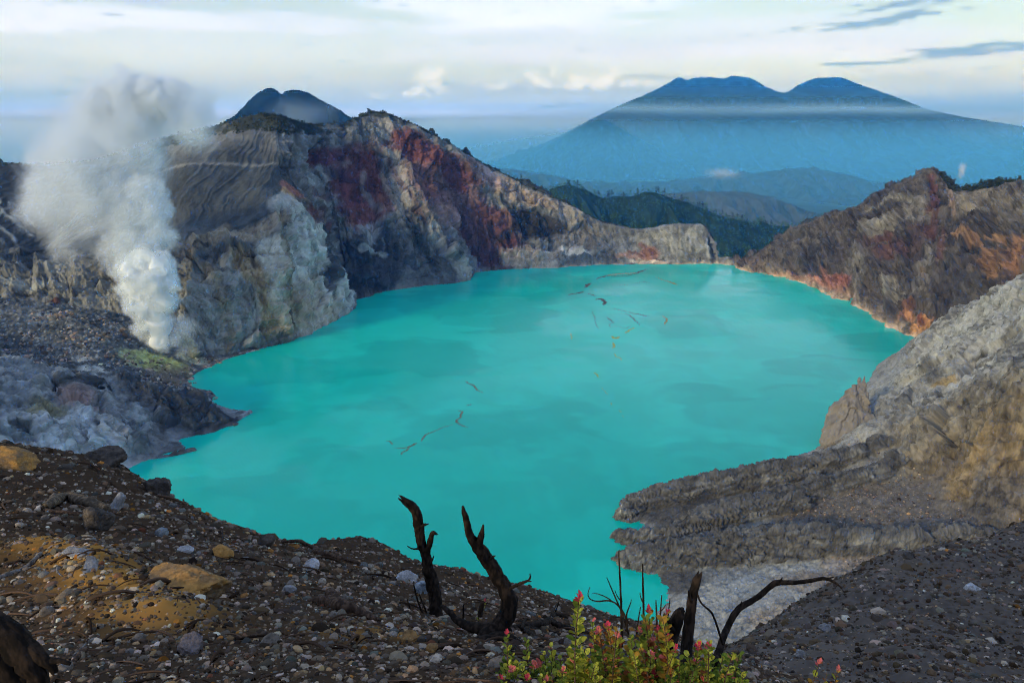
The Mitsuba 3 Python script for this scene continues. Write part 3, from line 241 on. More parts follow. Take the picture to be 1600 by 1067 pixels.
 'R': [[2.04,8.0,193.14],[2.91,8.0,192.54],[5.3,8.5,192.08],[8.89,9.5,191.15],[3.65,12.0,190.08],[4.56,12.5,189.74],[5.89,13.0,189.64],[9.04,15.0,188.23],[13.65,17.0,186.66],[18.07,18.0,185.88],[5.65,17.0,186.5],[7.04,18.5,185.7],[8.75,21.0,184.31],[10.94,24.0,182.9],[10.39,21.0,184.75],[13.58,23.0,183.82],[19.63,25.0,182.7],[26.5,27.0,181.32],[14.22,28.0,181.16],[17.61,32.0,179.54],[19.85,34.0,178.6],[23.61,37.0,177.32],[27.55,39.0,176.35],[32.14,43.0,175.04],[33.55,44.0,174.74],[42.29,47.0,174.17],[54.18,50.0,173.57],[17.74,28.0,181.42],[24.78,32.0,179.65],[2.2,5.0,194.13],[4.23,5.5,193.54],[1.28,6.0,193.78],[3.99,21.72,180.0],[0.36,32.1,164.5],[5.39,23.22,179.2],[1.75,33.6,163.7],[7.1,25.72,177.81],[3.47,36.1,162.31],[9.29,28.72,176.4],[5.65,39.1,160.9],[12.57,32.72,174.66],[8.94,43.1,159.16],[15.96,36.72,173.04],[12.32,47.1,157.54],[18.2,38.72,172.1],[14.56,49.1,156.6],[21.96,41.72,170.82],[18.33,52.1,155.32],[25.89,43.72,169.85],[22.26,54.1,154.35],[31.9,48.72,168.24],[28.27,59.1,152.74],[40.64,51.72,167.67],[37.01,62.1,152.17],[52.52,54.72,167.07],[48.89,65.1,151.57]],
 'SNAG1': [[[-0.561,4.92,196.227,0.0609],[-0.582,4.97,196.328,0.052],[-0.594,5.02,196.441,0.0502],[-0.617,5.04,196.558,0.0504],[-0.635,5.02,196.696,0.0454],[-0.652,5.02,196.796,0.0406],[-0.683,5.0,196.946,0.0357],[-0.693,4.97,197.11,0.0378],[-0.705,4.92,197.254,0.0351],[-0.742,4.9,197.317,0.0326],[-0.791,4.87,197.375,0.012]],[[-0.646,5.02,196.807,0.0239],[-0.619,4.98,196.942,0.0237],[-0.599,4.95,197.025,0.0188],[-0.575,4.92,197.075,0.014],[-0.557,4.92,197.065,0.0047]],[[-0.68,5.0,196.886,0.0105],[-0.712,4.92,196.941,0.0066],[-0.728,4.87,196.972,0.0056],[-0.757,4.82,197.025,0.0037]],[[-0.684,4.97,197.099,0.0166],[-0.648,4.92,197.139,0.0117],[-0.61,4.88,197.172,0.0046]],[[-0.618,4.97,196.757,0.0095],[-0.591,4.92,196.855,0.0066],[-0.581,4.92,196.882,0.0033]],[[-0.76,4.89,197.312,0.0116],[-0.783,4.87,197.359,0.0074],[-0.799,4.86,197.38,0.0037]],[[-0.719,4.92,197.259,0.0117],[-0.699,4.92,197.285,0.007],[-0.694,4.92,197.301,0.0028]]],
 'SNAG2': [[[-0.169,3.48,197.186,0.0563],[-0.127,3.53,197.255,0.0537],[-0.061,3.58,197.296,0.0511],[-0.018,3.6,197.382,0.048],[-0.021,3.61,197.441,0.0447],[-0.036,3.62,197.487,0.0413],[-0.06,3.63,197.538,0.0397],[-0.085,3.64,197.58,0.0398],[-0.113,3.64,197.625,0.0381],[-0.138,3.64,197.665,0.0364],[-0.168,3.63,197.727,0.0345],[-0.192,3.62,197.777,0.031],[-0.221,3.6,197.836,0.024],[-0.239,3.58,197.926,0.0187],[-0.25,3.56,197.991,0.0142],[-0.258,3.54,198.051,0.0061]],[[-0.185,3.62,197.765,0.0241],[-0.173,3.6,197.813,0.0206],[-0.161,3.58,197.872,0.0136],[-0.153,3.56,197.93,0.0044]],[[-0.025,3.61,197.502,0.0103],[0.018,3.58,197.543,0.0089],[0.056,3.55,197.584,0.0081],[0.083,3.53,197.609,0.0067],[0.096,3.51,197.666,0.003]],[[0.049,3.55,197.58,0.0061],[0.076,3.53,197.606,0.0044],[0.103,3.51,197.619,0.0023]],[[-0.123,3.63,197.679,0.0104],[-0.105,3.6,197.711,0.0069],[-0.09,3.58,197.731,0.0027]],[[-0.06,3.62,197.557,0.0076],[-0.056,3.61,197.6,0.0055],[-0.063,3.6,197.631,0.0024]],[[-0.164,3.62,197.753,0.0069],[-0.146,3.6,197.774,0.0034],[-0.149,3.6,197.782,0.0021]],[[-0.085,3.53,197.272,0.0369],[-0.161,3.58,197.267,0.0341],[-0.225,3.63,197.237,0.0311],[-0.29,3.68,197.229,0.0245],[-0.341,3.73,197.239,0.0177],[-0.386,3.78,197.251,0.0144],[-0.417,3.83,197.236,0.0073]],[[-0.204,3.38,197.308,0.045],[-0.103,3.43,197.309,0.049],[0.0,3.48,197.269,0.0298],[0.053,3.48,197.228,0.0166]],[[-0.175,3.53,197.387,0.0134],[-0.168,3.53,197.437,0.0134],[-0.16,3.53,197.477,0.0114]]],
 'STUMPS': [[[[0.787,2.9,197.532,0.0276],[0.808,2.95,197.561,0.0281],[0.826,3.0,197.628,0.0271],[0.827,3.0,197.71,0.0257],[0.83,3.0,197.794,0.0243],[0.834,3.0,197.866,0.0228],[0.841,3.0,197.941,0.02],[0.85,3.0,197.985,0.0171],[0.854,3.0,198.002,0.0114]],[[0.827,2.98,197.87,0.0085],[0.807,2.96,197.918,0.0068],[0.8,2.95,197.952,0.0034]]],[[[0.758,3.1,197.531,0.0354],[0.788,3.15,197.566,0.036],[0.803,3.15,197.632,0.033],[0.819,3.15,197.683,0.027],[0.83,3.15,197.702,0.018]],[[0.786,3.12,197.607,0.0119],[0.756,3.1,197.677,0.0088],[0.745,3.1,197.706,0.0044]]]],
 'ARM': [[[1.064,3.3,197.272,0.022],[1.116,3.4,197.296,0.0194],[1.147,3.45,197.326,0.0181],[1.177,3.5,197.34,0.0183],[1.21,3.52,197.395,0.0174],[1.247,3.53,197.441,0.0181],[1.293,3.54,197.466,0.0162],[1.336,3.55,197.487,0.0155],[1.384,3.55,197.536,0.0149],[1.428,3.54,197.587,0.0155],[1.482,3.52,197.604,0.0127],[1.541,3.5,197.622,0.0113],[1.601,3.47,197.654,0.0099],[1.651,3.44,197.682,0.0088],[1.672,3.42,197.684,0.0072],[1.692,3.4,197.678,0.0055],[1.722,3.4,197.648,0.0023]],[[1.435,3.54,197.587,0.0084],[1.446,3.52,197.62,0.0054],[1.443,3.5,197.649,0.0023]],[[1.644,3.44,197.678,0.0052],[1.667,3.42,197.703,0.0039],[1.673,3.4,197.72,0.0019]],[[1.254,3.53,197.441,0.0074],[1.245,3.52,197.472,0.0047],[1.247,3.52,197.488,0.002]]],
 'THIN': [[[0.843,2.97,197.938,0.0037],[0.851,2.97,197.905,0.0042],[0.89,3.0,197.835,0.0043],[0.941,3.05,197.764,0.0049],[0.978,3.1,197.684,0.005],[1.009,3.15,197.606,0.0054],[1.042,3.2,197.519,0.0058],[1.095,3.3,197.387,0.0063]]],
 'TWIGS': [[[0.476,2.75,197.809,0.0052],[0.467,2.75,197.958,0.005],[0.46,2.75,198.066,0.0044],[0.45,2.75,198.19,0.0037],[0.443,2.75,198.278,0.0021]],[[0.576,2.75,197.809,0.0052],[0.563,2.75,197.958,0.005],[0.554,2.75,198.082,0.0044],[0.545,2.75,198.218,0.0024]],[[0.489,2.75,197.891,0.0047],[0.46,2.75,198.006,0.0039],[0.407,2.75,198.041,0.0034],[0.374,2.75,198.038,0.0031],[0.345,2.75,198.041,0.0026],[0.329,2.75,198.107,0.0016]],[[0.501,2.75,197.875,0.0042],[0.476,2.75,197.958,0.0039],[0.448,2.75,198.031,0.0034],[0.418,2.75,198.104,0.0026],[0.398,2.75,198.153,0.0016]],[[0.504,2.75,197.923,0.0037],[0.491,2.75,197.984,0.0031],[0.5,2.75,198.016,0.0024],[0.507,2.75,198.047,0.0013]],[[0.421,2.75,198.041,0.0026],[0.384,2.75,198.066,0.0021],[0.338,2.75,198.079,0.0013]],[[0.624,2.75,197.842,0.0047],[0.618,2.75,197.955,0.0044],[0.61,2.75,198.044,0.0021]],[[0.634,2.75,197.858,0.0044],[0.633,2.75,197.971,0.0037],[0.633,2.75,198.069,0.0018]],[[0.66,2.75,197.891,0.0042],[0.666,2.75,197.971,0.0034],[0.669,2.75,198.053,0.0018]],[[0.554,2.75,198.035,0.0029],[0.545,2.75,198.057,0.0021],[0.541,2.75,198.079,0.0013]],[[0.467,2.75,198.035,0.0026],[0.444,2.75,198.066,0.0021],[0.435,2.75,198.091,0.0013]],[[0.537,2.75,197.875,0.0039],[0.541,2.75,197.955,0.0031],[0.547,2.75,198.009,0.0018]],[[0.63,2.75,197.987,0.0026],[0.648,2.75,198.009,0.0021],[0.652,2.75,198.022,0.0013]]],
 'TANGLE': [[[-0.023,4.499,196.547,0.0257],[0.101,5.031,196.179,0.0287],[0.235,5.224,196.057,0.0323],[0.336,5.615,195.781,0.0374],[0.406,5.417,195.887,0.0309],[0.513,5.4,195.868,0.0257],[0.618,5.366,195.863,0.0204],[0.756,5.391,195.82,0.0103]],[[0.0,3.744,197.06,0.0143],[0.138,4.575,196.462,0.0174],[0.255,5.094,196.091,0.017],[0.408,5.087,196.055,0.0145],[0.544,4.923,196.136,0.0094]],[[0.336,5.615,195.777,0.0214],[0.467,6.907,194.862,0.0223],[0.585,7.355,194.554,0.021],[0.736,7.39,194.461,0.0141],[1.042,8.727,193.479,0.0083]],[[0.073,4.861,196.287,0.0139],[0.117,5.348,196.022,0.0122],[0.222,6.385,195.303,0.0122],[0.411,8.283,193.936,0.0079]],[[0.14,3.09,197.537,0.0103],[0.308,4.376,196.565,0.0137],[0.387,4.272,196.631,0.0122],[0.56,4.275,196.594,0.0081]],[[0.109,3.616,197.14,0.0083],[0.222,4.93,196.189,0.0094],[0.281,5.315,195.985,0.0081],[0.496,7.571,194.413,0.0072]],[[0.461,5.77,195.62,0.0143],[0.451,4.992,196.111,0.0105],[0.42,3.97,196.836,0.0068]],[[0.015,3.076,197.549,0.0088],[0.073,2.892,197.66,0.0083],[0.147,2.902,197.646,0.0069],[0.229,2.83,197.677,0.0054]]],
 'SAPLING': [[[-0.667,4.9,196.356,0.0084],[-0.702,4.9,196.47,0.0075],[-0.727,4.9,196.582,0.0061],[-0.738,4.9,196.676,0.0033]],[[-0.642,4.9,196.374,0.0079],[-0.677,4.9,196.498,0.0065],[-0.699,4.9,196.565,0.0037]],[[-0.755,4.9,196.356,0.0065],[-0.776,4.9,196.453,0.0051],[-0.792,4.9,196.52,0.0028]],[[-0.37,4.9,196.356,0.0084],[-0.369,4.9,196.43,0.0065],[-0.368,4.9,196.475,0.0037]]],
 'LOG': [[-4.778,6.917,196.183,0.0395],[-4.885,7.216,196.086,0.0549],[-5.049,7.683,195.881,0.0621],[-4.708,7.422,195.982,0.0636],[-4.513,7.319,195.983,0.0627],[-4.264,7.081,196.062,0.0404]],
 'LOG2': [[-4.78,6.917,196.154,0.0197],[-4.535,6.766,196.201,0.0258],[-4.359,6.788,196.175,0.0258],[-4.38,7.037,196.057,0.0167]],
 'DRIFT': [[[-1.372,4.348,196.921,0.0103],[-1.264,4.195,197.01,0.0239],[-1.192,4.129,197.055,0.0354],[-1.095,4.022,197.108,0.0383],[-0.946,3.741,197.28,0.0356],[-0.885,3.741,197.25,0.032],[-0.8,3.654,197.285,0.0209],[-0.746,3.747,197.196,0.0089]],[[-1.122,4.201,196.985,0.028],[-1.202,4.369,196.924,0.0374],[-1.277,4.537,196.838,0.0259]],[[-0.827,3.7,197.261,0.0106],[-0.834,4.003,197.055,0.0076],[-0.791,4.112,196.985,0.0039]]],
 'ROOTL': [[[-3.242,3.989,197.293,0.019],[-3.135,4.008,197.303,0.0172],[-3.132,4.116,197.267,0.0165],[-3.131,4.221,197.231,0.0161],[-3.122,4.287,197.235,0.0147],[-3.324,4.63,197.075,0.0097],[-3.426,4.815,197.017,0.0046]],[[-3.117,4.214,197.235,0.0104],[-3.055,4.214,197.235,0.008],[-2.91,4.091,197.298,0.0039]],[[-2.994,4.161,197.242,0.0079],[-2.931,4.168,197.256,0.0099],[-2.717,3.927,197.402,0.0075],[-2.645,3.86,197.416,0.0037]]],
 'STICK': [[[-1.779,2.576,197.907,0.0078],[-1.824,2.691,197.846,0.009],[-1.848,2.786,197.807,0.008],[-1.871,2.87,197.761,0.0041]]],
 'STICK2': [[[-1.698,2.43,197.984,0.0093],[-1.732,2.524,197.943,0.0108],[-1.802,2.691,197.849,0.0102],[-1.83,2.79,197.79,0.0053]]],
 'TWIGLIE': [[[-3.196,9.229,194.372,0.0132],[-2.961,9.0,194.522,0.0223],[-3.099,9.989,193.865,0.0304],[-2.751,9.341,194.181,0.032],[-2.41,8.589,194.574,0.0311],[-2.291,8.602,194.528,0.0246],[-2.366,9.32,194.041,0.0133]]],
 'ROOTMASS': [[[-1.668,2.0,198.524,0.0381],[-1.6,2.0,198.466,0.0457],[-1.551,2.0,198.407,0.0457],[-1.523,2.0,198.335,0.0381],[-1.521,2.0,198.236,0.0266]],[[-1.687,2.0,198.431,0.0495],[-1.62,2.0,198.359,0.0571],[-1.598,2.0,198.261,0.0495]],[[-1.566,2.0,198.431,0.0228],[-1.512,2.0,198.395,0.0228],[-1.478,2.0,198.359,0.019],[-1.456,2.0,198.31,0.0114]],[[-1.501,2.0,198.344,0.0114],[-1.449,2.0,198.354,0.0095],[-1.4,2.0,198.344,0.0057]],[[-1.585,2.0,198.49,0.019],[-1.55,2.0,198.466,0.0171],[-1.526,2.0,198.431,0.0114]],[[-1.65,2.0,198.31,0.0266],[-1.588,2.0,198.315,0.0228],[-1.542,2.0,198.286,0.0171]]],
}
CZ = [
 (326, 530, 60, (0.211, 0.208, 0.208), 0.8),
 (341, 510, 60, (0.23, 0.227, 0.224), 0.8),
 (246, 385, 32, (0.15, 0.128, 0.099), 0.8),
 (238, 340, 40, (0.153, 0.121, 0.08), 0.9),
 (231, 325, 26, (0.192, 0.128, 0.054), 0.9),
 (226, 345, 18, (0.166, 0.115, 0.057), 0.8),
 (242, 325, 30, (0.173, 0.121, 0.057), 0.8),
 (283, 500, 25, (0.269, 0.256, 0.23), 0.7),
 (206, 415, 14, (0.243, 0.23, 0.211), 0.8),
 (240, 440, 14, (0.128, 0.128, 0.134), 0.7),
 (269, 440, 8, (0.23, 0.16, 0.064), 0.8),
 (193, 420, 8, (0.173, 0.121, 0.064), 0.8),
 (201, 330, 38, (0.131, 0.112, 0.096), 1),
 (172, 336, 30, (0.131, 0.112, 0.096), 1),
 (220, 331, 30, (0.121, 0.106, 0.096), 0.9),
 (143, 335, 18, (0.115, 0.099, 0.086), 0.9),
 (110, 279, 28, (0.217, 0.217, 0.221), 1),
 (101, 294, 20, (0.166, 0.173, 0.182), 0.9),
 (83, 271, 20, (0.198, 0.198, 0.202), 1),
 (127, 280, 18, (0.173, 0.153, 0.144), 0.9),
 (142, 292, 16, (0.16, 0.138, 0.128), 0.9),
 (106, 260, 12, (0.23, 0.185, 0.147), 0.8),
 (207, 290, 30, (0.077, 0.071, 0.067), 0.9),
 (86, 350, 16, (0.083, 0.076, 0.072), 0.95),
 (97, 328, 18, (0.086, 0.079, 0.072), 0.95),
 (71, 321, 16, (0.079, 0.072, 0.068), 0.95),
 (123, 363, 20, (0.09, 0.083, 0.076), 0.9),
 (102, 360, 16, (0.083, 0.076, 0.072), 0.95),
 (139, 369, 16, (0.108, 0.097, 0.09), 0.8),
 (75, 295, 12, (0.072, 0.068, 0.068), 0.9),
 (105, 313, 14, (0.079, 0.072, 0.068), 0.9),
 (120, 313, 14, (0.083, 0.076, 0.072), 0.9),
 (138, 311, 14, (0.086, 0.079, 0.076), 0.9),
 (155, 302, 14, (0.094, 0.086, 0.083), 0.9),
]
LZ = [
 (-263, 407, 28, (0.288, 0.299, 0.313), 0.9),
 (-274, 390, 22, (0.259, 0.27, 0.288), 0.8),
 (-246, 416, 22, (0.259, 0.266, 0.281), 0.8),
 (-262, 433, 14, (0.274, 0.288, 0.31), 0.8),
 (-317, 452, 26, (0.194, 0.205, 0.223), 0.8),
 (-294, 445, 14, (0.252, 0.259, 0.266), 0.7),
 (-283, 428, 12, (0.194, 0.18, 0.122), 0.9),
 (-278, 448, 12, (0.238, 0.173, 0.158), 0.9),
 (-262, 443, 6, (0.216, 0.144, 0.137), 0.7),
 (-231, 475, 26, (0.072, 0.073, 0.079), 1),
 (-212, 475, 20, (0.061, 0.063, 0.068), 1),
 (-250, 482, 16, (0.086, 0.088, 0.094), 0.9),
 (-198, 476, 16, (0.058, 0.058, 0.063), 1),
 (-237, 444, 20, (0.173, 0.18, 0.198), 0.8),
 (-224, 434, 18, (0.122, 0.126, 0.137), 0.9),
 (-206, 433, 14, (0.086, 0.086, 0.09), 1),
 (-294, 463, 10, (0.072, 0.068, 0.061), 0.8),
 (-286, 473, 10, (0.072, 0.065, 0.058), 0.8),
]
LZ2 = [
 (-277, 579, 16, (0.27, 0.243, 0.09), 0.9),
 (-287, 579, 16, (0.378, 0.396, 0.144), 0.9),
 (-297, 571, 14, (0.306, 0.324, 0.144), 0.8),
 (-286, 567, 10, (0.414, 0.432, 0.135), 0.8),
 (-270, 605, 12, (0.27, 0.27, 0.18), 0.7),
 (-269, 564, 22, (0.153, 0.122, 0.09), 0.8),
 (-275, 490, 8, (0.36, 0.27, 0.108), 0.8),
 (-306, 521, 12, (0.378, 0.378, 0.378), 0.8),
 (-324, 542, 8, (0.405, 0.405, 0.405), 0.7),
 (-414, 622, 30, (0.135, 0.135, 0.135), 0.7),
 (-392, 601, 14, (0.18, 0.198, 0.216), 0.7),
]
OCHRE_LINE = [[-3.574,5.0,196.864],[-3.271,4.9,196.895],[-2.774,4.3,197.098],[-2.334,3.85,197.27],[-1.98,3.5,197.418],[-1.809,3.3,197.508]]
OCHRE_SPOTS = [[-0.714,3.4,0.3],[-0.529,3.3,0.16],[-4.119,5.6,0.3],[-0.924,3.3,0.15]]
BOULDERS = [
 ('ochre_slab', [-1.901, 3.827, 197.394], [0.27, 0.233, 0.117], 'ochre_earth', 'big flat topped ochre boulder crusted with soil in the middle of the gravel slope', 11, -14, {'tilt': (-16, 5), 'rough': 0.34}),
 ('ochre_boulder', [-2.485, 5.73, 196.391], [0.109, 0.098, 0.06], 'ochre_earth', 'small bright ochre boulder just behind the big flat ochre one', 12, -25, {'rough': 0.2, 'tilt': (0, 15)}),
 ('grey_lumpy_boulder', [-1.355, 2.691, 197.86], [0.056, 0.056, 0.049], 'purple_boulder', 'rough purplish grey round boulder below the big ochre slab', 14, 0, {'rough': 0.3}),
 ('dark_boulder', [-3.962, 6.405, 196.338], [0.165, 0.146, 0.146], 'dark_earth', 'dark soil covered round boulder at the lower end of the half buried log', 15, 0, {'rough': 0.3}),
 ('pale_long_stone', [-4.382, 7.493, 195.907], [0.064, 0.064, 0.143], 'grey_boulder', 'elongated pale grey stone lying beside the dark round boulder', 16, 0, {'rough': 0.15, 'tilt': (-62, 22), 'category': 'stone'}),
 ('ochre_outcrop', [-6.485, 8.945, 195.743], [0.392, 0.272, 0.145], 'ochre_earth', 'large ochre stained outcrop at the left end of the slope crest', 17, 0, {'rough': 0.3, 'tilt': (0, 18), 'category': 'outcrop'}),
 ('dark_outcrop', [-6.597, 11.211, 194.691], [0.405, 0.32, 0.16], 'dark_earth', 'low dark outcrop on the crest where pale lakeside rocks end', 18, 0, {'rough': 0.4, 'category': 'outcrop'}),
 ('dark_outcrop_001', [-5.07, 9.737, 194.919], [0.195, 0.185, 0.176], 'dark_earth', 'dark knobbly outcrop on the crest directly above the lake, right of the low one', 19, 0, {'rough': 0.4, 'category': 'outcrop'}),
 ('dark_boulder_001', [-2.94, 7.983, 195.118], [0.106, 0.106, 0.099], 'dark_earth', 'round dark boulder at the lowest dip of the crest', 20, 0, {'rough': 0.25}),
 ('white_boulder', [-1.819, 5.969, 196.114], [0.08, 0.074, 0.068], 'pale_boulder', 'blocky whitish boulder lying in the gravel under the thin bent branch', 21, 0, {'rough': 0.15, 'cuts': 9}),
 ('pale_boulder_rock', [-1.052, 6.556, 195.594], [0.112, 0.087, 0.069], 'pale_boulder', 'pale wedge shaped boulder left behind the leaning charred trunk', 22, 20, {'rough': 0.2, 'cuts': 9}),
 ('blue_grey_boulder', [-0.822, 5.969, 195.871], [0.08, 0.074, 0.074], 'blue_boulder', 'blue grey boulder with a white cap right behind the leaning charred trunk', 23, 0, {'rough': 0.2, 'cuts': 8}),
 ('ochre_block', [-0.515, 3.203, 197.504], [0.046, 0.037, 0.03], 'ochre_earth', 'small crumbly ochre block below the left charred trunk', 24, 10, {'rough': 0.25}),
 ('ochre_pebble_rock', [-0.371, 2.966, 197.628], [0.031, 0.031, 0.028], 'ochre_earth', 'rounded tan ochre stone with bumps left of the root base', 25, 0, {'rough': 0.22, 'category': 'stone'}),
 ('blue_grey_stone', [-3.331, 6.366, 196.202], [0.073, 0.067, 0.061], 'blue_boulder', 'rounded blue grey stone among lighter stones above the ochre slab', 26, 0, {'rough': 0.15, 'category': 'stone'}),
 ('grey_slab_stone', [-2.825, 4.294, 197.3], [0.123, 0.065, 0.029], 'grey_boulder', 'flat grey slab on top of the ochre ridge at the left', 27, -15, {'rough': 0.2, 'category': 'stone'}),
 ('grey_slab_stone_001', [-2.52, 3.921, 197.433], [0.045, 0.097, 0.034], 'grey_boulder', 'leaning grey slab on the right flank of the ochre ridge', 28, 25, {'rough': 0.2, 'tilt': (15, 20), 'category': 'stone'}),
 ('lake_view_stone', [-1.555, 4.544, 196.847], [0.052, 0.048, 0.035], 'grey_boulder', 'grey angular stone left of the reddish brown driftwood', 29, 0, {'rough': 0.2, 'category': 'stone'}),
 ('white_stone', [-2.81, 5.703, 196.44], [0.076, 0.049, 0.033], 'pale_boulder', 'flat white stone touching the top of the ochre slab', 30, 0, {'rough': 0.2, 'category': 'stone'}),
 ('slope_stone', [16.532, 23.444, 183.836], [0.312, 0.268, 0.178], 'pale_boulder', 'single pale stone lying on the dark slope at the lower right', 31, 0, {'rough': 0.25, 'category': 'stone'}),
 ('slope_stone_001', [8.338, 17.021, 187.01], [0.194, 0.162, 0.113], 'grey_boulder', 'grey stone low on the dark slope right of the arching dead branch', 32, 0, {'rough': 0.25, 'category': 'stone'}),
 ('slope_stone_002', [5.71, 12.55, 189.83], [0.107, 0.107, 0.072], 'grey_boulder', 'small grey stone on the dark slope close to the shrub', 33, 0, {'rough': 0.25, 'category': 'stone'}),
 ('slope_boulder', [18.26, 30.395, 180.686], [0.289, 0.26, 0.202], 'dark_earth', 'dark boulder on the crest of the dark right slope', 34, 0, {'rough': 0.3}),
]
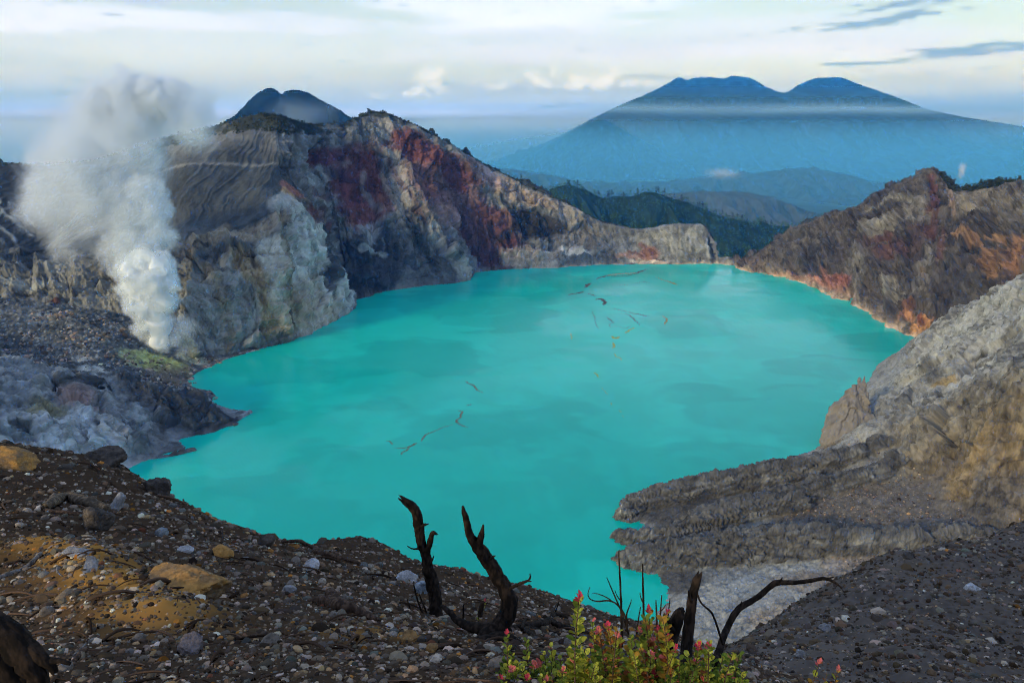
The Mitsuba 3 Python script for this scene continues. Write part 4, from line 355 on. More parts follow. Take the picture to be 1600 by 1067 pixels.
SHRUBS = [
 ('flowering_shrub', [([0.01, 2.43, 197.568], [-0.019, 2.41, 198.138], 'green', 32, 0.0297, 1), ([0.049, 2.529, 197.392], [0.0, 2.509, 197.971], 'green', 40, 0.0339, 0), ([0.118, 2.429, 197.526], [0.053, 2.409, 198.11], 'green', 32, 0.0298, 0), ([0.082, 2.53, 197.382], [0.038, 2.51, 197.925], 'green', 36, 0.0299, 0), ([0.122, 2.368, 197.505], [0.083, 2.348, 198.045], 'green', 38, 0.0371, 1), ([0.182, 2.457, 197.48], [0.123, 2.437, 198.035], 'green', 30, 0.0307, 0), ([0.213, 2.51, 197.49], [0.157, 2.49, 197.941], 'green', 36, 0.0302, 0), ([0.069, 2.309, 197.573], [0.0, 2.289, 198.08], 'green', 36, 0.0321, 1), ([0.105, 2.257, 197.554], [0.057, 2.237, 198.088], 'green', 39, 0.0294, 1), ([0.029, 2.448, 197.422], [-0.049, 2.428, 197.949], 'green', 39, 0.0332, 0), ([0.129, 2.226, 197.728], [0.101, 2.206, 198.123], 'green', 30, 0.0291, 0), ([0.194, 2.372, 197.459], [0.168, 2.352, 198.013], 'green', 33, 0.0389, 0), ([0.196, 2.53, 197.416], [0.152, 2.51, 198.0], 'yellow', 29, 0.0327, 0), ([-0.006, 2.495, 197.493], [-0.038, 2.475, 197.969], 'green', 29, 0.0366, 0), ([0.25, 2.393, 197.641], [0.18, 2.373, 198.067], 'green', 39, 0.0308, 0), ([0.077, 2.34, 197.462], [0.005, 2.32, 198.021], 'yellow', 39, 0.0301, 0), ([0.176, 2.409, 197.454], [0.101, 2.389, 198.018], 'yellow', 36, 0.0348, 1), ([0.044, 2.395, 197.552], [0.011, 2.375, 198.01], 'yellow', 40, 0.032, 0), ([0.131, 2.493, 197.378], [0.084, 2.473, 197.889], 'green', 34, 0.0323, 0), ([0.048, 2.516, 197.389], [0.004, 2.496, 197.918], 'yellow', 36, 0.0366, 0), ([0.194, 2.298, 197.554], [0.125, 2.278, 198.042], 'green', 37, 0.0308, 1), ([0.047, 2.418, 197.456], [0.021, 2.398, 198.014], 'yellow', 31, 0.0343, 0), ([0.139, 2.379, 197.492], [0.093, 2.359, 197.944], 'yellow', 36, 0.0311, 0), ([0.133, 2.483, 197.246], [0.046, 2.463, 197.868], 'green', 29, 0.0352, 0), ([0.247, 2.535, 197.45], [0.173, 2.515, 197.909], 'green', 40, 0.0296, 0), ([0.033, 2.522, 197.288], [0.011, 2.502, 197.849], 'yellow', 36, 0.0295, 0), ([0.133, 2.384, 197.473], [0.051, 2.364, 197.95], 'yellow', 33, 0.0367, 0), ([0.156, 2.238, 197.568], [0.085, 2.218, 198.068], 'green', 28, 0.037, 0), ([0.199, 2.456, 197.278], [0.163, 2.436, 197.868], 'green', 29, 0.0387, 0), ([0.181, 2.347, 197.545], [0.117, 2.327, 198.039], 'green', 29, 0.0378, 0), ([0.19, 2.337, 197.529], [0.12, 2.317, 198.061], 'yellow', 34, 0.0344, 0), ([0.075, 2.442, 197.493], [0.017, 2.422, 197.991], 'yellow', 38, 0.0343, 0), ([0.021, 2.198, 197.607], [-0.029, 2.178, 198.114], 'green', 35, 0.0307, 0), ([0.027, 2.514, 197.381], [-0.051, 2.494, 197.887], 'green', 33, 0.0338, 0), ([0.009, 2.32, 197.446], [-0.041, 2.3, 198.03], 'yellow', 40, 0.031, 1), ([0.111, 2.472, 197.34], [0.086, 2.452, 197.863], 'green', 31, 0.0304, 0), ([0.221, 2.198, 197.7], [0.177, 2.178, 198.167], 'green', 38, 0.0289, 1), ([0.187, 2.23, 197.589], [0.169, 2.21, 198.068], 'yellow', 28, 0.0385, 0), ([0.027, 2.335, 197.677], [-0.014, 2.315, 198.082], 'yellow', 39, 0.0292, 0), ([0.078, 2.335, 197.666], [0.035, 2.315, 198.071], 'yellow', 31, 0.0314, 0), ([0.087, 2.33, 197.567], [0.059, 2.31, 198.032], 'green', 29, 0.0326, 0)], 'low yellow green shrub with few pink tips, at the foot of the forked dead tree', 61, 60),
 ('flowering_shrub_001', [([0.23, 2.185, 197.995], [0.224, 2.165, 198.465], 'yellow', 36, 0.0401, 1), ([0.364, 2.479, 197.569], [0.306, 2.459, 198.157], 'red', 39, 0.0315, 0), ([0.35, 2.236, 197.822], [0.299, 2.216, 198.301], 'red', 37, 0.0323, 1), ([0.34, 2.16, 198.004], [0.32, 2.14, 198.376], 'red', 41, 0.0286, 1), ([0.348, 2.151, 197.981], [0.351, 2.131, 198.366], 'red', 32, 0.0342, 0), ([0.427, 2.208, 197.871], [0.406, 2.188, 198.296], 'red', 44, 0.0342, 0), ([0.537, 2.429, 197.574], [0.482, 2.409, 198.152], 'red', 32, 0.0331, 1), ([0.533, 2.411, 197.794], [0.507, 2.391, 198.256], 'red', 36, 0.0307, 1), ([0.489, 2.289, 197.844], [0.469, 2.269, 198.313], 'red', 40, 0.0366, 0), ([0.555, 2.474, 197.568], [0.559, 2.454, 198.118], 'red', 43, 0.0331, 1), ([0.59, 2.478, 197.756], [0.59, 2.458, 198.193], 'red', 44, 0.0334, 1), ([0.549, 2.223, 197.909], [0.517, 2.203, 198.355], 'red', 36, 0.0382, 0), ([0.547, 2.323, 197.64], [0.509, 2.303, 198.193], 'red', 43, 0.0331, 1), ([0.556, 2.315, 197.684], [0.565, 2.295, 198.199], 'red', 32, 0.0382, 1), ([0.579, 2.173, 197.792], [0.554, 2.153, 198.272], 'red', 37, 0.0313, 1), ([0.616, 2.444, 197.475], [0.587, 2.424, 198.055], 'red', 32, 0.0339, 0), ([0.312, 2.463, 197.594], [0.258, 2.443, 198.069], 'yellow', 37, 0.0286, 0), ([0.256, 2.21, 197.71], [0.199, 2.19, 198.242], 'yellow', 37, 0.0353, 0), ([0.257, 2.18, 197.773], [0.251, 2.16, 198.254], 'yellow', 35, 0.0367, 0), ([0.387, 2.492, 197.586], [0.324, 2.472, 198.031], 'yellow', 32, 0.0299, 0), ([0.338, 2.244, 197.657], [0.326, 2.224, 198.189], 'yellow', 40, 0.0335, 0), ([0.425, 2.421, 197.516], [0.387, 2.401, 198.073], 'red', 40, 0.0378, 0), ([0.435, 2.308, 197.722], [0.406, 2.288, 198.122], 'green', 44, 0.0299, 0), ([0.457, 2.149, 197.881], [0.408, 2.129, 198.279], 'yellow', 36, 0.0296, 0), ([0.479, 2.307, 197.579], [0.475, 2.287, 198.123], 'red', 41, 0.0298, 0), ([0.543, 2.315, 197.58], [0.512, 2.295, 198.103], 'red', 38, 0.0357, 0), ([0.526, 2.3, 197.538], [0.533, 2.28, 198.087], 'green', 41, 0.0338, 0), ([0.227, 2.277, 197.715], [0.218, 2.257, 198.107], 'yellow', 36, 0.0371, 0), ([0.284, 2.168, 197.733], [0.262, 2.148, 198.191], 'yellow', 33, 0.0394, 0), ([0.362, 2.387, 197.423], [0.338, 2.367, 197.986], 'yellow', 33, 0.0357, 0), ([0.377, 2.217, 197.599], [0.358, 2.197, 198.157], 'red', 37, 0.0313, 1), ([0.434, 2.298, 197.62], [0.429, 2.278, 198.075], 'yellow', 43, 0.0395, 0), ([0.562, 2.401, 197.368], [0.51, 2.381, 197.973], 'yellow', 41, 0.034, 0), ([0.261, 2.396, 197.478], [0.194, 2.376, 197.963], 'yellow', 35, 0.0392, 0), ([0.632, 2.482, 197.323], [0.615, 2.462, 197.905], 'yellow', 38, 0.0341, 0), ([0.39, 2.352, 197.602], [0.393, 2.332, 198.17], 'red', 32, 0.0307, 1), ([0.466, 2.175, 197.868], [0.434, 2.155, 198.284], 'red', 40, 0.0293, 0), ([0.246, 2.31, 197.69], [0.232, 2.29, 198.121], 'yellow', 39, 0.0336, 0), ([0.474, 2.264, 197.496], [0.433, 2.244, 198.031], 'yellow', 36, 0.0302, 0), ([0.494, 2.3, 197.556], [0.444, 2.28, 198.038], 'yellow', 35, 0.0304, 0), ([0.657, 2.415, 197.368], [0.624, 2.395, 197.973], 'yellow', 44, 0.0389, 0), ([0.502, 2.274, 197.558], [0.509, 2.254, 198.014], 'yellow', 39, 0.0341, 0), ([0.481, 2.499, 197.257], [0.473, 2.479, 197.881], 'red', 36, 0.0319, 1), ([0.427, 2.307, 197.487], [0.371, 2.287, 198.038], 'red', 36, 0.0374, 0), ([0.538, 2.475, 197.591], [0.521, 2.455, 198.011], 'yellow', 42, 0.0348, 1), ([0.578, 2.333, 197.681], [0.593, 2.313, 198.088], 'red', 35, 0.0401, 0), ([0.283, 2.426, 197.424], [0.253, 2.406, 198.023], 'red', 37, 0.0401, 0), ([0.283, 2.153, 197.845], [0.275, 2.133, 198.217], 'yellow', 38, 0.0392, 0), ([0.654, 2.441, 197.34], [0.63, 2.421, 197.922], 'green', 39, 0.0322, 0), ([0.476, 2.229, 197.716], [0.435, 2.209, 198.171], 'yellow', 36, 0.0326, 0), ([0.411, 2.151, 197.726], [0.417, 2.131, 198.262], 'red', 34, 0.0393, 0), ([0.485, 2.431, 197.572], [0.484, 2.411, 198.011], 'green', 44, 0.0385, 0), ([0.254, 2.288, 197.583], [0.198, 2.268, 198.043], 'yellow', 34, 0.0318, 0), ([0.272, 2.201, 197.613], [0.271, 2.181, 198.111], 'green', 39, 0.0341, 1), ([0.38, 2.38, 197.376], [0.314, 2.36, 197.948], 'red', 41, 0.0346, 0), ([0.35, 2.274, 197.591], [0.311, 2.254, 198.042], 'red', 33, 0.0366, 1), ([0.487, 2.497, 197.413], [0.459, 2.477, 197.921], 'red', 37, 0.0338, 0), ([0.368, 2.24, 197.663], [0.359, 2.22, 198.102], 'yellow', 40, 0.0304, 0), ([0.215, 2.253, 197.666], [0.174, 2.233, 198.127], 'yellow', 35, 0.0383, 0), ([0.644, 2.475, 197.42], [0.627, 2.455, 197.857], 'yellow', 41, 0.0356, 0), ([0.393, 2.182, 197.572], [0.391, 2.162, 198.096], 'yellow', 44, 0.0393, 0), ([0.496, 2.177, 197.678], [0.468, 2.157, 198.124], 'red', 40, 0.0343, 0), ([0.475, 2.411, 197.403], [0.425, 2.391, 197.911], 'red', 36, 0.0394, 0), ([0.236, 2.205, 197.672], [0.206, 2.185, 198.195], 'green', 37, 0.0291, 1), ([0.523, 2.217, 197.634], [0.542, 2.197, 198.079], 'yellow', 41, 0.0332, 0), ([0.363, 2.242, 197.759], [0.363, 2.222, 198.184], 'green', 33, 0.0344, 0), ([0.535, 2.484, 197.347], [0.492, 2.464, 197.913], 'yellow', 33, 0.0373, 0), ([0.376, 2.442, 197.423], [0.331, 2.422, 197.998], 'yellow', 32, 0.0396, 0), ([0.591, 2.491, 197.486], [0.56, 2.471, 197.991], 'yellow', 39, 0.034, 0), ([0.418, 2.244, 197.646], [0.391, 2.224, 198.069], 'red', 39, 0.0398, 0), ([0.582, 2.192, 197.702], [0.545, 2.172, 198.116], 'yellow', 39, 0.0365, 0), ([0.389, 2.373, 197.58], [0.39, 2.353, 198.0], 'red', 44, 0.0359, 0), ([0.309, 2.252, 197.681], [0.267, 2.232, 198.095], 'yellow', 34, 0.0291, 0), ([0.435, 2.486, 197.359], [0.403, 2.466, 197.866], 'yellow', 33, 0.0337, 1), ([0.463, 2.205, 197.834], [0.48, 2.185, 198.226], 'yellow', 33, 0.0303, 1), ([0.573, 2.186, 197.568], [0.566, 2.166, 198.114], 'yellow', 33, 0.0396, 1), ([0.3, 2.143, 197.844], [0.28, 2.123, 198.235], 'yellow', 39, 0.0315, 0), ([0.468, 2.268, 197.648], [0.414, 2.248, 198.124], 'red', 43, 0.0385, 0), ([0.396, 2.31, 197.638], [0.351, 2.29, 198.127], 'yellow', 44, 0.0338, 1), ([0.529, 2.287, 197.623], [0.511, 2.267, 198.074], 'yellow', 34, 0.0348, 1), ([0.461, 2.44, 197.364], [0.458, 2.42, 197.905], 'yellow', 43, 0.0385, 0), ([0.474, 2.205, 197.637], [0.419, 2.185, 198.165], 'yellow', 34, 0.0323, 0), ([0.521, 2.442, 197.452], [0.527, 2.422, 197.986], 'yellow', 32, 0.0334, 0), ([0.387, 2.454, 197.568], [0.389, 2.434, 197.989], 'yellow', 33, 0.0379, 0), ([0.591, 2.497, 197.429], [0.559, 2.477, 197.957], 'yellow', 44, 0.0318, 0), ([0.593, 2.307, 197.634], [0.576, 2.287, 198.089], 'red', 41, 0.0356, 0), ([0.25, 2.256, 197.62], [0.213, 2.236, 198.079], 'yellow', 37, 0.0355, 0), ([0.522, 2.393, 197.399], [0.478, 2.373, 197.954], 'yellow', 37, 0.0387, 0), ([0.562, 2.441, 197.3], [0.555, 2.421, 197.916], 'green', 36, 0.0307, 0), ([0.516, 2.357, 197.519], [0.513, 2.337, 198.103], 'yellow', 43, 0.0361, 1), ([0.493, 2.242, 197.678], [0.441, 2.222, 198.143], 'red', 39, 0.0325, 0), ([0.553, 2.424, 197.506], [0.559, 2.404, 198.035], 'yellow', 40, 0.0338, 0), ([0.536, 2.362, 197.448], [0.55, 2.342, 197.943], 'yellow', 41, 0.0377, 0), ([0.23, 2.161, 197.705], [0.168, 2.141, 198.149], 'green', 33, 0.0329, 0)], 'tall middle shrub with amber leaves and many pink leaf tips before the lake', 62, 170),
 ('flowering_shrub_002', [([0.587, 2.167, 197.716], [0.57, 2.147, 198.238], 'green', 34, 0.0372, 0), ([0.621, 2.23, 197.827], [0.614, 2.21, 198.208], 'green', 33, 0.0345, 0), ([0.65, 2.234, 197.747], [0.651, 2.214, 198.237], 'red', 29, 0.0354, 1), ([0.638, 2.143, 197.892], [0.654, 2.123, 198.314], 'red', 37, 0.0286, 1), ([0.676, 2.409, 197.532], [0.69, 2.389, 198.025], 'green', 31, 0.0289, 1), ([0.721, 2.284, 197.657], [0.688, 2.264, 198.142], 'green', 39, 0.0328, 0), ([0.761, 2.35, 197.665], [0.742, 2.33, 198.102], 'green', 33, 0.0366, 0), ([0.68, 2.133, 197.916], [0.654, 2.113, 198.337], 'yellow', 35, 0.0302, 0), ([0.726, 2.2, 197.83], [0.728, 2.18, 198.224], 'green', 30, 0.0356, 0), ([0.698, 2.121, 197.884], [0.732, 2.101, 198.302], 'green', 28, 0.0343, 0), ([0.857, 2.445, 197.594], [0.87, 2.425, 198.034], 'green', 31, 0.0346, 0), ([0.799, 2.246, 197.644], [0.791, 2.226, 198.147], 'green', 34, 0.0319, 0), ([0.784, 2.321, 197.509], [0.76, 2.301, 198.07], 'green', 29, 0.0338, 0), ([0.749, 2.361, 197.603], [0.715, 2.341, 198.022], 'green', 28, 0.0324, 0), ([0.674, 2.419, 197.54], [0.66, 2.399, 197.974], 'green', 38, 0.0325, 0), ([0.78, 2.241, 197.563], [0.77, 2.221, 198.11], 'green', 31, 0.0362, 1), ([0.848, 2.435, 197.434], [0.886, 2.415, 197.954], 'green', 36, 0.0347, 0), ([0.591, 2.297, 197.585], [0.611, 2.277, 198.028], 'green', 35, 0.0383, 0), ([0.764, 2.421, 197.413], [0.771, 2.401, 197.903], 'green', 35, 0.0363, 0), ([0.623, 2.28, 197.677], [0.638, 2.26, 198.121], 'yellow', 37, 0.0301, 0), ([0.774, 2.281, 197.549], [0.767, 2.261, 198.014], 'yellow', 40, 0.0387, 0), ([0.707, 2.3, 197.588], [0.686, 2.28, 198.08], 'green', 35, 0.0293, 0), ([0.653, 2.246, 197.722], [0.663, 2.226, 198.142], 'yellow', 31, 0.0307, 0), ([0.775, 2.127, 197.691], [0.775, 2.107, 198.218], 'yellow', 36, 0.0332, 0), ([0.692, 2.166, 197.789], [0.717, 2.146, 198.171], 'yellow', 35, 0.0315, 0), ([0.747, 2.407, 197.349], [0.725, 2.387, 197.912], 'green', 31, 0.0333, 0), ([0.737, 2.23, 197.626], [0.762, 2.21, 198.063], 'green', 32, 0.0292, 0), ([0.802, 2.438, 197.424], [0.787, 2.418, 197.889], 'green', 32, 0.0338, 0), ([0.614, 2.293, 197.538], [0.619, 2.273, 198.063], 'yellow', 31, 0.0381, 0), ([0.691, 2.221, 197.578], [0.703, 2.201, 198.089], 'green', 36, 0.0332, 0), ([0.747, 2.284, 197.55], [0.736, 2.264, 198.061], 'green', 35, 0.033, 0), ([0.617, 2.118, 197.802], [0.609, 2.098, 198.244], 'green', 28, 0.0354, 0), ([0.633, 2.187, 197.678], [0.595, 2.167, 198.175], 'green', 31, 0.0331, 0), ([0.689, 2.27, 197.589], [0.686, 2.25, 198.058], 'green', 37, 0.0342, 0), ([0.681, 2.154, 197.704], [0.665, 2.134, 198.14], 'yellow', 39, 0.0303, 0), ([0.567, 2.206, 197.66], [0.569, 2.186, 198.074], 'green', 32, 0.0342, 1), ([0.813, 2.284, 197.538], [0.79, 2.264, 198.02], 'green', 35, 0.0291, 1), ([0.799, 2.215, 197.616], [0.791, 2.195, 198.112], 'green', 39, 0.0375, 0), ([0.826, 2.289, 197.453], [0.838, 2.269, 198.02], 'green', 32, 0.0349, 0), ([0.861, 2.446, 197.427], [0.835, 2.426, 197.989], 'yellow', 32, 0.0394, 0), ([0.8, 2.242, 197.522], [0.795, 2.222, 198.054], 'green', 34, 0.0342, 0), ([0.655, 2.294, 197.552], [0.663, 2.274, 198.075], 'green', 37, 0.0384, 0), ([0.618, 2.347, 197.621], [0.623, 2.327, 198.054], 'green', 39, 0.0343, 0), ([0.682, 2.285, 197.498], [0.673, 2.265, 198.062], 'green', 36, 0.0353, 0), ([0.527, 2.128, 197.779], [0.544, 2.108, 198.227], 'green', 31, 0.0305, 0), ([0.63, 2.33, 197.516], [0.647, 2.31, 198.023], 'green', 29, 0.0394, 0), ([0.652, 2.403, 197.511], [0.641, 2.383, 197.999], 'green', 29, 0.0342, 0)], 'green leafy shrub at the foot of the arching dead branch', 63, 60),
 ('pink_sprig', [([1.057, 2.286, 197.686], [1.103, 2.266, 198.124], 'red', 15, 0.0318, 1), ([1.1, 2.212, 197.735], [1.137, 2.192, 198.162], 'red', 22, 0.0246, 1), ([1.086, 2.246, 197.691], [1.116, 2.226, 198.114], 'red', 15, 0.0252, 0)], 'small lone reddish sprig at the bottom edge on the dark slope', 64, 10),
 ('green_sprout', [([-0.205, 3.95, 196.97], [-0.168, 3.95, 197.186], 'yellow', 22, 0.022, 1)], 'single upright yellow green sprout beside the trunk of the forked dead tree', 65, 10),
]
STROKES = {
 'A': [
  [[[-196.1,984.8,139.6],[-178.9,1004.6,158.0],[-165.5,1040.2,169.6]],7,[0.12,0.045,0.042],0.75,0.0],
  [[[-160.6,1023.7,147.0],[-132.6,984.1,108.9],[-107.8,966.9,74.4]],6,[0.125,0.065,0.06],0.6,0.0],
  [[[-253.0,863.2,155.0],[-238.9,843.9,129.5],[-211.7,827.4,104.7],[-209.7,854.6,67.2],[-199.9,826.6,30.9],[-176.0,792.3,12.3]],4,[0.05,0.055,0.06],0.85,-5],
  [[[-246.7,960.9,152.3],[-221.5,975.4,155.3],[-197.8,987.0,153.3]],12,[0.12,0.042,0.04],0.9,0.0],
  [[[-224.0,884.8,117.8],[-213.2,942.7,120.6],[-192.7,961.0,123.8]],13,[0.125,0.044,0.042],0.9,0.0],
  [[[-214.3,824.6,103.1],[-208.5,916.6,95.2],[-187.0,937.0,89.3]],12,[0.13,0.05,0.046],0.9,0.0],
  [[[-212.9,884.3,80.2],[-195.6,920.5,80.8]],8,[0.15,0.062,0.056],0.8,0.0],
  [[[-176.9,1025.5,173.8],[-147.1,1037.0,162.2],[-126.5,1045.5,150.7],[-94.1,1074.5,126.8],[-65.0,1078.0,108.1]],9,[0.13,0.045,0.042],0.9,0.0],
  [[[-143.4,1062.6,182.6],[-108.5,1075.8,165.5],[-74.9,1089.0,146.1]],7,[0.13,0.055,0.05],0.8,0.0],
  [[[-164.9,1023.9,161.6],[-164.7,988.5,125.5],[-141.3,956.9,87.0],[-119.1,960.4,75.5]],7,[0.185,0.165,0.155],0.75,3],
  [[[-186.0,991.9,149.4],[-187.8,961.0,117.5],[-167.7,954.3,87.7]],5,[0.165,0.155,0.15],0.7,2],
  [[[-132.8,1014.4,137.5],[-115.1,992.0,108.5],[-99.9,982.6,82.6]],7,[0.21,0.165,0.16],0.75,2],
  [[[-153.7,1032.1,151.2],[-142.7,1004.3,119.1],[-123.3,973.1,94.5]],2.5,[0.09,0.06,0.06],0.7,-3],
  [[[-177.5,1006.4,156.1],[-175.9,972.1,122.1],[-155.2,948.6,87.5]],2.5,[0.08,0.075,0.075],0.7,-3],
  [[[-105.0,1039.2,123.9],[-63.6,1060.2,74.3],[-40.0,1044.7,32.0]],20,[0.13,0.08,0.08],0.8,0.0],
  [[[-40.7,1067.0,74.6],[-36.9,1044.4,41.4],[-33.9,1026.2,13.9]],16,[0.1,0.045,0.04],0.9,0.0],
  [[[-210.1,865.6,75.6],[-184.8,766.8,31.3]],13,[0.042,0.047,0.052],0.9,0.0],
  [[[-179.4,904.5,65.6],[-179.9,864.1,15.4]],15,[0.04,0.046,0.05],0.9,0.0],
  [[[-130.4,952.4,75.2],[-97.4,940.6,17.1]],10,[0.045,0.05,0.054],0.85,-2],
  [[[-117.9,960.3,75.0],[-90.2,962.2,42.1],[-61.2,946.8,6.6]],6,[0.19,0.19,0.185],0.75,3],
  [[[-184.8,923.9,74.7],[-168.1,919.0,54.1]],5,[0.21,0.23,0.24],0.8,0.0],
  [[[-181.7,899.2,48.9],[-158.4,914.3,40.3]],4.5,[0.26,0.28,0.28],0.8,0.0],
  [[[-159.4,924.9,58.3],[-152.6,905.1,31.9],[-155.6,881.8,14.4]],2,[0.2,0.21,0.21],0.6,0.0],
  [[[-230.9,708.5,85.2],[-216.8,676.2,56.9],[-210.8,667.6,25.5]],11,[0.35,0.36,0.34],0.7,0.0],
  [[[-223.8,785.2,108.1],[-216.9,756.8,73.0],[-207.2,721.3,36.6]],1.8,[0.12,0.12,0.12],0.7,-3],
  [[[-212.6,811.2,94.7],[-201.0,771.1,64.2],[-188.8,762.4,26.9]],4,[0.42,0.43,0.42],0.7,2],
  [[[-235.2,777.3,115.5],[-216.9,693.3,76.8],[-206.0,670.0,22.2]],1.5,[0.13,0.12,0.11],0.7,-3],
  [[[-254.0,693.0,74.7],[-227.6,671.6,51.7],[-224.7,663.6,15.2]],11,[0.26,0.19,0.1],0.75,0.0],
  [[[-271.2,668.9,69.9],[-253.7,644.0,40.7],[-246.1,631.7,8.8]],7,[0.22,0.18,0.12],0.6,0.0],
  [[[-243.6,701.8,79.2],[-232.1,667.4,52.2]],2,[0.1,0.09,0.08],0.6,-3],
  [[[-319.0,701.3,87.3],[-287.2,701.7,96.2],[-274.5,727.8,100.9]],6,[0.24,0.195,0.14],0.8,0.0],
  [[[-312.2,687.2,78.5],[-281.1,692.9,90.5]],4.5,[0.055,0.06,0.066],0.85,-2],
  [[[-545.9,810.5,108.9],[-517.9,790.3,97.3],[-490.3,767.2,84.8]],3,[0.22,0.225,0.22],0.8,1.5],
  [[[-521.9,769.8,96.2],[-497.0,748.6,85.5],[-461.6,708.0,74.8]],3,[0.22,0.225,0.22],0.8,1.5],
  [[[-504.6,740.3,84.7],[-469.2,702.8,78.9],[-458.0,694.3,71.6]],2.5,[0.2,0.205,0.2],0.7,1],
  [[[-457.5,693.6,69.1],[-453.8,739.1,83.0],[-435.2,770.0,103.7]],3.5,[0.22,0.225,0.22],0.8,2],
  [[[-440.0,693.2,74.4],[-449.7,736.6,81.6],[-444.1,762.2,97.8]],2.5,[0.2,0.205,0.2],0.8,1],
  [[[-429.4,698.6,72.2],[-428.1,726.7,84.3],[-416.8,745.1,95.1]],2.5,[0.19,0.195,0.19],0.7,1],
  [[[-470.3,682.4,69.4],[-455.8,694.4,66.9],[-416.8,681.5,64.3]],3,[0.2,0.2,0.195],0.7,0.0],
  [[[-527.4,819.7,104.4],[-498.0,789.0,87.7]],1.6,[0.25,0.25,0.25],0.8,0.0],
  [[[-459.2,661.6,48.4],[-419.3,666.2,53.0],[-392.9,672.3,63.2]],2.5,[0.045,0.05,0.052],0.8,-2],
  [[[-461.7,673.0,58.1],[-427.3,669.4,55.8]],5,[0.26,0.27,0.27],0.75,0.0],
  [[[-411.9,649.8,42.2],[-406.7,651.2,42.7]],4,[0.16,0.06,0.045],0.8,0.0],
  [[[-407.4,672.3,57.9],[-383.2,683.7,63.7],[-346.1,671.2,69.8]],3,[0.19,0.17,0.15],0.6,0.0],
  [[[-15.5,1056.0,39.4],[27.9,1108.3,56.6],[71.7,1103.4,42.9]],9,[0.034,0.036,0.04],0.8,0.0],
  [[[42.4,1106.0,56.5],[75.5,1109.5,46.4],[98.8,1105.7,28.0]],5,[0.1,0.09,0.085],0.6,0.0],
  [[[18.1,1044.5,19.8],[31.7,1037.1,3.2]],7,[0.33,0.27,0.21],0.7,0.0],
  [[[73.5,1075.4,23.7],[99.9,1060.9,12.9],[114.0,1059.8,5.3]],4,[0.46,0.43,0.4],0.8,0.0],
  [[[172.6,1090.9,14.4],[194.8,1087.6,7.6],[215.9,1065.7,1.3]],4,[0.19,0.095,0.07],0.85,0.0],
  [[[189.0,1105.5,23.4],[204.8,1085.7,12.6]],4,[0.15,0.07,0.055],0.8,0.0],
  [[[184.9,1077.9,7.0],[220.2,1066.8,2.0]],3,[0.46,0.38,0.32],0.8,0.0],
 ],
 'B': [
  [[[516.4,947.7,132.1],[505.4,910.9,106.0],[489.4,891.2,80.0],[476.7,858.1,71.2]],6,[0.1,0.048,0.042],0.85,-5],
  [[[453.7,973.8,83.6],[480.2,972.8,107.2],[487.8,919.0,110.0]],7,[0.19,0.18,0.165],0.8,1.5],
  [[[483.9,920.6,105.5],[474.4,883.0,81.9]],3,[0.04,0.038,0.038],0.85,-4],
  [[[477.2,832.3,69.7],[614.1,1009.8,49.6],[501.0,775.6,84.2],[494.0,728.5,99.5]],3.5,[0.27,0.165,0.09],0.85,2],
  [[[466.6,802.8,63.7],[491.1,804.2,65.7],[494.8,772.5,74.6]],5,[0.042,0.038,0.036],0.85,-3],
  [[[484.5,756.8,72.6],[458.5,714.8,55.5]],10,[0.2,0.112,0.06],0.8,0.0],
  [[[486.7,724.8,89.3],[455.8,681.4,70.2]],10,[0.22,0.115,0.06],0.8,0.0],
  [[[381.0,889.7,14.6],[400.9,882.7,13.0]],8,[0.22,0.088,0.075],0.85,0.0],
  [[[432.9,935.8,55.8],[458.8,915.7,63.7]],8,[0.12,0.052,0.048],0.8,0.0],
  [[[418.6,824.3,31.9],[404.0,775.2,17.5]],5,[0.19,0.175,0.145],0.8,0.0],
  [[[362.6,1003.4,30.5],[360.4,990.8,9.9]],4,[0.04,0.04,0.042],0.8,-3],
  [[[495.7,849.2,85.5],[491.9,834.7,82.7]],4,[0.19,0.18,0.17],0.8,3],
  [[[394.7,734.2,13.8],[395.6,722.2,9.1]],5,[0.27,0.13,0.06],0.9,0.0],
  [[[397.0,713.3,16.4],[398.5,708.5,11.5]],5,[0.13,0.04,0.03],0.9,0.0],
  [[[391.9,693.0,5.0],[392.8,681.3,5.1]],4,[0.34,0.16,0.05],0.9,0.0],
  [[[428.9,1013.6,68.0],[415.9,914.5,44.8],[398.4,847.0,20.6]],3,[0.17,0.155,0.145],0.6,2],
  [[[478.8,938.9,90.3],[456.0,858.5,55.4],[421.1,808.0,27.6]],2.5,[0.05,0.046,0.045],0.7,-3],
  [[[476.6,791.3,60.0],[452.7,754.2,32.6],[404.5,688.1,23.0]],4,[0.05,0.046,0.045],0.7,-3],
  [[[389.5,1014.0,41.1],[392.0,961.7,20.7],[374.5,880.4,5.9]],3,[0.05,0.047,0.047],0.6,-3],
  [[[547.8,893.7,109.6],[518.9,808.5,106.7],[514.1,759.6,103.8]],3,[0.06,0.052,0.048],0.6,-2],
  [[[443.9,804.4,43.8],[417.9,739.4,32.8]],4,[0.17,0.12,0.08],0.7,2],
 ],
 'C': [
  [[[71.0,355.7,0.9],[98.9,361.6,4.4],[132.4,368.9,7.3],[160.3,354.4,14.8]],8,[0.085,0.08,0.077],0.9,0.0],
  [[[59.9,312.8,8.3],[76.6,308.8,12.9],[97.1,315.4,13.0],[117.5,315.4,16.5]],8,[0.08,0.075,0.073],0.9,0.0],
  [[[178.9,361.6,19.3],[205.0,373.5,19.7]],5,[0.085,0.08,0.077],0.8,0.0],
  [[[108.2,293.6,3.2],[125.0,300.2,3.6],[141.7,297.6,7.4]],6,[0.215,0.22,0.228],0.8,0.0],
  [[[85.9,279.8,2.3],[106.4,286.4,3.7],[119.4,276.5,5.3]],6,[0.2,0.205,0.212],0.7,0.0],
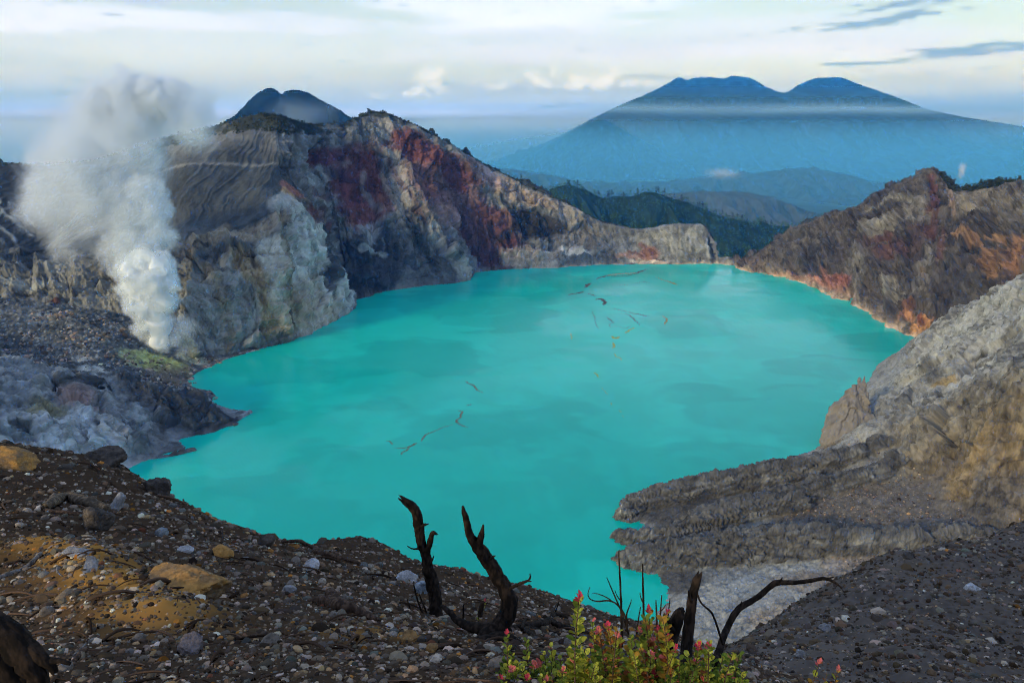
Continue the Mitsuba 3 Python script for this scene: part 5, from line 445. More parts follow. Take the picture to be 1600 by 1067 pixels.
  [[[91.5,293.6,3.2],[104.5,300.9,3.9]],5,[0.16,0.16,0.165],0.7,0.0],
  [[[143.6,296.9,7.4],[156.6,298.9,9.5],[164.0,291.0,11.8]],5,[0.2,0.17,0.155],0.8,0.0],
  [[[290.5,482.4,48.2],[277.5,456.0,44.6],[253.3,420.4,41.9]],2.2,[0.06,0.06,0.06],0.85,-1.8],
  [[[234.7,357.7,40.5],[231.0,351.7,33.6]],1.4,[0.05,0.045,0.04],0.85,-1.6],
  [[[257.0,414.4,47.1],[240.3,388.0,37.9],[234.7,371.5,32.9]],1.3,[0.07,0.065,0.06],0.8,-1.3],
  [[[307.3,434.2,72.4],[299.8,451.4,59.7],[288.7,462.6,50.8]],2,[0.055,0.055,0.055],0.8,-1.5],
  [[[249.6,432.9,35.9],[234.7,441.5,26.8]],1.6,[0.07,0.07,0.07],0.8,-2],
  [[[247.7,340.5,50.8],[240.3,339.2,42.4],[232.9,334.6,33.1]],1.6,[0.06,0.05,0.04],0.8,-1.6],
  [[[262.6,393.3,59.7],[245.9,368.9,50.3],[236.6,349.7,43.5]],1.3,[0.08,0.07,0.06],0.7,-2],
  [[[238.4,415.1,34.9],[229.1,387.4,30.7]],1.3,[0.07,0.07,0.07],0.7,-2],
  [[[238.4,352.4,45.9],[232.9,345.1,36.4],[225.4,344.5,26.8],[219.8,333.9,20.8]],8,[0.19,0.135,0.068],0.75,0.0],
  [[[251.5,352.4,61.1],[257.0,353.7,64.8]],6,[0.21,0.155,0.085],0.75,0.0],
  [[[244.0,335.9,43.8],[236.6,329.3,35.7]],7,[0.18,0.13,0.07],0.75,0.0],
  [[[275.6,445.4,44.6],[268.2,430.3,46.4]],2.5,[0.32,0.22,0.09],0.9,0.0],
  [[[312.8,462.6,71.7],[301.7,454.0,60.5],[270.1,421.7,52.4],[264.5,426.3,45.6]],5,[0.26,0.258,0.258],0.75,1.2],
  [[[311.0,584.7,9.8],[258.9,514.7,8.3],[223.6,461.9,10.5]],4,[0.25,0.24,0.225],0.7,0.0],
  [[[344.5,559.6,51.1],[329.6,547.7,38.7],[311.0,543.1,24.4]],4,[0.25,0.247,0.245],0.7,0.0],
  [[[290.5,504.2,35.4],[268.2,449.4,40.4]],7,[0.095,0.09,0.086],0.8,0.0],
  [[[301.7,430.9,69.0],[268.2,374.2,75.9]],6,[0.095,0.094,0.094],0.8,0.0],
  [[[255.2,372.8,61.3],[255.2,368.2,62.4]],4,[0.1,0.094,0.094],0.8,0.0],
  [[[232.9,411.1,32.1],[242.2,396.6,43.4]],4,[0.12,0.12,0.125],0.7,0.0],
 ],
 'L': [
  [[[-260.8,482.8,35.1],[-255.2,514.0,15.4],[-214.4,472.4,14.0],[-194.4,474.0,2.4]],8,[0.055,0.058,0.064],0.9,0.0],
  [[[-268.0,406.8,24.9],[-258.4,397.2,13.2]],7,[0.36,0.39,0.43],0.85,2],
  [[[-263.2,430.8,27.3],[-250.4,414.8,16.4],[-236.8,416.4,7.4]],4,[0.33,0.36,0.4],0.85,1.5],
  [[[-320.0,444.4,44.3],[-304.0,441.2,40.3],[-293.6,438.0,36.4]],4,[0.28,0.305,0.34],0.8,1],
  [[[-290.4,394.8,31.2],[-279.2,401.2,26.1]],5,[0.28,0.305,0.34],0.8,0.0],
  [[[-246.4,459.6,22.1],[-234.4,446.8,11.2]],4,[0.24,0.26,0.29],0.75,0.0],
  [[[-288.0,402.8,31.5],[-280.8,402.8,28.5]],3,[0.06,0.06,0.06],0.8,-2],
  [[[-292.0,461.2,39.2],[-272.0,467.6,29.4]],4,[0.05,0.048,0.045],0.85,-2],
  [[[-284.8,417.2,33.5],[-284.8,432.4,30.7]],6,[0.22,0.205,0.135],0.85,0.0],
  [[[-284.8,450.0,36.0],[-272.0,448.4,29.7]],4,[0.26,0.18,0.165],0.85,0.0],
  [[[-312.8,522.8,26.3],[-312.0,523.6,25.6]],3,[0.4,0.4,0.4],0.9,2],
  [[[-297.6,506.8,27.0],[-295.2,504.4,25.8]],3.5,[0.4,0.4,0.4],0.9,2],
  [[[-269.6,430.0,28.1],[-257.6,407.6,17.8]],1.6,[0.07,0.075,0.08],0.8,-3],
  [[[-263.2,452.4,24.9],[-248.8,418.0,21.2]],1.8,[0.06,0.06,0.065],0.8,-3],
 ],
}
SCUM = [('grey_scum', [[[189.8, 1029.7, np.float64(1.63)], [178.7, 1016.0, np.float64(4.02)], [163.9, 993.9, np.float64(2.36)], [148.3, 981.0, np.float64(1.55)], [127.1, 981.0, np.float64(2.32)], [115.5, 968.5, np.float64(3.81)], [108.4, 956.3, np.float64(2.25)]], [[100.6, 936.5, np.float64(1.47)], [94.3, 921.3, np.float64(4.35)], [89.7, 906.5, np.float64(2.14)]], [[85.7, 888.6, np.float64(2.8)], [78.7, 878.2, np.float64(3.46)], [73.0, 874.8, np.float64(2.75)], [65.5, 864.7, np.float64(0.68)]], [[89.0, 874.8, np.float64(1.38)], [94.4, 868.0, np.float64(2.05)], [99.0, 861.3, np.float64(1.36)]], [[95.4, 841.9, np.float64(3.33)], [101.3, 848.3, np.float64(5.37)], [105.0, 835.6, np.float64(3.97)], [100.7, 817.2, np.float64(2.59)]], [[110.6, 805.4, np.float64(0.96)], [118.1, 793.9, np.float64(1.01)], [126.6, 785.4, np.float64(0.88)], [134.9, 777.1, np.float64(1.87)], [141.7, 769.0, np.float64(1.54)], [149.1, 769.0, np.float64(0.62)]], [[118.0, 782.6, np.float64(0.75)], [124.6, 771.7, np.float64(0.93)], [126.8, 755.8, np.float64(0.97)], [129.3, 730.7, np.float64(0.71)]], [[97.5, 766.4, np.float64(0.85)], [100.9, 755.8, np.float64(1.33)], [102.9, 745.6, np.float64(0.83)], [98.1, 733.1, np.float64(0.59)], [98.2, 723.5, np.float64(0.58)]], [[98.5, 725.9, np.float64(0.46)], [105.9, 728.3, np.float64(0.58)], [111.9, 721.1, np.float64(0.69)], [119.0, 730.7, np.float64(0.88)]], [[87.2, 796.7, np.float64(0.32)], [86.1, 766.4, np.float64(0.49)], [85.2, 733.1, np.float64(0.47)], [85.9, 716.3, np.float64(0.29)]], [[155.7, 936.5, np.float64(0.74)], [165.3, 940.4, np.float64(1.12)], [174.4, 936.5, np.float64(0.74)]], [[147.8, 921.3, np.float64(0.44)], [136.3, 925.0, np.float64(0.44)], [123.8, 921.3, np.float64(0.29)]]], (0.105, 0.105, 0.105), 'broken chain of grey scum patches drifting on the far part of the lake'), ('yellow_scum', [[[109.2, 702.5, np.float64(1.13)], [115.9, 714.0, np.float64(1.72)], [122.4, 723.5, np.float64(0.87)]], [[95.1, 693.5, np.float64(1.67)], [97.9, 687.0, np.float64(2.76)], [102.7, 691.3, np.float64(1.67)]], [[93.5, 672.0, np.float64(1.08)], [93.4, 661.7, np.float64(1.87)], [91.2, 653.7, np.float64(1.05)]], [[90.3, 638.2, np.float64(0.77)], [91.4, 628.8, np.float64(1.02)], [93.4, 623.3, np.float64(1.01)], [94.9, 617.9, np.float64(0.7)]], [[67.4, 587.1, np.float64(0.67)], [68.3, 580.7, np.float64(0.95)], [68.8, 571.2, np.float64(0.56)]], [[69.8, 548.8, np.float64(0.45)], [71.3, 540.2, np.float64(0.44)], [72.6, 534.7, np.float64(0.44)]], [[71.9, 517.3, np.float64(0.51)], [72.1, 512.1, np.float64(0.42)]], [[75.5, 502.1, np.float64(0.5)], [76.3, 498.4, np.float64(0.41)]], [[77.7, 492.4, np.float64(0.33)], [78.8, 490.1, np.float64(0.33)]], [[57.3, 704.8, np.float64(0.56)], [56.2, 682.6, np.float64(0.82)]]], (0.4, 0.38, 0.06), 'row of small yellow sulphur flecks floating below the grey scum'), ('orange_scum', [[[189.1, 976.8, np.float64(0.47)], [192.8, 956.3, np.float64(1.14)], [197.8, 948.3, np.float64(1.89)], [202.8, 936.5, np.float64(2.99)], [207.7, 921.3, np.float64(1.11)]], [[158.4, 771.7, np.float64(0.62)], [160.4, 761.1, np.float64(1.54)], [153.5, 735.6, np.float64(1.19)]]], (0.33, 0.22, 0.07), 'thin orange streaks floating right of the grey scum'), ('sand_bank', [[[123.7, 981.0, np.float64(1.54)], [132.4, 989.5, np.float64(3.11)], [145.8, 993.9, np.float64(3.92)], [159.4, 998.2, np.float64(3.15)], [171.3, 1002.6, np.float64(1.19)]]], (0.34, 0.27, 0.16), 'narrow beige bank of foam lying at the far end of the lake'), ('brown_scum', [[[-37.1, 565.1, np.float64(0.46)], [-32.0, 554.6, np.float64(1.08)], [-27.1, 545.9, np.float64(0.89)], [-22.4, 537.4, np.float64(0.44)]], [[-33.4, 510.9, np.float64(0.42)], [-30.3, 513.4, np.float64(1.05)], [-28.9, 513.4, np.float64(0.42)]], [[-40.7, 502.1, np.float64(0.83)], [-37.3, 499.7, np.float64(1.03)], [-34.5, 498.4, np.float64(0.82)], [-35.8, 490.1, np.float64(0.81)], [-38.4, 481.9, np.float64(1.2)], [-36.6, 476.3, np.float64(1.19)], [-31.2, 472.9, np.float64(0.79)], [-27.7, 471.8, np.float64(0.39)]], [[-39.2, 475.2, np.float64(0.47)], [-44.6, 471.8, np.float64(0.39)], [-49.8, 467.5, np.float64(0.47)], [-54.3, 461.0, np.float64(0.58)], [-57.5, 455.8, np.float64(0.96)], [-59.0, 447.7, np.float64(0.94)]], [[-61.7, 445.7, np.float64(0.75)], [-64.4, 440.7, np.float64(1.31)], [-69.0, 438.8, np.float64(0.74)], [-74.5, 437.8, np.float64(0.45)]], [[-64.9, 438.8, np.float64(0.93)], [-67.0, 433.0, np.float64(0.92)], [-67.8, 427.4, np.float64(0.55)]], [[-81.3, 449.7, np.float64(0.31)], [-78.5, 447.7, np.float64(0.84)], [-76.5, 442.7, np.float64(0.38)]]], (0.16, 0.12, 0.075), 'thin brownish streaks floating left of the middle of the lake')]
PUFFS = [[-295.1,600.0,1.8,7.4,0.2,0],[-288.9,602.0,6.8,7.4,0.16,0],[-299.1,600.0,12.0,9.5,0.22,0],[-292.5,600.0,21.4,12.6,0.24,0],[-283.5,602.0,23.6,8.4,0.16,0],[-304.3,600.0,32.5,11.6,0.2,0],[-293.0,600.0,38.0,16.8,0.26,0],[-299.0,600.0,51.5,18.9,0.26,0],[-284.2,598.0,57.4,15.7,0.26,0],[-305.0,600.0,65.0,17.9,0.26,0],[-289.9,598.0,73.3,22.0,0.28,0],[-305.0,600.0,83.5,18.9,0.28,0],[-283.0,598.0,86.5,15.7,0.28,0],[-295.1,598.0,91.7,15.7,0.28,0],[-278.5,598.0,73.3,12.6,0.26,0],[-275.3,606.0,30.8,13.8,0.05,1],[-275.0,606.0,11.2,11.7,0.045,1],[-319.0,604.0,17.5,13.7,0.05,1],[-307.2,606.0,105.9,22.3,0.1,1],[-296.7,604.0,101.0,18.0,0.12,1],[-322.4,608.0,97.7,23.9,0.04,1],[-289.1,612.0,107.5,21.4,0.035,1],[-303.9,606.0,128.9,23.3,0.1,0],[-312.9,608.0,143.8,24.5,0.1,0],[-291.6,606.0,144.0,20.2,0.1,0],[-288.0,604.0,126.6,16.9,0.09,0],[-280.6,606.0,131.4,12.7,0.08,0],[-325.0,610.0,138.6,21.4,0.055,0],[-332.3,616.0,127.7,32.3,0.028,1],[-360.0,622.0,137.4,39.2,0.026,1],[-381.1,628.0,142.0,28.6,0.022,1],[-394.2,632.0,125.9,25.4,0.018,1],[-368.2,630.0,115.5,33.1,0.016,1],[-333.7,620.0,165.5,46.1,0.028,1],[-307.2,616.0,175.6,40.4,0.032,1],[-290.4,612.0,173.3,26.8,0.03,1],[-353.7,626.0,157.5,38.3,0.026,1],[-293.9,616.0,197.5,32.3,0.026,1],[-318.9,620.0,195.1,35.8,0.026,1],[-318.4,624.0,212.0,20.8,0.26,1],[-299.2,622.0,215.8,22.9,0.28,1],[-326.7,626.0,204.3,16.4,0.24,1],[-280.7,620.0,215.8,21.7,0.28,1],[-301.7,624.0,222.6,14.2,0.26,1],[-264.1,620.0,220.6,15.2,0.2,1],[-267.7,620.0,208.1,19.5,0.08,1],[-247.8,622.0,213.0,18.5,0.05,1],[-239.3,624.0,218.8,13.1,0.05,1],[-254.5,624.0,197.5,25.1,0.028,1],[-293.8,622.0,193.6,30.5,0.055,1],[-318.2,622.0,190.2,29.4,0.055,1],[-310.2,618.0,179.0,31.4,0.05,1]]
PLUME_BOX = [-440,-165,545,705]
MIST = [('cone_mist', [-725, 2700, 210], [150, 150, 70], 0.0026, (0.72, 0.9, 1.0), 'thin mist drifting across the foot of the left volcano cone', 33, 0.8), ('valley_mist', [795, 2900, 1], [85, 60, 26], 0.009, (0.97, 0.98, 1.0), 'small white mist patch over the grassland hills', 34, 0.8), ('distant_steam', [1343, 2300, 50], [11, 12, 26], 0.12, (0.98, 0.98, 0.98), 'tiny white wisp of steam rising behind the right crater wall', 35, 0.9)]
PINNACLES = [('rock_pinnacle', [203.1, 430.0, 1.0], [223.3, 456.0, 41.6], [15, 10], 'brown pointed rock slab leaning at the water edge of the pale right cliff'), ('rock_pinnacle_001', [212.5, 438.0, 4.3], [226.0, 456.0, 42.5], [8, 8], 'second smaller brown rock prong right behind the leaning slab')]
STONE_MARKS = [('the flat ochre slab', [-2.172, 4.4, 197.03]), ('the leaning dead tree', [-0.533, 4.55, 196.638]), ('the forked dead tree', [-0.141, 3.9, 196.94]), ('the half buried log', [-4.76, 7.4, 195.972]), ('the exposed grey root', [-3.269, 4.3, 197.146]), ('the reddish driftwood', [-1.132, 4.4, 196.805]), ('the corner root stock', [-1.693, 2.2, 198.195]), ('the purplish boulder', [-1.505, 3.0, 197.632]), ('the dark outcrop', [-6.805, 11.6, 194.537]), ('the dark crest boulder', [-3.416, 9.3, 194.34]), ('the whitish boulder', [-1.884, 6.2, 195.982]), ('the ochre block', [-0.537, 3.35, 197.399]), ('the flowering shrubs', [0.0, 2.6, 197.835])]


SMOOTH_ROCK, ROCK_TINT = False, np.array((.98, 1.02, .97))


# ------------------------------------------------------------------ the crater's far wall
def far_wall():
    P, U, V = ribs_surface(TAB['A'], 1150, 380, [.25, 1.1, 1.1, 1.1, 1.1, 1.1, .25, .3, .3])
    N = grid_normals(P)
    S = np.cumsum(np.linalg.norm(np.diff(P[150], axis=0, prepend=P[150][:1]), axis=-1))[None] + 0 * U
    Tl = np.cumsum(np.linalg.norm(np.diff(P, axis=0, prepend=P[:1]), axis=-1), axis=0)
    st = np.stack([S, Tl, 0 * S], -1)
    warp = np.stack([fb(P, 60, 3, 1), fb(P, 60, 3, 2), fb(P, 45, 3, 3)], -1)
    ash = sstep(3.1, 3.5, V) * (1 - sstep(10.0, 10.9, U + .25 * (V - 4.2))) * (1 - sstep(6.2, 6.6, V))     # the smooth ash slopes on the left
    Q = P + warp * 9
    big = fb(P, (85, 85, 60), 3, 5) * 7
    gully = (rg(st + warp[..., :1] * [14, 0, 0] + [0, 0, 0], (46, 190, 1), 4, 6) - .45) * 15
    crag = (rg(Q, (17, 17, 40), 6, 7, .62) - .4) * 12 + fb(Q, (6, 6, 9), 4, 8, .7) * 2.2
    blocks = np.abs(fb(Q, (9, 9, 20), 5, 15, .62)) * 5.5 + (rg(np.stack([P[..., 0] / 70, P[..., 1] / 70, P[..., 2] / 9 + warp[..., 2] * .8], -1), 1, 4, 16) - .45) * 3.0
    fl = np.stack([P[..., 0] * .95 + P[..., 1] * .2 - P[..., 2] * .55 + warp[..., 0] * 13 + fb(P, 22, 3, 17) * 4, Tl, 0 * U], -1)
    flute = (rg(fl, (10, 120, 1), 5, 9, .62) - .5) * 2.6 + (rg(fl, (31, 260, 1), 3, 18) - .5) * 3.5 + fb(P, 4, 4, 10, .6) * .5 + fb(P, 30, 3, 11) * 3
    low = (1 - sstep(2.0, 2.4, V)) * (1 - sstep(5.0, 5.8, U))                                              # scree at the foot of the left part
    k = (1 - ash) * (1 - .75 * low)
    spur = sstep(9.5, 10.5, U) * (1 - sstep(11.4, 12, U))
    fade = sstep(.7, 1.6, V) * .75 + .25
    crest = 1 - .85 * np.exp(-((V - 6.0) / .4) ** 2)
    br, tone = broken(P, warp, ((42, 42, 75), (15, 15, 28), (6, 6, 10)), (9, 2.5, 1.3), 500, .06)
    disp = (big * (1 - .6 * ash) + k * (gully * (1 - .5 * spur) * (1 - .6 * sstep(20, 21.5, U)) + (crag * .55 + blocks * .45 + br + (saw(P[..., 2] / 12 + warp[..., 2] * 1.1 + S / 150) - .5) * 2.6) * (1 - .3 * sstep(20, 21.5, U))) + ash * flute) * fade * crest + np.exp(-((V - 6.0) / .5) ** 2) * fb(P, 9, 4, 12) * 1.3
    dz, layers = veins(P, 'A', warp * 3)
    disp = disp + dz * (1 - np.exp(-((V - 6.0) / .4) ** 2))
    P2 = P + N * np.sign((N * ([0, 0, 200] - P)).sum(-1, keepdims=True)) * disp[..., None]
    wob = np.stack([fb(P2, (38, 38, 30), 5, 20 + i, .6) for i in range(6)], -1)
    c = np.full(P.shape, .135) * [1.0, 1.0, 1.0]
    c = zone_mix(c, U, V, [
        (2.4, 4.7, 3.9, 2.0, (.042, .048, .051), 1), (3, 2.6, 3.4, .55, (.17, .165, .155), .7), (2.5, 1.4, 3, .6, (.19, .195, .195), .8),
        (8.2, 4.3, 2.8, 1.25, (.066, .074, .078), 1), (8.6, 3.05, 2.6, .24, (.26, .21, .155), .75), (7.5, 2.7, 1.5, .25, (.09, .095, .10), .7),
        (7.5, 1.9, 1.8, .9, (.20, .20, .195), .8), (9.2, 1.9, 1.0, 1.0, (.28, .225, .155), .7), (10.6, 2.2, 1.15, 1.5, (.33, .345, .335), .95), (10.1, 1.4, .7, .6, (.30, .25, .18), .6), (11.0, 3.1, .5, .6, (.40, .41, .40), .8),
        (10.3, 4.05, .45, .35, (.26, .11, .08), .8), (10.1, 3.8, .3, .25, (.36, .22, .09), .7), (9.6, 3.5, .8, .3, (.30, .30, .29), .7),
        (12.4, 4.2, .8, .8, (.17, .185, .19), .9), (13.4, 3.8, .95, 1.2, (.115, .042, .040), 1), (13.6, 3.2, .8, .4, (.19, .08, .068), .7), (13.0, 4.9, .7, .25, (.15, .07, .06), .7),
        (13.2, 1.9, 1.7, 1.0, (.058, .060, .064), 1), (13.3, 2.75, .5, .35, (.24, .25, .26), .7), (13.0, 2.35, .35, .2, (.30, .31, .31), .6), (13.8, 2.4, .35, .25, (.055, .06, .062), .8),
        (15.0, 4.0, .75, 1.25, (.25, .23, .215), .9), (15.6, 3.1, .6, .8, (.23, .195, .16), .7), (14.5, 5.3, .5, .5, (.26, .24, .23), .7),
        (15.6, 1.8, .9, .85, (.115, .117, .12), .95), (16.0, 1.3, .35, .35, (.27, .27, .26), .8), (15.9, 2.4, .3, .3, (.25, .25, .25), .6),
        (16.6, 4.0, 1.4, 1.5, (.165, .098, .098), .95), (15.8, 5.1, 1.1, .45, (.135, .046, .043), .95), (17.0, 5.0, .9, .5, (.14, .052, .048), .9), (16.3, 4.3, .3, .9, (.17, .07, .065), .7),
        (17.6, 2.3, .95, 1.5, (.115, .046, .042), 1), (18.1, 3.3, .7, .7, (.15, .07, .065), .8), (16.5, 2.9, .5, .5, (.25, .17, .16), .6),
        (18.9, 3.6, .85, .95, (.036, .038, .042), 1), (18.7, 5.2, 1.3, .65, (.24, .185, .15), .9), (17.8, 5.4, .6, .5, (.27, .19, .19), .7),
        (18.8, 1.6, 1.1, .75, (.33, .285, .25), .9), (19.9, 2.2, .5, .5, (.55, .50, .46), .8), (20.3, 3.2, .9, 1.0, (.19, .17, .16), .8), (20.2, 5.0, 1.0, .9, (.20, .18, .165), .8),
        (22.6, 3.5, 1.9, 2.4, (.195, .19, .185), .9), (21.6, 2.1, .6, .6, (.33, .19, .15), .8), (22.1, 2.6, .35, 1.0, (.26, .12, .09), .8), (22.1, 1.4, .6, .35, (.5, .42, .36), .8), (24.5, 3.4, .35, 1.6, (.40, .39, .38), .6),
        (26.8, 3, 1.6, 3, (.16, .155, .15), .8), (5.1, 1.5, .5, .7, (.30, .31, .13), .75), (6.1, 1.25, .4, .4, (.27, .27, .15), .7)], wob)
    c = paint(c, layers, wob)
    scrub = sstep(.02, .3, fb(P2, 26, 4, 30) + 1.4 * sstep(5.25, 5.75, V + .12 * fb(P2, 40, 3, 31)) * (1 - sstep(16.3, 17.2, U)) * sstep(4.6, 5.6, U) - .85 - .5 * sstep(12.2, 13.4, U) * (1 - sstep(5.7, 5.95, V)))
    scrub = np.maximum(scrub, sstep(5.9, 6.2, V))
    c = c * (1 - scrub[..., None]) + np.array((.05, .058, .044)) * scrub[..., None]
    path = np.exp(-((V - 5.02 - .06 * fb(P2, 60, 2, 33)) / .035) ** 2) * sstep(5.5, 6.2, U) * (1 - sstep(9.4, 10.2, U)) * .38
    c = c * (1 - path[..., None]) + np.array((.30, .29, .28)) * path[..., None]
    ridge = sstep(.50, .8, rg(fl, (10, 150, 1), 4, 9, .6))
    lf = ridge * ash * (1 - sstep(4.6, 5.6, U)) * sstep(-.1, .35, fb(P2, 70, 2, 34)) * (1 - sstep(4.5, 5.2, V)) * .75                                # pale fluted ribs of hardened ash
    c = c * (1 - lf[..., None]) + np.array((.30, .30, .295)) * lf[..., None]
    shore = np.exp(-np.maximum(P2[..., 2] - 0, 0) / 2.2) * sstep(17.8, 18.6, U) * sstep(-.3, .2, fb(P2, 20, 3, 35))
    c = c * (1 - .8 * shore[..., None]) + np.array((.46, .37, .28)) * .8 * shore[..., None]
    bands = fb(np.stack([S / 90, 0 * S, (P2[..., 2] + 6 * warp[..., 2]) / 5.5], -1), 1, 4, 36, .65)
    grain = fb(P2, (4, 4, 7), 5, 37, .85)
    vein = rg(st + warp[..., :2] @ np.array([[9., 0, 0], [0, 14, 0]]), (11, 40, 1), 4, 38)
    v = 1 + (.22 * bands + .62 * grain + .5 * (vein - .42) + 1.1 * tone) * (1 - .5 * ash)
    c = c * np.clip(v, .35, 1.9)[..., None]
    put('crater_wall', (P2.reshape(-1, 3), quads(*U.shape)), 'vertex_rock', smooth=SMOOTH_ROCK, color=np.clip(deepen(c) * ROCK_TINT, .012, .8).reshape(-1, 3), kind='structure')
    return P2, U, V


def right_wall():
    P, U, V = ribs_surface(TAB['B'], 620, 300, [.2, 1, 1, 1, 1, 1, .25, .3, .3])
    N = grid_normals(P)
    S = np.cumsum(np.linalg.norm(np.diff(P[120], axis=0, prepend=P[120][:1]), axis=-1))[None] + 0 * U
    Tl = np.cumsum(np.linalg.norm(np.diff(P, axis=0, prepend=P[:1]), axis=-1), axis=0)
    warp = np.stack([fb(P, 50, 3, 41), fb(P, 50, 3, 42), fb(P, 40, 3, 43)], -1)
    slant = np.stack([S + Tl * .55, Tl - S * .2, 0 * S], -1)                                                # its ribs run down to the right
    Q = P + warp * 9
    fade = sstep(.7, 1.6, V) * .8 + .2
    crest = 1 - .82 * np.exp(-((V - 6.0) / .38) ** 2)
    disp = fb(P, 70, 3, 45) * 6 + (rg(slant + warp[..., :1] * [10, 0, 0], (40, 170, 1), 4, 46) - .45) * 20 + (rg(Q, (15, 15, 19), 6, 47, .64) - .4) * 12 + np.abs(fb(Q, (8, 8, 11), 5, 48, .64)) * 5.5 + (rg(np.stack([P[..., 0] / 60, P[..., 1] / 60, P[..., 2] / 8 + warp[..., 2] * .9], -1), 1, 4, 49) - .45) * 3.0
    br, tone = broken(P, warp, ((36, 36, 40), (13, 13, 16), (5.5, 5.5, 7)), (10, 3.6, 1.8), 560, .06)
    bed = P[..., 2] / 10 + warp[..., 2] * 1.0 + S / 95
    disp = (disp * .75 + br + (saw(bed) - .5) * 3.4 + (saw(bed * 2.6 + warp[..., 0]) - .5) * 1.3) * fade * crest
    dz, layers = veins(P, 'B', warp * 3)
    disp = disp + dz * (1 - np.exp(-((V - 6.0) / .4) ** 2))
    P2 = P + N * np.sign((N * ([0, 0, 200] - P)).sum(-1, keepdims=True)) * disp[..., None]
    wob = np.stack([fb(P2, (34, 34, 24), 5, 50 + i, .6) for i in range(6)], -1)
    c = np.full(P.shape, 1.) * [.082, .072, .067]
    c = zone_mix(c, U, V, [
        (1.6, 2.5, 1.2, 1.6, (.13, .115, .108), .8), (3.2, 4.6, 1.6, 1.1, (.115, .104, .098), .8), (2.8, 1.4, 1.6, .5, (.32, .18, .14), .8), (4.6, 1.8, 1.0, .6, (.27, .115, .09), .9), (3.5, 3.0, .4, 1.0, (.07, .07, .075), .8),
        (5.7, 3.0, .5, 1.4, (.14, .13, .122), .7), (6.6, 4.6, 1.1, .45, (.185, .172, .158), .85), (8.2, 4.9, 1.1, .35, (.17, .155, .145), .8), (7.0, 3.7, .9, .5, (.105, .055, .05), .8), (8.3, 4.0, .8, .6, (.11, .07, .06), .7),
        (9.1, 4.9, .3, 1.1, (.11, .055, .05), .7), (9.7, 3.7, .3, .8, (.12, .06, .05), .7), (8.9, 3.0, .5, .8, (.14, .13, .12), .7), (7.7, 2.1, .6, .5, (.16, .145, .125), .7),
        (9.0, 1.6, .5, .4, (.21, .10, .06), .85), (10.6, 1.35, .6, .35, (.34, .16, .055), .9), (11.4, 2.6, .8, .6, (.07, .066, .064), .8), (10.4, 3.3, .3, .7, (.06, .058, .058), .8),
        (13.4, 3.3, 1.6, .5, (.16, .092, .06), .7), (12.0, 4.05, 1.8, .13, (.26, .155, .09), .8), (14.2, 2.7, 1.0, .5, (.15, .09, .06), .6), (12.6, 5.4, 2.5, .6, (.155, .138, .118), .85), (13.8, 4.7, 1.6, .35, (.13, .115, .10), .8),
        (10.5, 5.3, .4, .5, (.20, .15, .125), .8)], wob)
    c = paint(c, layers, wob)
    shore = np.exp(-np.maximum(P2[..., 2], 0) / 4.5) * sstep(-.55, -.1, fb(P2, 16, 3, 56))
    c = c * (1 - .9 * shore[..., None]) + np.array((.38, .28, .22)) * .9 * shore[..., None]
    scrub = sstep(5.85, 6.15, V) * sstep(-.1, .2, fb(P2, 20, 3, 57) + sstep(9.8, 10.6, U) * (1 - sstep(11.8, 12.5, U)))
    c = c * (1 - scrub[..., None]) + np.array((.045, .052, .04)) * scrub[..., None]
    bands = fb(np.stack([S / 70, 0 * S, (P2[..., 2] + 8 * warp[..., 2]) / 5], -1), 1, 4, 58, .65)
    v = 1 + 1.2 * tone + .30 * bands + .62 * fb(P2, 4.2, 5, 59, .82) + .6 * (rg(slant, (10, 34, 1), 4, 60) - .42)
    c = c * np.clip(v, .35, 2.0)[..., None]
    put('right_crater_wall', (P2.reshape(-1, 3), quads(*U.shape)), 'vertex_rock', smooth=SMOOTH_ROCK, color=np.clip(deepen(c) * ROCK_TINT, .012, .8).reshape(-1, 3), kind='structure')
    return P2, U, V


# ------------------------------------------------------------------ height fields: the near right cliff with its spits, the left rocks
def height_grid(x0, x1, y0, y1, dx, dy, pts, ridges, widths, smooth=.0):
    pts = np.array(pts)
    xs, ys = np.arange(x0, x1, dx), np.arange(y0, y1, dy)
    cx, cy = np.arange(x0, x1 + 6, 6.), np.arange(y0, y1 + 6, 6.)
    f = RBFInterpolator(pts[:, :2] / 100, pts[:, 2], kernel='linear')
    CX, CY = np.meshgrid(cx, cy)
    Zc = f(np.stack([CX.ravel(), CY.ravel()], -1) / 100).reshape(CX.shape)
    from scipy.interpolate import RectBivariateSpline
    from scipy.ndimage import gaussian_filter
    Zc = gaussian_filter(Zc, smooth) if smooth else Zc
    Zf = RectBivariateSpline(cy, cx, Zc, kx=3, ky=3)(ys, xs)
    X, Y = np.meshgrid(xs, ys)
    return X, Y, Zf


def near_seg(X, Y, line):
    """distance to a polyline, its height there, and on which side (+1 left of its course)"""
    L = np.array(line)
    best, zz, side = np.full(X.shape, 1e9), np.zeros(X.shape), np.zeros(X.shape)
    for a, b in zip(L[:-1], L[1:]):
        d = b[:2] - a[:2]
        t = np.clip(((X - a[0]) * d[0] + (Y - a[1]) * d[1]) / (d @ d), 0, 1)
        ex, ey = X - a[0] - t * d[0], Y - a[1] - t * d[1]
        r = np.hypot(ex, ey)
        m = r < best
        best = np.where(m, r, best); zz = np.where(m, a[2] + t * (b[2] - a[2]), zz); side = np.where(m, np.sign(d[0] * ey - d[1] * ex), side)
    return best, zz, side


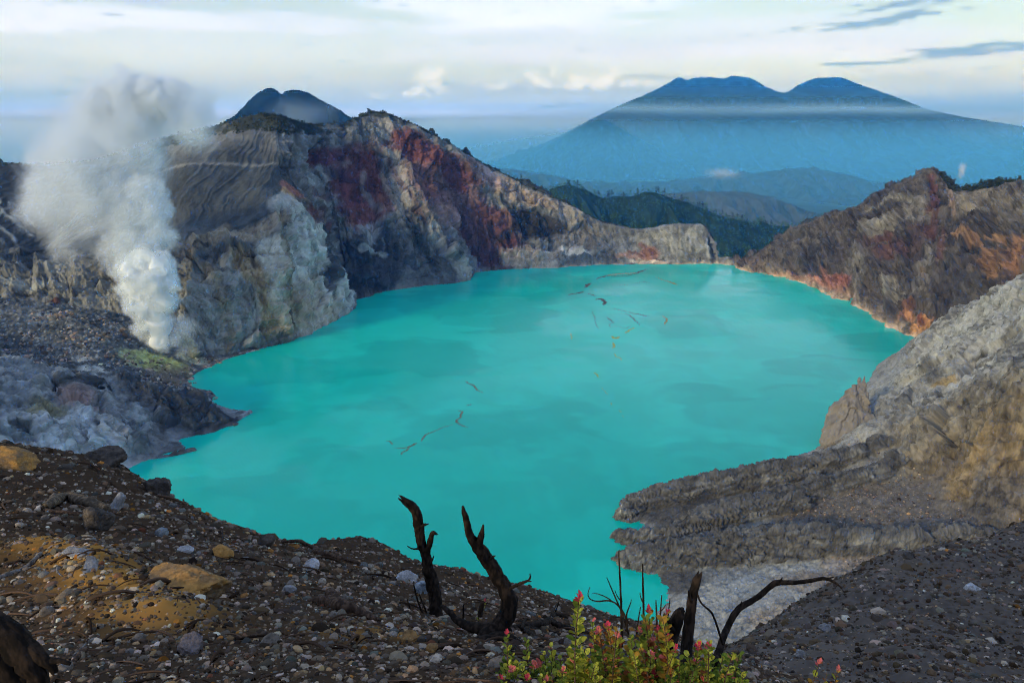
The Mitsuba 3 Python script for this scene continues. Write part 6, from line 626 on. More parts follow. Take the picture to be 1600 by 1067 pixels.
def right_cliff():
    X, Y, Z = height_grid(45, 480, 225, 720, .62, .66, TAB['C'], None, None, 1.4)
    p0 = np.stack([X, Y, 0 * X], -1)
    wx, wy = fb(p0, 22, 4, 61) * 3.2, fb(p0, 22, 4, 62) * 3.2
    onridge = np.zeros(X.shape)
    for i, (line, wf, wb) in enumerate(zip(TAB['CR'], (6.0, 5, 5, 5.0, 5), (7, 6, 6, 7, 6))):
        r, zz, side = near_seg(X + wx, Y + wy, line)
        near = side > 0                                   # lines run from the cliff outwards to the lake: the camera's side lies on their left
        h = np.where(near, (zz + 2.5) - np.maximum(r - 2.2, 0) * 1.25, (zz + 2.5) - np.maximum(r - 2.0, 0) * .8)
        onridge = np.maximum(onridge, sstep(-1.2, .8, h - Z) * sstep(26, 14, r))
        k = 1.6                                           # rounded joins
        u = np.clip(.5 + .5 * (h - Z) / k, 0, 1)
        Z = np.where(r < 30, Z * (1 - u) + h * u + k * u * (1 - u), Z)
    P = np.stack([X, Y, Z], -1)
    N = grid_normals(P)
    steep = sstep(.35, .62, 1 - N[..., 2])
    steep = np.maximum(steep, .0)
    warp = np.stack([fb(P, 35, 3, 63), fb(P, 35, 3, 64), fb(P, 28, 3, 65)], -1)
    Q = P + warp * 7
    high = sstep(12, 26, Z)
    lay = np.stack([(X * .93 + Y * .36) / 38, (X * -.36 + Y * .93) / 3.6 + warp[..., 0] * .9, Z / 2.4 + warp[..., 1] * .5], -1)
    layers = rg(lay, 1, 4, 66, .6) - .45
    crack = rg(Q, (9, 9, 36), 6, 67, .6)
    sl = np.stack([(Y * .8 - X * .5) + warp[..., 0] * 7, Z * .16 + warp[..., 1] * 4, 0 * X], -1)                 # along the foot of the cliff; its ribs run down the fall line
    dip = np.stack([(X * .6 + Y * .8) / 50, (X * -.55 + Y * .4) / 13 + Z / 6.5 + warp[..., 1] * .9, 0 * X], -1)    # beds dipping towards the lake
    disp = fb(P, 38, 3, 68) * 4 * high + high * ((rg(sl, (24, 24, 1), 3, 73, .5) - .45) * 10 + (rg(sl, (6.5, 6.5, 1), 5, 76, .62) - .45) * 4.2 + (rg(dip, 1, 5, 74, .55) - .45) * 3.4 + (crack - .45) * 4 + np.abs(fb(Q, (6, 6, 22), 5, 69, .6)) * 2.6 + fb(Q, (2.4, 2.4, 5), 4, 77, .7) * .9 + saw(dip[..., 1] * .8 + dip[..., 0] * .6) * 2.8 + saw(dip[..., 1] * 2.3 + warp[..., 0] * .8) * 1.1)
    disp += onridge * (layers * 2.4 + saw(lay[..., 1] * .9 + lay[..., 2] * .5) * 2.0 + saw(lay[..., 1] * 2.3 + lay[..., 2]) * .9 + fb(Q, (5, 5, 5), 5, 70, .66) * 1.0) + (1 - high) * (1 - onridge) * (fb(P, 9, 6, 71, .66) * 1.6 + np.maximum(layers, 0) * 1.6 + (rg(P, (7, 7, 3), 5, 75, .55) - .4) * .9)
    al = np.stack([X * .62 + Y * .78, X * -.78 + Y * .62, Z - .35 * Y - .1 * X], -1)
    br, tone = broken(al, warp, ((38, 30, 44), (16, 12, 26), (6, 5, 10), (2.4, 2.2, 3.4)), (6.0, 1.7, 1.0, .4), 600, .05)
    brr, toner = broken(np.stack([(X * .8 + Y * .6), (X * -.6 + Y * .8), Z], -1), warp, ((30, 5, 3.5), (11, 2.2, 1.5)), (1.5, .7), 640)
    disp = disp * (1 - .45 * high) + high * br + (1 - high) * brr * (.35 + .9 * onridge)
    tone = tone * high + toner * (1 - high)
    disp *= sstep(-3, 3, Z) * .9 + .1
    dz, layers = veins(P, 'C', warp * 1.5)
    disp = disp + dz
    P2 = P + N * disp[..., None]
    wob = np.stack([fb(P2, (22, 22, 16), 5, 80 + i, .6) for i in range(5)], -1)
    c = np.full(P.shape, 1.) * [.185, .18, .176]
    for i, (x, y, r, col, s) in enumerate(CZ):
        d = np.hypot(X - x, Y - y) / r + wob[..., i % 5] * .55
        w = (s * (1 - sstep(.6, 1.15, d)))[..., None]
        c = c * (1 - w) + np.array(col) * w
    c = paint(c, layers, wob)
    w = (onridge * sstep(.15, -.35, wob[..., 0] - .55))[..., None]
    c = c * (1 - w) + np.array((.10, .094, .09)) * w
    pale = (sstep(.10, .35, fb(P2, (14, 14, 6), 4, 86)) * onridge * (1 - steep) * .6)[..., None]
    c = c * (1 - pale) + np.array((.19, .187, .185)) * pale
    bands = fb(lay, 1, 4, 87, .6)
    v = 1 + 1.0 * tone + (.55 + .35 * (1 - high)) * fb(P2, (2.4, 2.4, 4), 5, 88, .82) + .75 * bands * onridge + .55 * fb(np.stack([(Y * .8 - X * .5) / 3.2 + warp[..., 0] * 2, Z / 22 + warp[..., 1] * 2, 0 * X], -1), 1, 4, 90, .65) * high + .5 * (rg(Q, (9, 9, 24), 4, 89) - .42) * high
    c = c * np.clip(v, .4, 1.8)[..., None]
    keep = (P2[..., 2] > -4)
    f = quads(*X.shape)
    f = f[keep.ravel()[f].any(1)]
    f = f[X.ravel()[f[:, 0]] < .80 * Y.ravel()[f[:, 0]] + 14]
    put('right_cliff', trim((P2.reshape(-1, 3), f)), 'vertex_rock', smooth=SMOOTH_ROCK, color=np.clip(deepen(c) * ROCK_TINT, .012, .85).reshape(-1, 3)[USED], kind='structure')
    return X, Y, P2[..., 2], onridge


USED = None


def trim(m):
    global USED
    v, f = m
    USED, g = np.unique(f, return_inverse=True)
    return v[USED], g.reshape(f.shape)


def left_rocks():
    X, Y, Z = height_grid(-520, -100, 330, 650, .8, .8, TAB['L'], None, None)
    p0 = np.stack([X, Y, 0 * X], -1)
    wx, wy = fb(p0, 24, 4, 101) * 4, fb(p0, 24, 4, 102) * 4
    on = np.zeros(X.shape)
    for line, s in zip(TAB['LR'], (1.0, 1.2, 1.2, .9, .8, .8)):
        r, zz, side = near_seg(X + wx, Y + wy, line)
        h = zz - np.maximum(r - 1, 0) * s
        on = np.maximum(on, sstep(-1.5, 1.5, h - Z) * sstep(22, 8, r))
        Z = np.maximum(Z, h)
    P = np.stack([X, Y, Z], -1)
    N = grid_normals(P)
    warp = np.stack([fb(P, 35, 3, 103), fb(P, 35, 3, 104), fb(P, 28, 3, 105)], -1)
    Q = P + warp * 8
    scree = sstep(498, 520, Y + 14 * warp[..., 0]) * (1 - sstep(-190, -160, X))
    k = 1 - .8 * scree
    lay = np.stack([(X * .75 - Y * .66) / 34, (X * .66 + Y * .75) / 6 + warp[..., 0] * .8, Z / 5 + warp[..., 1] * .6], -1)
    disp = k * (fb(P, 40, 3, 106) * 4 + (rg(Q, (20, 20, 34), 6, 107, .6) - .45) * 13 + np.abs(fb(Q, (7, 7, 13), 5, 108, .66)) * 5) + (on + .55 * k) * ((rg(lay, 1, 5, 109, .6) - .45) * 2.4 + saw(lay[..., 1] * .8 + lay[..., 2] * .3) * 2.4 + saw(lay[..., 1] * 2.1 + lay[..., 2] * .8) * 1.0) + scree * (fb(P, 14, 4, 110) * 1.5 + np.abs(fb(P, 3.4, 3, 111)) * 1.6)
    br, tone = broken(P, warp, ((30, 30, 36), (11, 11, 15), (4.5, 4.5, 6.5)), (6.5, 2.2, 1.0), 700, .06)
    disp = disp * .55 + k * br + scree * broken(P, warp, ((7, 7, 7), (3.4, 3.4, 3.4)), (1.5, 1.3), 730)[0]
    disp *= sstep(-1, 9, Z) * .92 + .08
    dz, layers = veins(P, 'L', warp * 1.5)
    disp = disp + dz
    P2 = P + N * disp[..., None]
    wob = np.stack([fb(P2, (24, 24, 16), 5, 112 + i, .6) for i in range(5)], -1)
    c = np.full(P.shape, 1.) * [.165, .175, .19]
    for i, (x, y, r, col, s) in enumerate(LZ):
        d = np.hypot(X - x, Y - y) / r + wob[..., i % 5] * .55
        w = (s * (1 - sstep(.6, 1.15, d)))[..., None]
        c = c * (1 - w) + np.array(col) * w
    c = paint(c, layers, wob)
    w = (scree * .9)[..., None]
    c = c * (1 - w) + (np.array((.085, .09, .095)) + .22 * sstep(.15, .5, fb(P2, 3.0, 3, 118))[..., None]) * w
    for i, (x, y, r, col, s) in enumerate(LZ2):
        d = np.hypot(X - x, Y - y) / r + wob[..., i % 5] * .8
        w = (s * (1 - sstep(.5, 1.15, d)))[..., None]
        c = c * (1 - w) + np.array(col) * w
    v = 1 + 1.1 * tone + .6 * fb(P2, (3, 3, 5), 5, 119, .82) + .5 * (rg(Q, (10, 10, 16), 4, 120) - .42)
    c = c * np.clip(v, .4, 1.8)[..., None]
    f = quads(*X.shape)
    f = f[(P2[..., 2] > -4).ravel()[f].any(1)]
    put('left_rocks', trim((P2.reshape(-1, 3), f)), 'vertex_rock', smooth=SMOOTH_ROCK, color=np.clip(deepen(c) * ROCK_TINT, .012, .85).reshape(-1, 3)[USED], kind='structure')
    return X, Y, P2[..., 2]


# ------------------------------------------------------------------ far hills, volcanoes, the plain
def mountain(key, crest, front, back, drop, nu, nv, col, gully, seed, conc=1.5, crestn=1.0):
    """a mountain under a crest line: slopes fall to both sides and flatten out"""
    L = np.array(crest, float)
    s = np.concatenate([[0], np.cumsum(np.linalg.norm(np.diff(L, axis=0), axis=1))])
    C = PchipInterpolator(s, L, axis=0)(np.linspace(0, s[-1], nu))
    t = np.concatenate([np.linspace(-1, 0, nv)[:-1], np.linspace(0, 1, nv // 2)])
    P = np.repeat(C[None], len(t), 0)
    dist = np.where(t < 0, t * front, t * back)
    P[..., 1] += dist[:, None]
    fall = 1 - (1 - np.abs(t)) ** conc
    P[..., 2] -= fall[:, None] * np.maximum(C[:, 2] - drop, 30)[None]
    S = np.linspace(0, s[-1], nu)[None] + 0 * dist[:, None]
    ctr = C[np.argmax(C[:, 2])]
    st = np.stack([S + fb(P, front * .2, 3, seed) * front * .06, dist[:, None] + 0 * S, 0 * S], -1)
    amp = sstep(0, .12, np.abs(t))[:, None]
    P[..., 2] += amp * ((rg(st, (gully, gully * 6, 1), 4, seed + 1) - .5) * gully * .55 + fb(P, gully * 1.5, 4, seed + 2) * gully * .25) + fb(P, gully * .3, 4, seed + 3) * gully * .035 * crestn
    c = np.array(col) * (1 + .45 * fb(P, gully * .4, 4, seed + 4, .7))[..., None]
    put(key, (P.reshape(-1, 3), quads(*P.shape[:2])), 'vertex_matte', color=np.clip(c, .01, .6).reshape(-1, 3), kind='structure')
    return P


def far_country():
    xs, ys = np.linspace(-20500, 20500, 260), np.concatenate([np.linspace(1300, 9000, 180), np.linspace(9200, 28500, 80)])
    X, Y = np.meshgrid(xs, ys)
    p = np.stack([X, Y, 0 * X], -1)
    Z = -480 - 420 * sstep(7000, 16000, np.hypot(X, Y)) + fb(p, 1400, 5, 130) * 70 + 330 * sstep(2600, 1300, np.hypot(X, Y - 100)) 
    c = np.array((.075, .085, .05)) * (1 + .5 * fb(p, 700, 5, 131, .6))[..., None] + np.array((.09, .06, .03)) * sstep(.1, .4, fb(p, 900, 3, 132))[..., None]
    put('plain', (np.stack([X, Y, Z], -1).reshape(-1, 3), quads(*X.shape)), 'vertex_matte', color=np.clip(c, .01, .5).reshape(-1, 3), kind='structure')
    mountain('far_volcano', TAB['RAUNG'], 5200, 6000, -900, 420, 110, (.008, .018, .02), 420, 140, 1.5)
    mountain('far_volcano_flank', TAB['SIDE'], 2600, 4000, -900, 160, 60, (.012, .024, .024), 300, 150, 1.4)
    mountain('distant_range', TAB['LEFTFAR'], 4000, 4000, -900, 120, 40, (.05, .06, .045), 600, 160, 1.4)
    mountain('left_volcano_cone', TAB['CONE'], 1500, 1200, -350, 320, 90, (.014, .026, .026), 130, 170, 1.25, 2.)
    mountain('grassland_hills', TAB['G1'], 1700, 1500, -560, 320, 70, (.060, .070, .055), 230, 180, 1.5)
    mountain('grassland_hills_001', TAB['G2'], 1500, 1300, -560, 260, 80, (.075, .080, .058), 180, 190, 1.5)
    return mountain('forest_hill', TAB['FHILL'], 1250, 700, -330, 260, 90, (.022, .045, .016), 90, 200, 1.15)


def lake():
    n = 8
    ring = np.array([(-330, 300), (-60, 250), (150, 230), (420, 420), (480, 700), (470, 1090), (150, 1110), (-300, 960), (-330, 650)], float)
    from shapely.geometry import Polygon
    v, f = trimesh.creation.triangulate_polygon(Polygon(ring), engine='earcut')

    def col(p, n_, uv):
        w = mikit.fbm(p.x / 90 + 3, p.y / 60, 0, 4)
        w2 = mikit.fbm(p.x / 26 + w * 3, p.y / 22 + 9, 2., 3)
        m = mikit.smoothstep(.46, .54, w) * .6 + mikit.smoothstep(.40, .62, mikit.fbm(p.x / 38 + 11, p.y / 52 + w * 4, 7., 4)) * .4
        return mikit.mix((.0, .405, .325), (.003, .505, .40), m) * (0.95 + .10 * w2) + mi.Color3f(.012, .03, .027) * dr.exp(-(dr.square((p.x - 20) / 190) + dr.square((p.y - 650) / 130))) * (.5 + w)

    def rough(p, n_, uv):
        w = mikit.fbm(p.x / 150 + mikit.fbm(p.x / 50, p.y / 50, 5., 3) * 1.6, p.y / 90, 0, 4)
        return .15 + .14 * mikit.smoothstep(.42, .60, w)
    scene['lake_water'] = {'type': 'principled', 'base_color': mikit.proc(col), 'roughness': mikit.proc(rough), 'specular': .16}
    put('lake', (np.column_stack([v, np.zeros(len(v))]), f), 'lake_water', smooth=False, kind='structure')


WALL = far_wall()
WALLR = right_wall()
CLIFF = right_cliff()
ROCKS = left_rocks()
FOREST = far_country()
lake()
scene['haze'] = {'type': 'cube', 'to_world': T().translate([0, 13000, 130]).scale([21000, 16000, 1500]), 'bsdf': {'type': 'null'}, 'interior': {'type': 'ref', 'id': 'haze_air'}}
tag('haze', kind='stuff')

# ------------------------------------------------------------------ the near slopes: ground, gravel, stones
def tps(pts, x0, x1, y0, y1, h):
    pts = np.array(pts)
    f = RBFInterpolator(pts[:, :2] / 5, pts[:, 2], kernel='linear', neighbors=30)
    xs, ys = np.arange(x0, x1 + 1, max(.25, h * 3)), np.arange(y0, y1 + 1, max(.25, h * 3))
    X, Y = np.meshgrid(xs, ys)
    Z = f(np.stack([X.ravel(), Y.ravel()], -1) / 5).reshape(X.shape)
    from scipy.interpolate import RectBivariateSpline
    from scipy.ndimage import gaussian_filter
    return RectBivariateSpline(ys, xs, gaussian_filter(Z, 1.0), kx=3, ky=3)


OCHRE = (.36, .18, .045)
near_f = tps(TAB['E'], -17, 6, -1, 22, .05)
far_f = tps(TAB['R'], 0, 48, 3, 66, .3)


def near_z(x, y):
    """height of the near ground, with its small relief"""
    x, y = np.asarray(x, float), np.asarray(y, float)
    p = np.stack([x, y, 0 * x], -1)
    z = near_f.ev(y, x) + .10 * fb(p, 1.3, 4, 300, .55) * sstep(1, 6, y) + .035 * fb(p, .35, 3, 301)
    r, zz, s = near_seg(x + .12 * fb(p, .5, 3, 302), y + .12 * fb(p, .5, 3, 303), OCHRE_LINE)
    return z + (.17 + .05 * fb(p * [1, 1, 1], .22, 4, 318, .65)) * np.exp(-(r / .30) ** 2) + .10 * np.abs(fb(p, 2.2, 5, 304, .6)) * sstep(6, 10, y)


def right_z(x, y):
    x, y = np.asarray(x, float), np.asarray(y, float)
    p = np.stack([x, y, 0 * x], -1)
    return far_f.ev(y, x) + .7 * fb(p, 6, 5, 310, .55) + .35 * (rg(p, (3.2, 3.2, 1), 4, 311) - .4)


def near_ground():
    xs, ys = np.arange(-15, 4.6, .045), np.concatenate([np.arange(.8, 6, .03), np.arange(6, 19.5, .055)])
    X, Y = np.meshgrid(xs, ys)
    Z = near_z(X, Y)
    P = np.stack([X, Y, Z], -1)
    Z = Z + .022 * fb(P, .09, 4, 305, .7)
    P[..., 2] = Z
    c = np.full(P.shape, 1.) * [.060, .040, .026]
    p0 = np.stack([X, Y, 0 * X], -1)
    r, _, _ = near_seg(X + .2 * fb(p0, .4, 4, 306), Y + .2 * fb(p0, .4, 4, 307), OCHRE_LINE)
    w = np.exp(-(r / .30) ** 2) * sstep(-.75, -.05, fb(p0, .3, 4, 308))
    for (x, y, rr) in OCHRE_SPOTS:
        w = np.maximum(w, np.exp(-(np.hypot(X - x, Y - y) / rr) ** 2 * 1.5) * sstep(-.35, .25, fb(p0, .25, 4, 309)) * .9)
    c = c * (1 - w[..., None]) + np.array(OCHRE) * w[..., None]
    c = c * (1 + .5 * fb(P, .07, 4, 312, .75) + .3 * fb(P, .6, 3, 313))[..., None]
    f = quads(*X.shape)
    ok = (Z > 199 - .86 * Y - 7)
    f = f[ok.ravel()[f].any(1)]
    put('near_ground', trim((P.reshape(-1, 3), f)), 'vertex_matte', color=np.clip(c, .008, .6).reshape(-1, 3)[USED], kind='structure')


def right_ground():
    xs, ys = np.arange(1.2, 44, .14), np.arange(5, 62, .16)
    X, Y = np.meshgrid(xs, ys)
    P = np.stack([X, Y, right_z(X, Y)], -1)
    P[..., 2] += .16 * fb(P, .7, 5, 314, .72)
    c = np.full(P.shape, 1.) * [.115, .095, .080]
    c = c * (1 + .8 * fb(P, .30, 4, 315, .8) + .35 * fb(P, 3.5, 4, 316))[..., None]
    w = sstep(.25, .5, fb(P, 2.6, 4, 317)) * .25
    c = c * (1 - w[..., None]) + np.array((.17, .13, .075)) * w[..., None]
    put('right_ground', (P.reshape(-1, 3), quads(*X.shape)), 'vertex_matte', color=np.clip(c, .01, .6).reshape(-1, 3), kind='structure')


STONE_COLOURS = {'dark': (.062, .058, .056), 'brown': (.105, .083, .066), 'grey': (.165, .158, .155), 'blue-grey': (.105, .125, .142), 'light grey': (.30, .29, .28), 'white': (.47, .46, .45), 'ochre': (.32, .165, .05), 'tan': (.26, .205, .14), 'reddish': (.19, .095, .07)}
ODDS = dict(zip(STONE_COLOURS, (.28, .20, .22, .09, .10, .035, .02, .045, .01)))


def rock_mesh(rng, sub, rough=.22, flat=.75, cuts=5):
    m = trimesh.creation.icosphere(subdivisions=sub)
    v = np.array(m.vertices)
    for _ in range(cuts):
        n = rng.normal(size=3); n /= np.linalg.norm(n)
        k = rng.uniform(.55, .85)
        d = v @ n
        v = v - np.maximum(d - k, 0)[:, None] * n * .9
    v = v * (1 + rough * fb(v, .8, 4, int(rng.integers(1e5)), .55)[:, None])
    return v * np.array([rng.uniform(.85, 1.25), rng.uniform(.75, 1.1), flat * rng.uniform(.75, 1.1)]), np.array(m.faces)


def rot(rng):
    q = trimesh.transformations.random_rotation_matrix(rng.random(3))[:3, :3]
    return q


def scatter(rng, n, fz, xy, size, sub_shapes, pal, sink=.25):
    """n stones as one mesh with a colour each"""
    V, F, C, at = [], [], [], 0
    z = fz(xy[:, 0], xy[:, 1])
    names, odds = list(pal), np.array([pal[k] for k in pal]); odds = odds / odds.sum()
    pick = rng.choice(len(names), n, p=odds)
    for i in range(n):
        v, f = sub_shapes[rng.integers(len(sub_shapes))]
        a = rng.uniform(0, 2 * np.pi)
        ca, sa = np.cos(a), np.sin(a)
        w = v @ np.array([[ca, sa, 0], [-sa, ca, 0], [0, 0, 1]]) * size[i] * rng.uniform(.75, 1.25, 3)
        V.append(w + [xy[i, 0], xy[i, 1], z[i] + size[i] * (.55 - sink * 2)])
        F.append(f + at); at += len(v)
        C.append(np.repeat((np.array(STONE_COLOURS[names[pick[i]]]) * rng.uniform(.3, 1.45) * rng.uniform(.93, 1.07, 3) * [1.20, .98, .76])[None], len(v), 0))
    return np.vstack(V), np.vstack(F), np.clip(np.vstack(C), .01, .62)


def near_view(rng, n, y0, y1, x0=-.80, x1=.42, power=1.0):
    """spots on the near ground, denser close by, where stones show small"""
    y = y0 * (y1 / y0) ** (rng.random(n) ** power)
    x = y * rng.uniform(x0, x1, n)
    return np.stack([x, y], -1)


def stones():
    rng = np.random.default_rng(5)
    tiny = [rock_mesh(rng, 0, .25, .75, 2) for _ in range(10)]
    small = [rock_mesh(rng, 1, .25, .75, 4) for _ in range(12)]
    # gravel nobody could count
    xy = near_view(rng, 46000, 1.45, 16.0, -1.0, .5)
    s = .0068 * np.exp(rng.normal(0, .45, len(xy))) * (xy[:, 1] / 2.2) ** .62
    v, f, c = scatter(rng, len(xy), near_z, xy, s, tiny, ODDS)
    put('gravel', (v, f), 'vertex_matte', smooth=False, color=None, label='dark mixed gravel covering the near slope', category='gravel', kind='stuff') if 0 else None
    xy2 = near_view(rng, 13000, 1.45, 15.0, -1.0, .5)
    p2 = np.column_stack([xy2, 0 * xy2[:, 0]])
    xy2 = xy2[fb(p2, .9, 4, 330) + .5 * fb(p2, .25, 2, 331) > rng.uniform(-.45, .45, len(xy2))]              # drifts of coarser and finer stones
    s2 = .0135 * np.exp(rng.normal(0, .38, len(xy2))) * (xy2[:, 1] / 2.6) ** .55
    v2, f2, c2 = scatter(rng, len(xy2), near_z, xy2, s2, small, ODDS)
    flat_put('gravel', np.vstack([v, v2]), np.vstack([f, f2 + len(v)]), np.vstack([c, c2]), label='dark mixed gravel of small pebbles covering the near slope', category='gravel', kind='stuff')
    # fine stones of the farther dark slope on the right
    n = 22000
    y = 7.0 * (52 / 7.0) ** rng.random(n); x = y * (.26 + .66 * rng.random(n))
    s = .024 * np.exp(rng.normal(0, .55, n)) * (y / 12) ** .85
    xy = np.stack([x, y], -1)
    v, f, c = scatter(rng, n, right_z, xy, s, tiny, {**ODDS, 'dark': .36, 'brown': .32, 'white': .03, 'light grey': .10, 'ochre': .01})
    flat_put('slope_rubble', v, f, c, label='fine dark rubble on the shaded slope at the lower right', category='rubble', kind='stuff')
    # the larger stones, one by one
    for k, col in STONE_COLOURS.items():
        q = col
        scene['stone_' + k.replace('-', '_').replace(' ', '_')] = {'type': 'twosided', 'bsdf': {'type': 'principled', 'roughness': .85, 'specular': .25, 'base_color': mikit.proc(
            lambda p, n, uv, q=q: mi.Color3f(q[0] * 1.12, q[1] * .97, q[2] * .80) * (.35 + .85 * mikit.fbm(p.x * 42, p.y * 42, p.z * 42, 4)) * (1 - .35 * mikit.smoothstep(.58, .7, mikit.fbm(p.x * 120 + 5, p.y * 120, p.z * 120, 2))))}}
    shapes = [mikit.ply(rock_mesh(rng, 2, .26, .8, 6), None, smooth=28) for _ in range(18)]
    ny = 290
    xy = near_view(rng, ny, 2.3, 13.5, power=.85)
    s = .0205 * np.exp(rng.normal(0, .42, ny)) * (xy[:, 1] / 3.2) ** .62
    for b in BOULDERS:
        d = xy - np.array(b[1][:2]); r = np.hypot(*d.T); rr = max(b[2][:2]) * 1.15
        xy = np.where((r < rr)[:, None], np.array(b[1][:2]) + d / (r[:, None] + 1e-6) * (rr * 1.3), xy)
    z = near_z(xy[:, 0], xy[:, 1])
    names = list(STONE_COLOURS)
    odds = np.array((.16, .17, .28, .10, .16, .05, .03, .04, .01)); odds /= odds.sum()
    marks = [(q[0], np.array(q[1])) for q in STONE_MARKS]
    kinds, sets = [], {}
    for i in range(ny):
        k = names[rng.choice(len(names), p=odds)]
        kinds.append(k)
        m = min(range(len(marks)), key=lambda j: np.hypot(*(marks[j][1][:2] - xy[i])) / marks[j][1][1])
        dx, dy = (xy[i] - marks[m][1][:2]) / marks[m][1][1]
        side = ('right of' if dx > 0 else 'left of') if abs(dx) * 1.6 > abs(dy) else ('beyond' if dy > 0 else 'in front of')
        sets.setdefault((k, side, marks[m][0]), []).append(i)
    said = {}
    for (k, side, mk), ii in sets.items():
        ii.sort(key=lambda i: -s[i])
        nth = ['', 'second ', 'third ', 'fourth ', 'fifth ', 'sixth ', 'seventh ', 'eighth ', 'ninth ', 'tenth ', 'eleventh ', 'twelfth ']
        for r, i in enumerate(ii):
            back = len(ii) - 1 - r
            w = '' if len(ii) == 1 else ('larger ', 'smaller ')[r] if len(ii) == 2 else nth[r] + 'largest ' if r <= back else nth[back] + 'smallest '
            said[i] = f'{w}{k} stone {side} {mk}'
    for i in range(ny):
        k = kinds[i]
        a = {'blue-grey': 'blue_grey', 'light grey': 'light_grey'}.get(k, k)
        key = 'stone' + (f'_{i:03d}' if i else '')
        scene[key] = {**shapes[rng.integers(len(shapes))], 'bsdf': {'type': 'ref', 'id': 'stone_' + a},
                      'to_world': T().translate([float(xy[i, 0]), float(xy[i, 1]), float(z[i] + s[i] * .22)]).rotate([0, 0, 1], float(rng.uniform(0, 360))).rotate([1, 0, 0], float(rng.normal(0, 16))).scale([float(s[i] * q) for q in rng.uniform(.8, 1.25, 3)])}
        tag(key, said[i], 'stone', 'loose stones on the near slope')


def flat_put(key, v, f, c, **k):
    """faceted stones with a colour each: vertices are doubled so that every face keeps its own normal"""
    n = np.repeat(np.cross(v[f[:, 1]] - v[f[:, 0]], v[f[:, 2]] - v[f[:, 0]]), 3, 0)
    n /= np.linalg.norm(n, axis=1, keepdims=True) + 1e-12
    path = meshkit.write_ply((v[f].reshape(-1, 3), np.arange(3 * len(f)).reshape(-1, 3)), False, None, c[f].reshape(-1, 3), normals=n)
    scene[key] = {'type': 'ply', 'filename': path, 'face_normals': False, 'bsdf': {'type': 'ref', 'id': 'vertex_matte'}}
    tag(key, **k)


# ------------------------------------------------------------------ wood: dead trunks, branches, roots
def bark(name, a, b, f=60):
    def col(p, n, uv):
        g = mikit.fbm(p.x * f, p.y * f, p.z * f * .28, 4)
        return mikit.mix(a, b, mikit.smoothstep(.35, .75, g))
    scene[name] = {'type': 'twosided', 'bsdf': {'type': 'principled', 'base_color': mikit.proc(col), 'roughness': .9, 'specular': .1}}


bark('charred_wood', (.009, .007, .006), (.040, .027, .020))
bark('brown_wood', (.035, .022, .016), (.11, .07, .048))
bark('grey_wood', (.07, .062, .056), (.20, .18, .165))
bark('log_wood', (.055, .042, .03), (.15, .115, .08), 40)


def limb(pts, sides=14, step=.012, rough=.16, seed=0, ragged=False):
    """a tapering, knotty branch through points (x, y, z, radius)"""
    Q = np.array(pts, float)
    s = np.concatenate([[0], np.cumsum(np.linalg.norm(np.diff(Q[:, :3], axis=0), axis=1))])
    n = max(6, int(s[-1] / step))
    t = np.linspace(0, s[-1], n)
    C = CubicSpline(s, Q[:, :3], axis=0)(t)
    R = PchipInterpolator(s, Q[:, 3])(t)
    C = C + fb(C, .05, 3, seed + 1)[:, None] * R[:, None] * .25
    tan = np.gradient(C, axis=0); tan /= np.linalg.norm(tan, axis=1, keepdims=True) + 1e-12
    a = np.cross(tan, [.2, 1, .1]); a /= np.linalg.norm(a, axis=1, keepdims=True) + 1e-12
    b = np.cross(tan, a)
    ang = np.linspace(0, 2 * np.pi, sides, endpoint=False)
    dirs = np.cos(ang)[None, :, None] * a[:, None] + np.sin(ang)[None, :, None] * b[:, None]
    ring = C[:, None] + dirs * R[:, None, None]
    st = np.stack([np.cos(ang)[None] + 0 * t[:, None], np.sin(ang)[None] + 0 * t[:, None], t[:, None] / (np.mean(R) * 9) + 0 * ang[None]], -1)
    groove = rg(st, .75, 3, seed + 2) - .5
    k = 1 + rough * (1.1 * groove + .9 * fb(ring, float(np.mean(R)) * 2.2, 3, seed + 3))
    ring = C[:, None] + dirs * (R[:, None] * k)[..., None]
    if ragged:                                                    # a broken end: long splinters
        u = sstep(.9, 1, t / t[-1])[:, None]
        ring = ring + tan[-1] * (u * (fb(np.stack([np.cos(ang), np.sin(ang), 0 * ang], -1), .5, 2, seed + 4) * R[0] * 1.6)[None])[..., None]
    v = np.vstack([ring.reshape(-1, 3), C[0], C[-1]])
    i, j = np.meshgrid(np.arange(n - 1), np.arange(sides), indexing='ij')
    q = np.stack([i * sides + j, i * sides + (j + 1) % sides, (i + 1) * sides + (j + 1) % sides, (i + 1) * sides + j], -1).reshape(-1, 4)
    f = np.vstack([q[:, [0, 1, 2]], q[:, [0, 2, 3]]])
    j = np.arange(sides); e = (n - 1) * sides
    f = np.vstack([f, np.stack([(j + 1) % sides, j, 0 * j + n * sides], 1), np.stack([e + j, e + (j + 1) % sides, 0 * j + n * sides + 1], 1)])
    return v, f


def wood(key, limbs, mat, names, label, category, seed, group=None, **k):
    """one thing: its stem and each branch are parts"""
    if len(limbs) == 1:
        put(key, limb(limbs[0], seed=seed, **k), mat, smooth=True, label=label, category=category, group=group)
        return
    tag(key, label, category, group)
    used = {}
    for i, (l, nm) in enumerate(zip(limbs, names)):
        j = used[nm] = used.get(nm, -1) + 1
        put(f'{key}__{nm}' + (f'_{j:03d}' if j else ''), limb(l, sides=16 if i == 0 else 10, seed=seed + 10 * i, **k), mat, smooth=True)


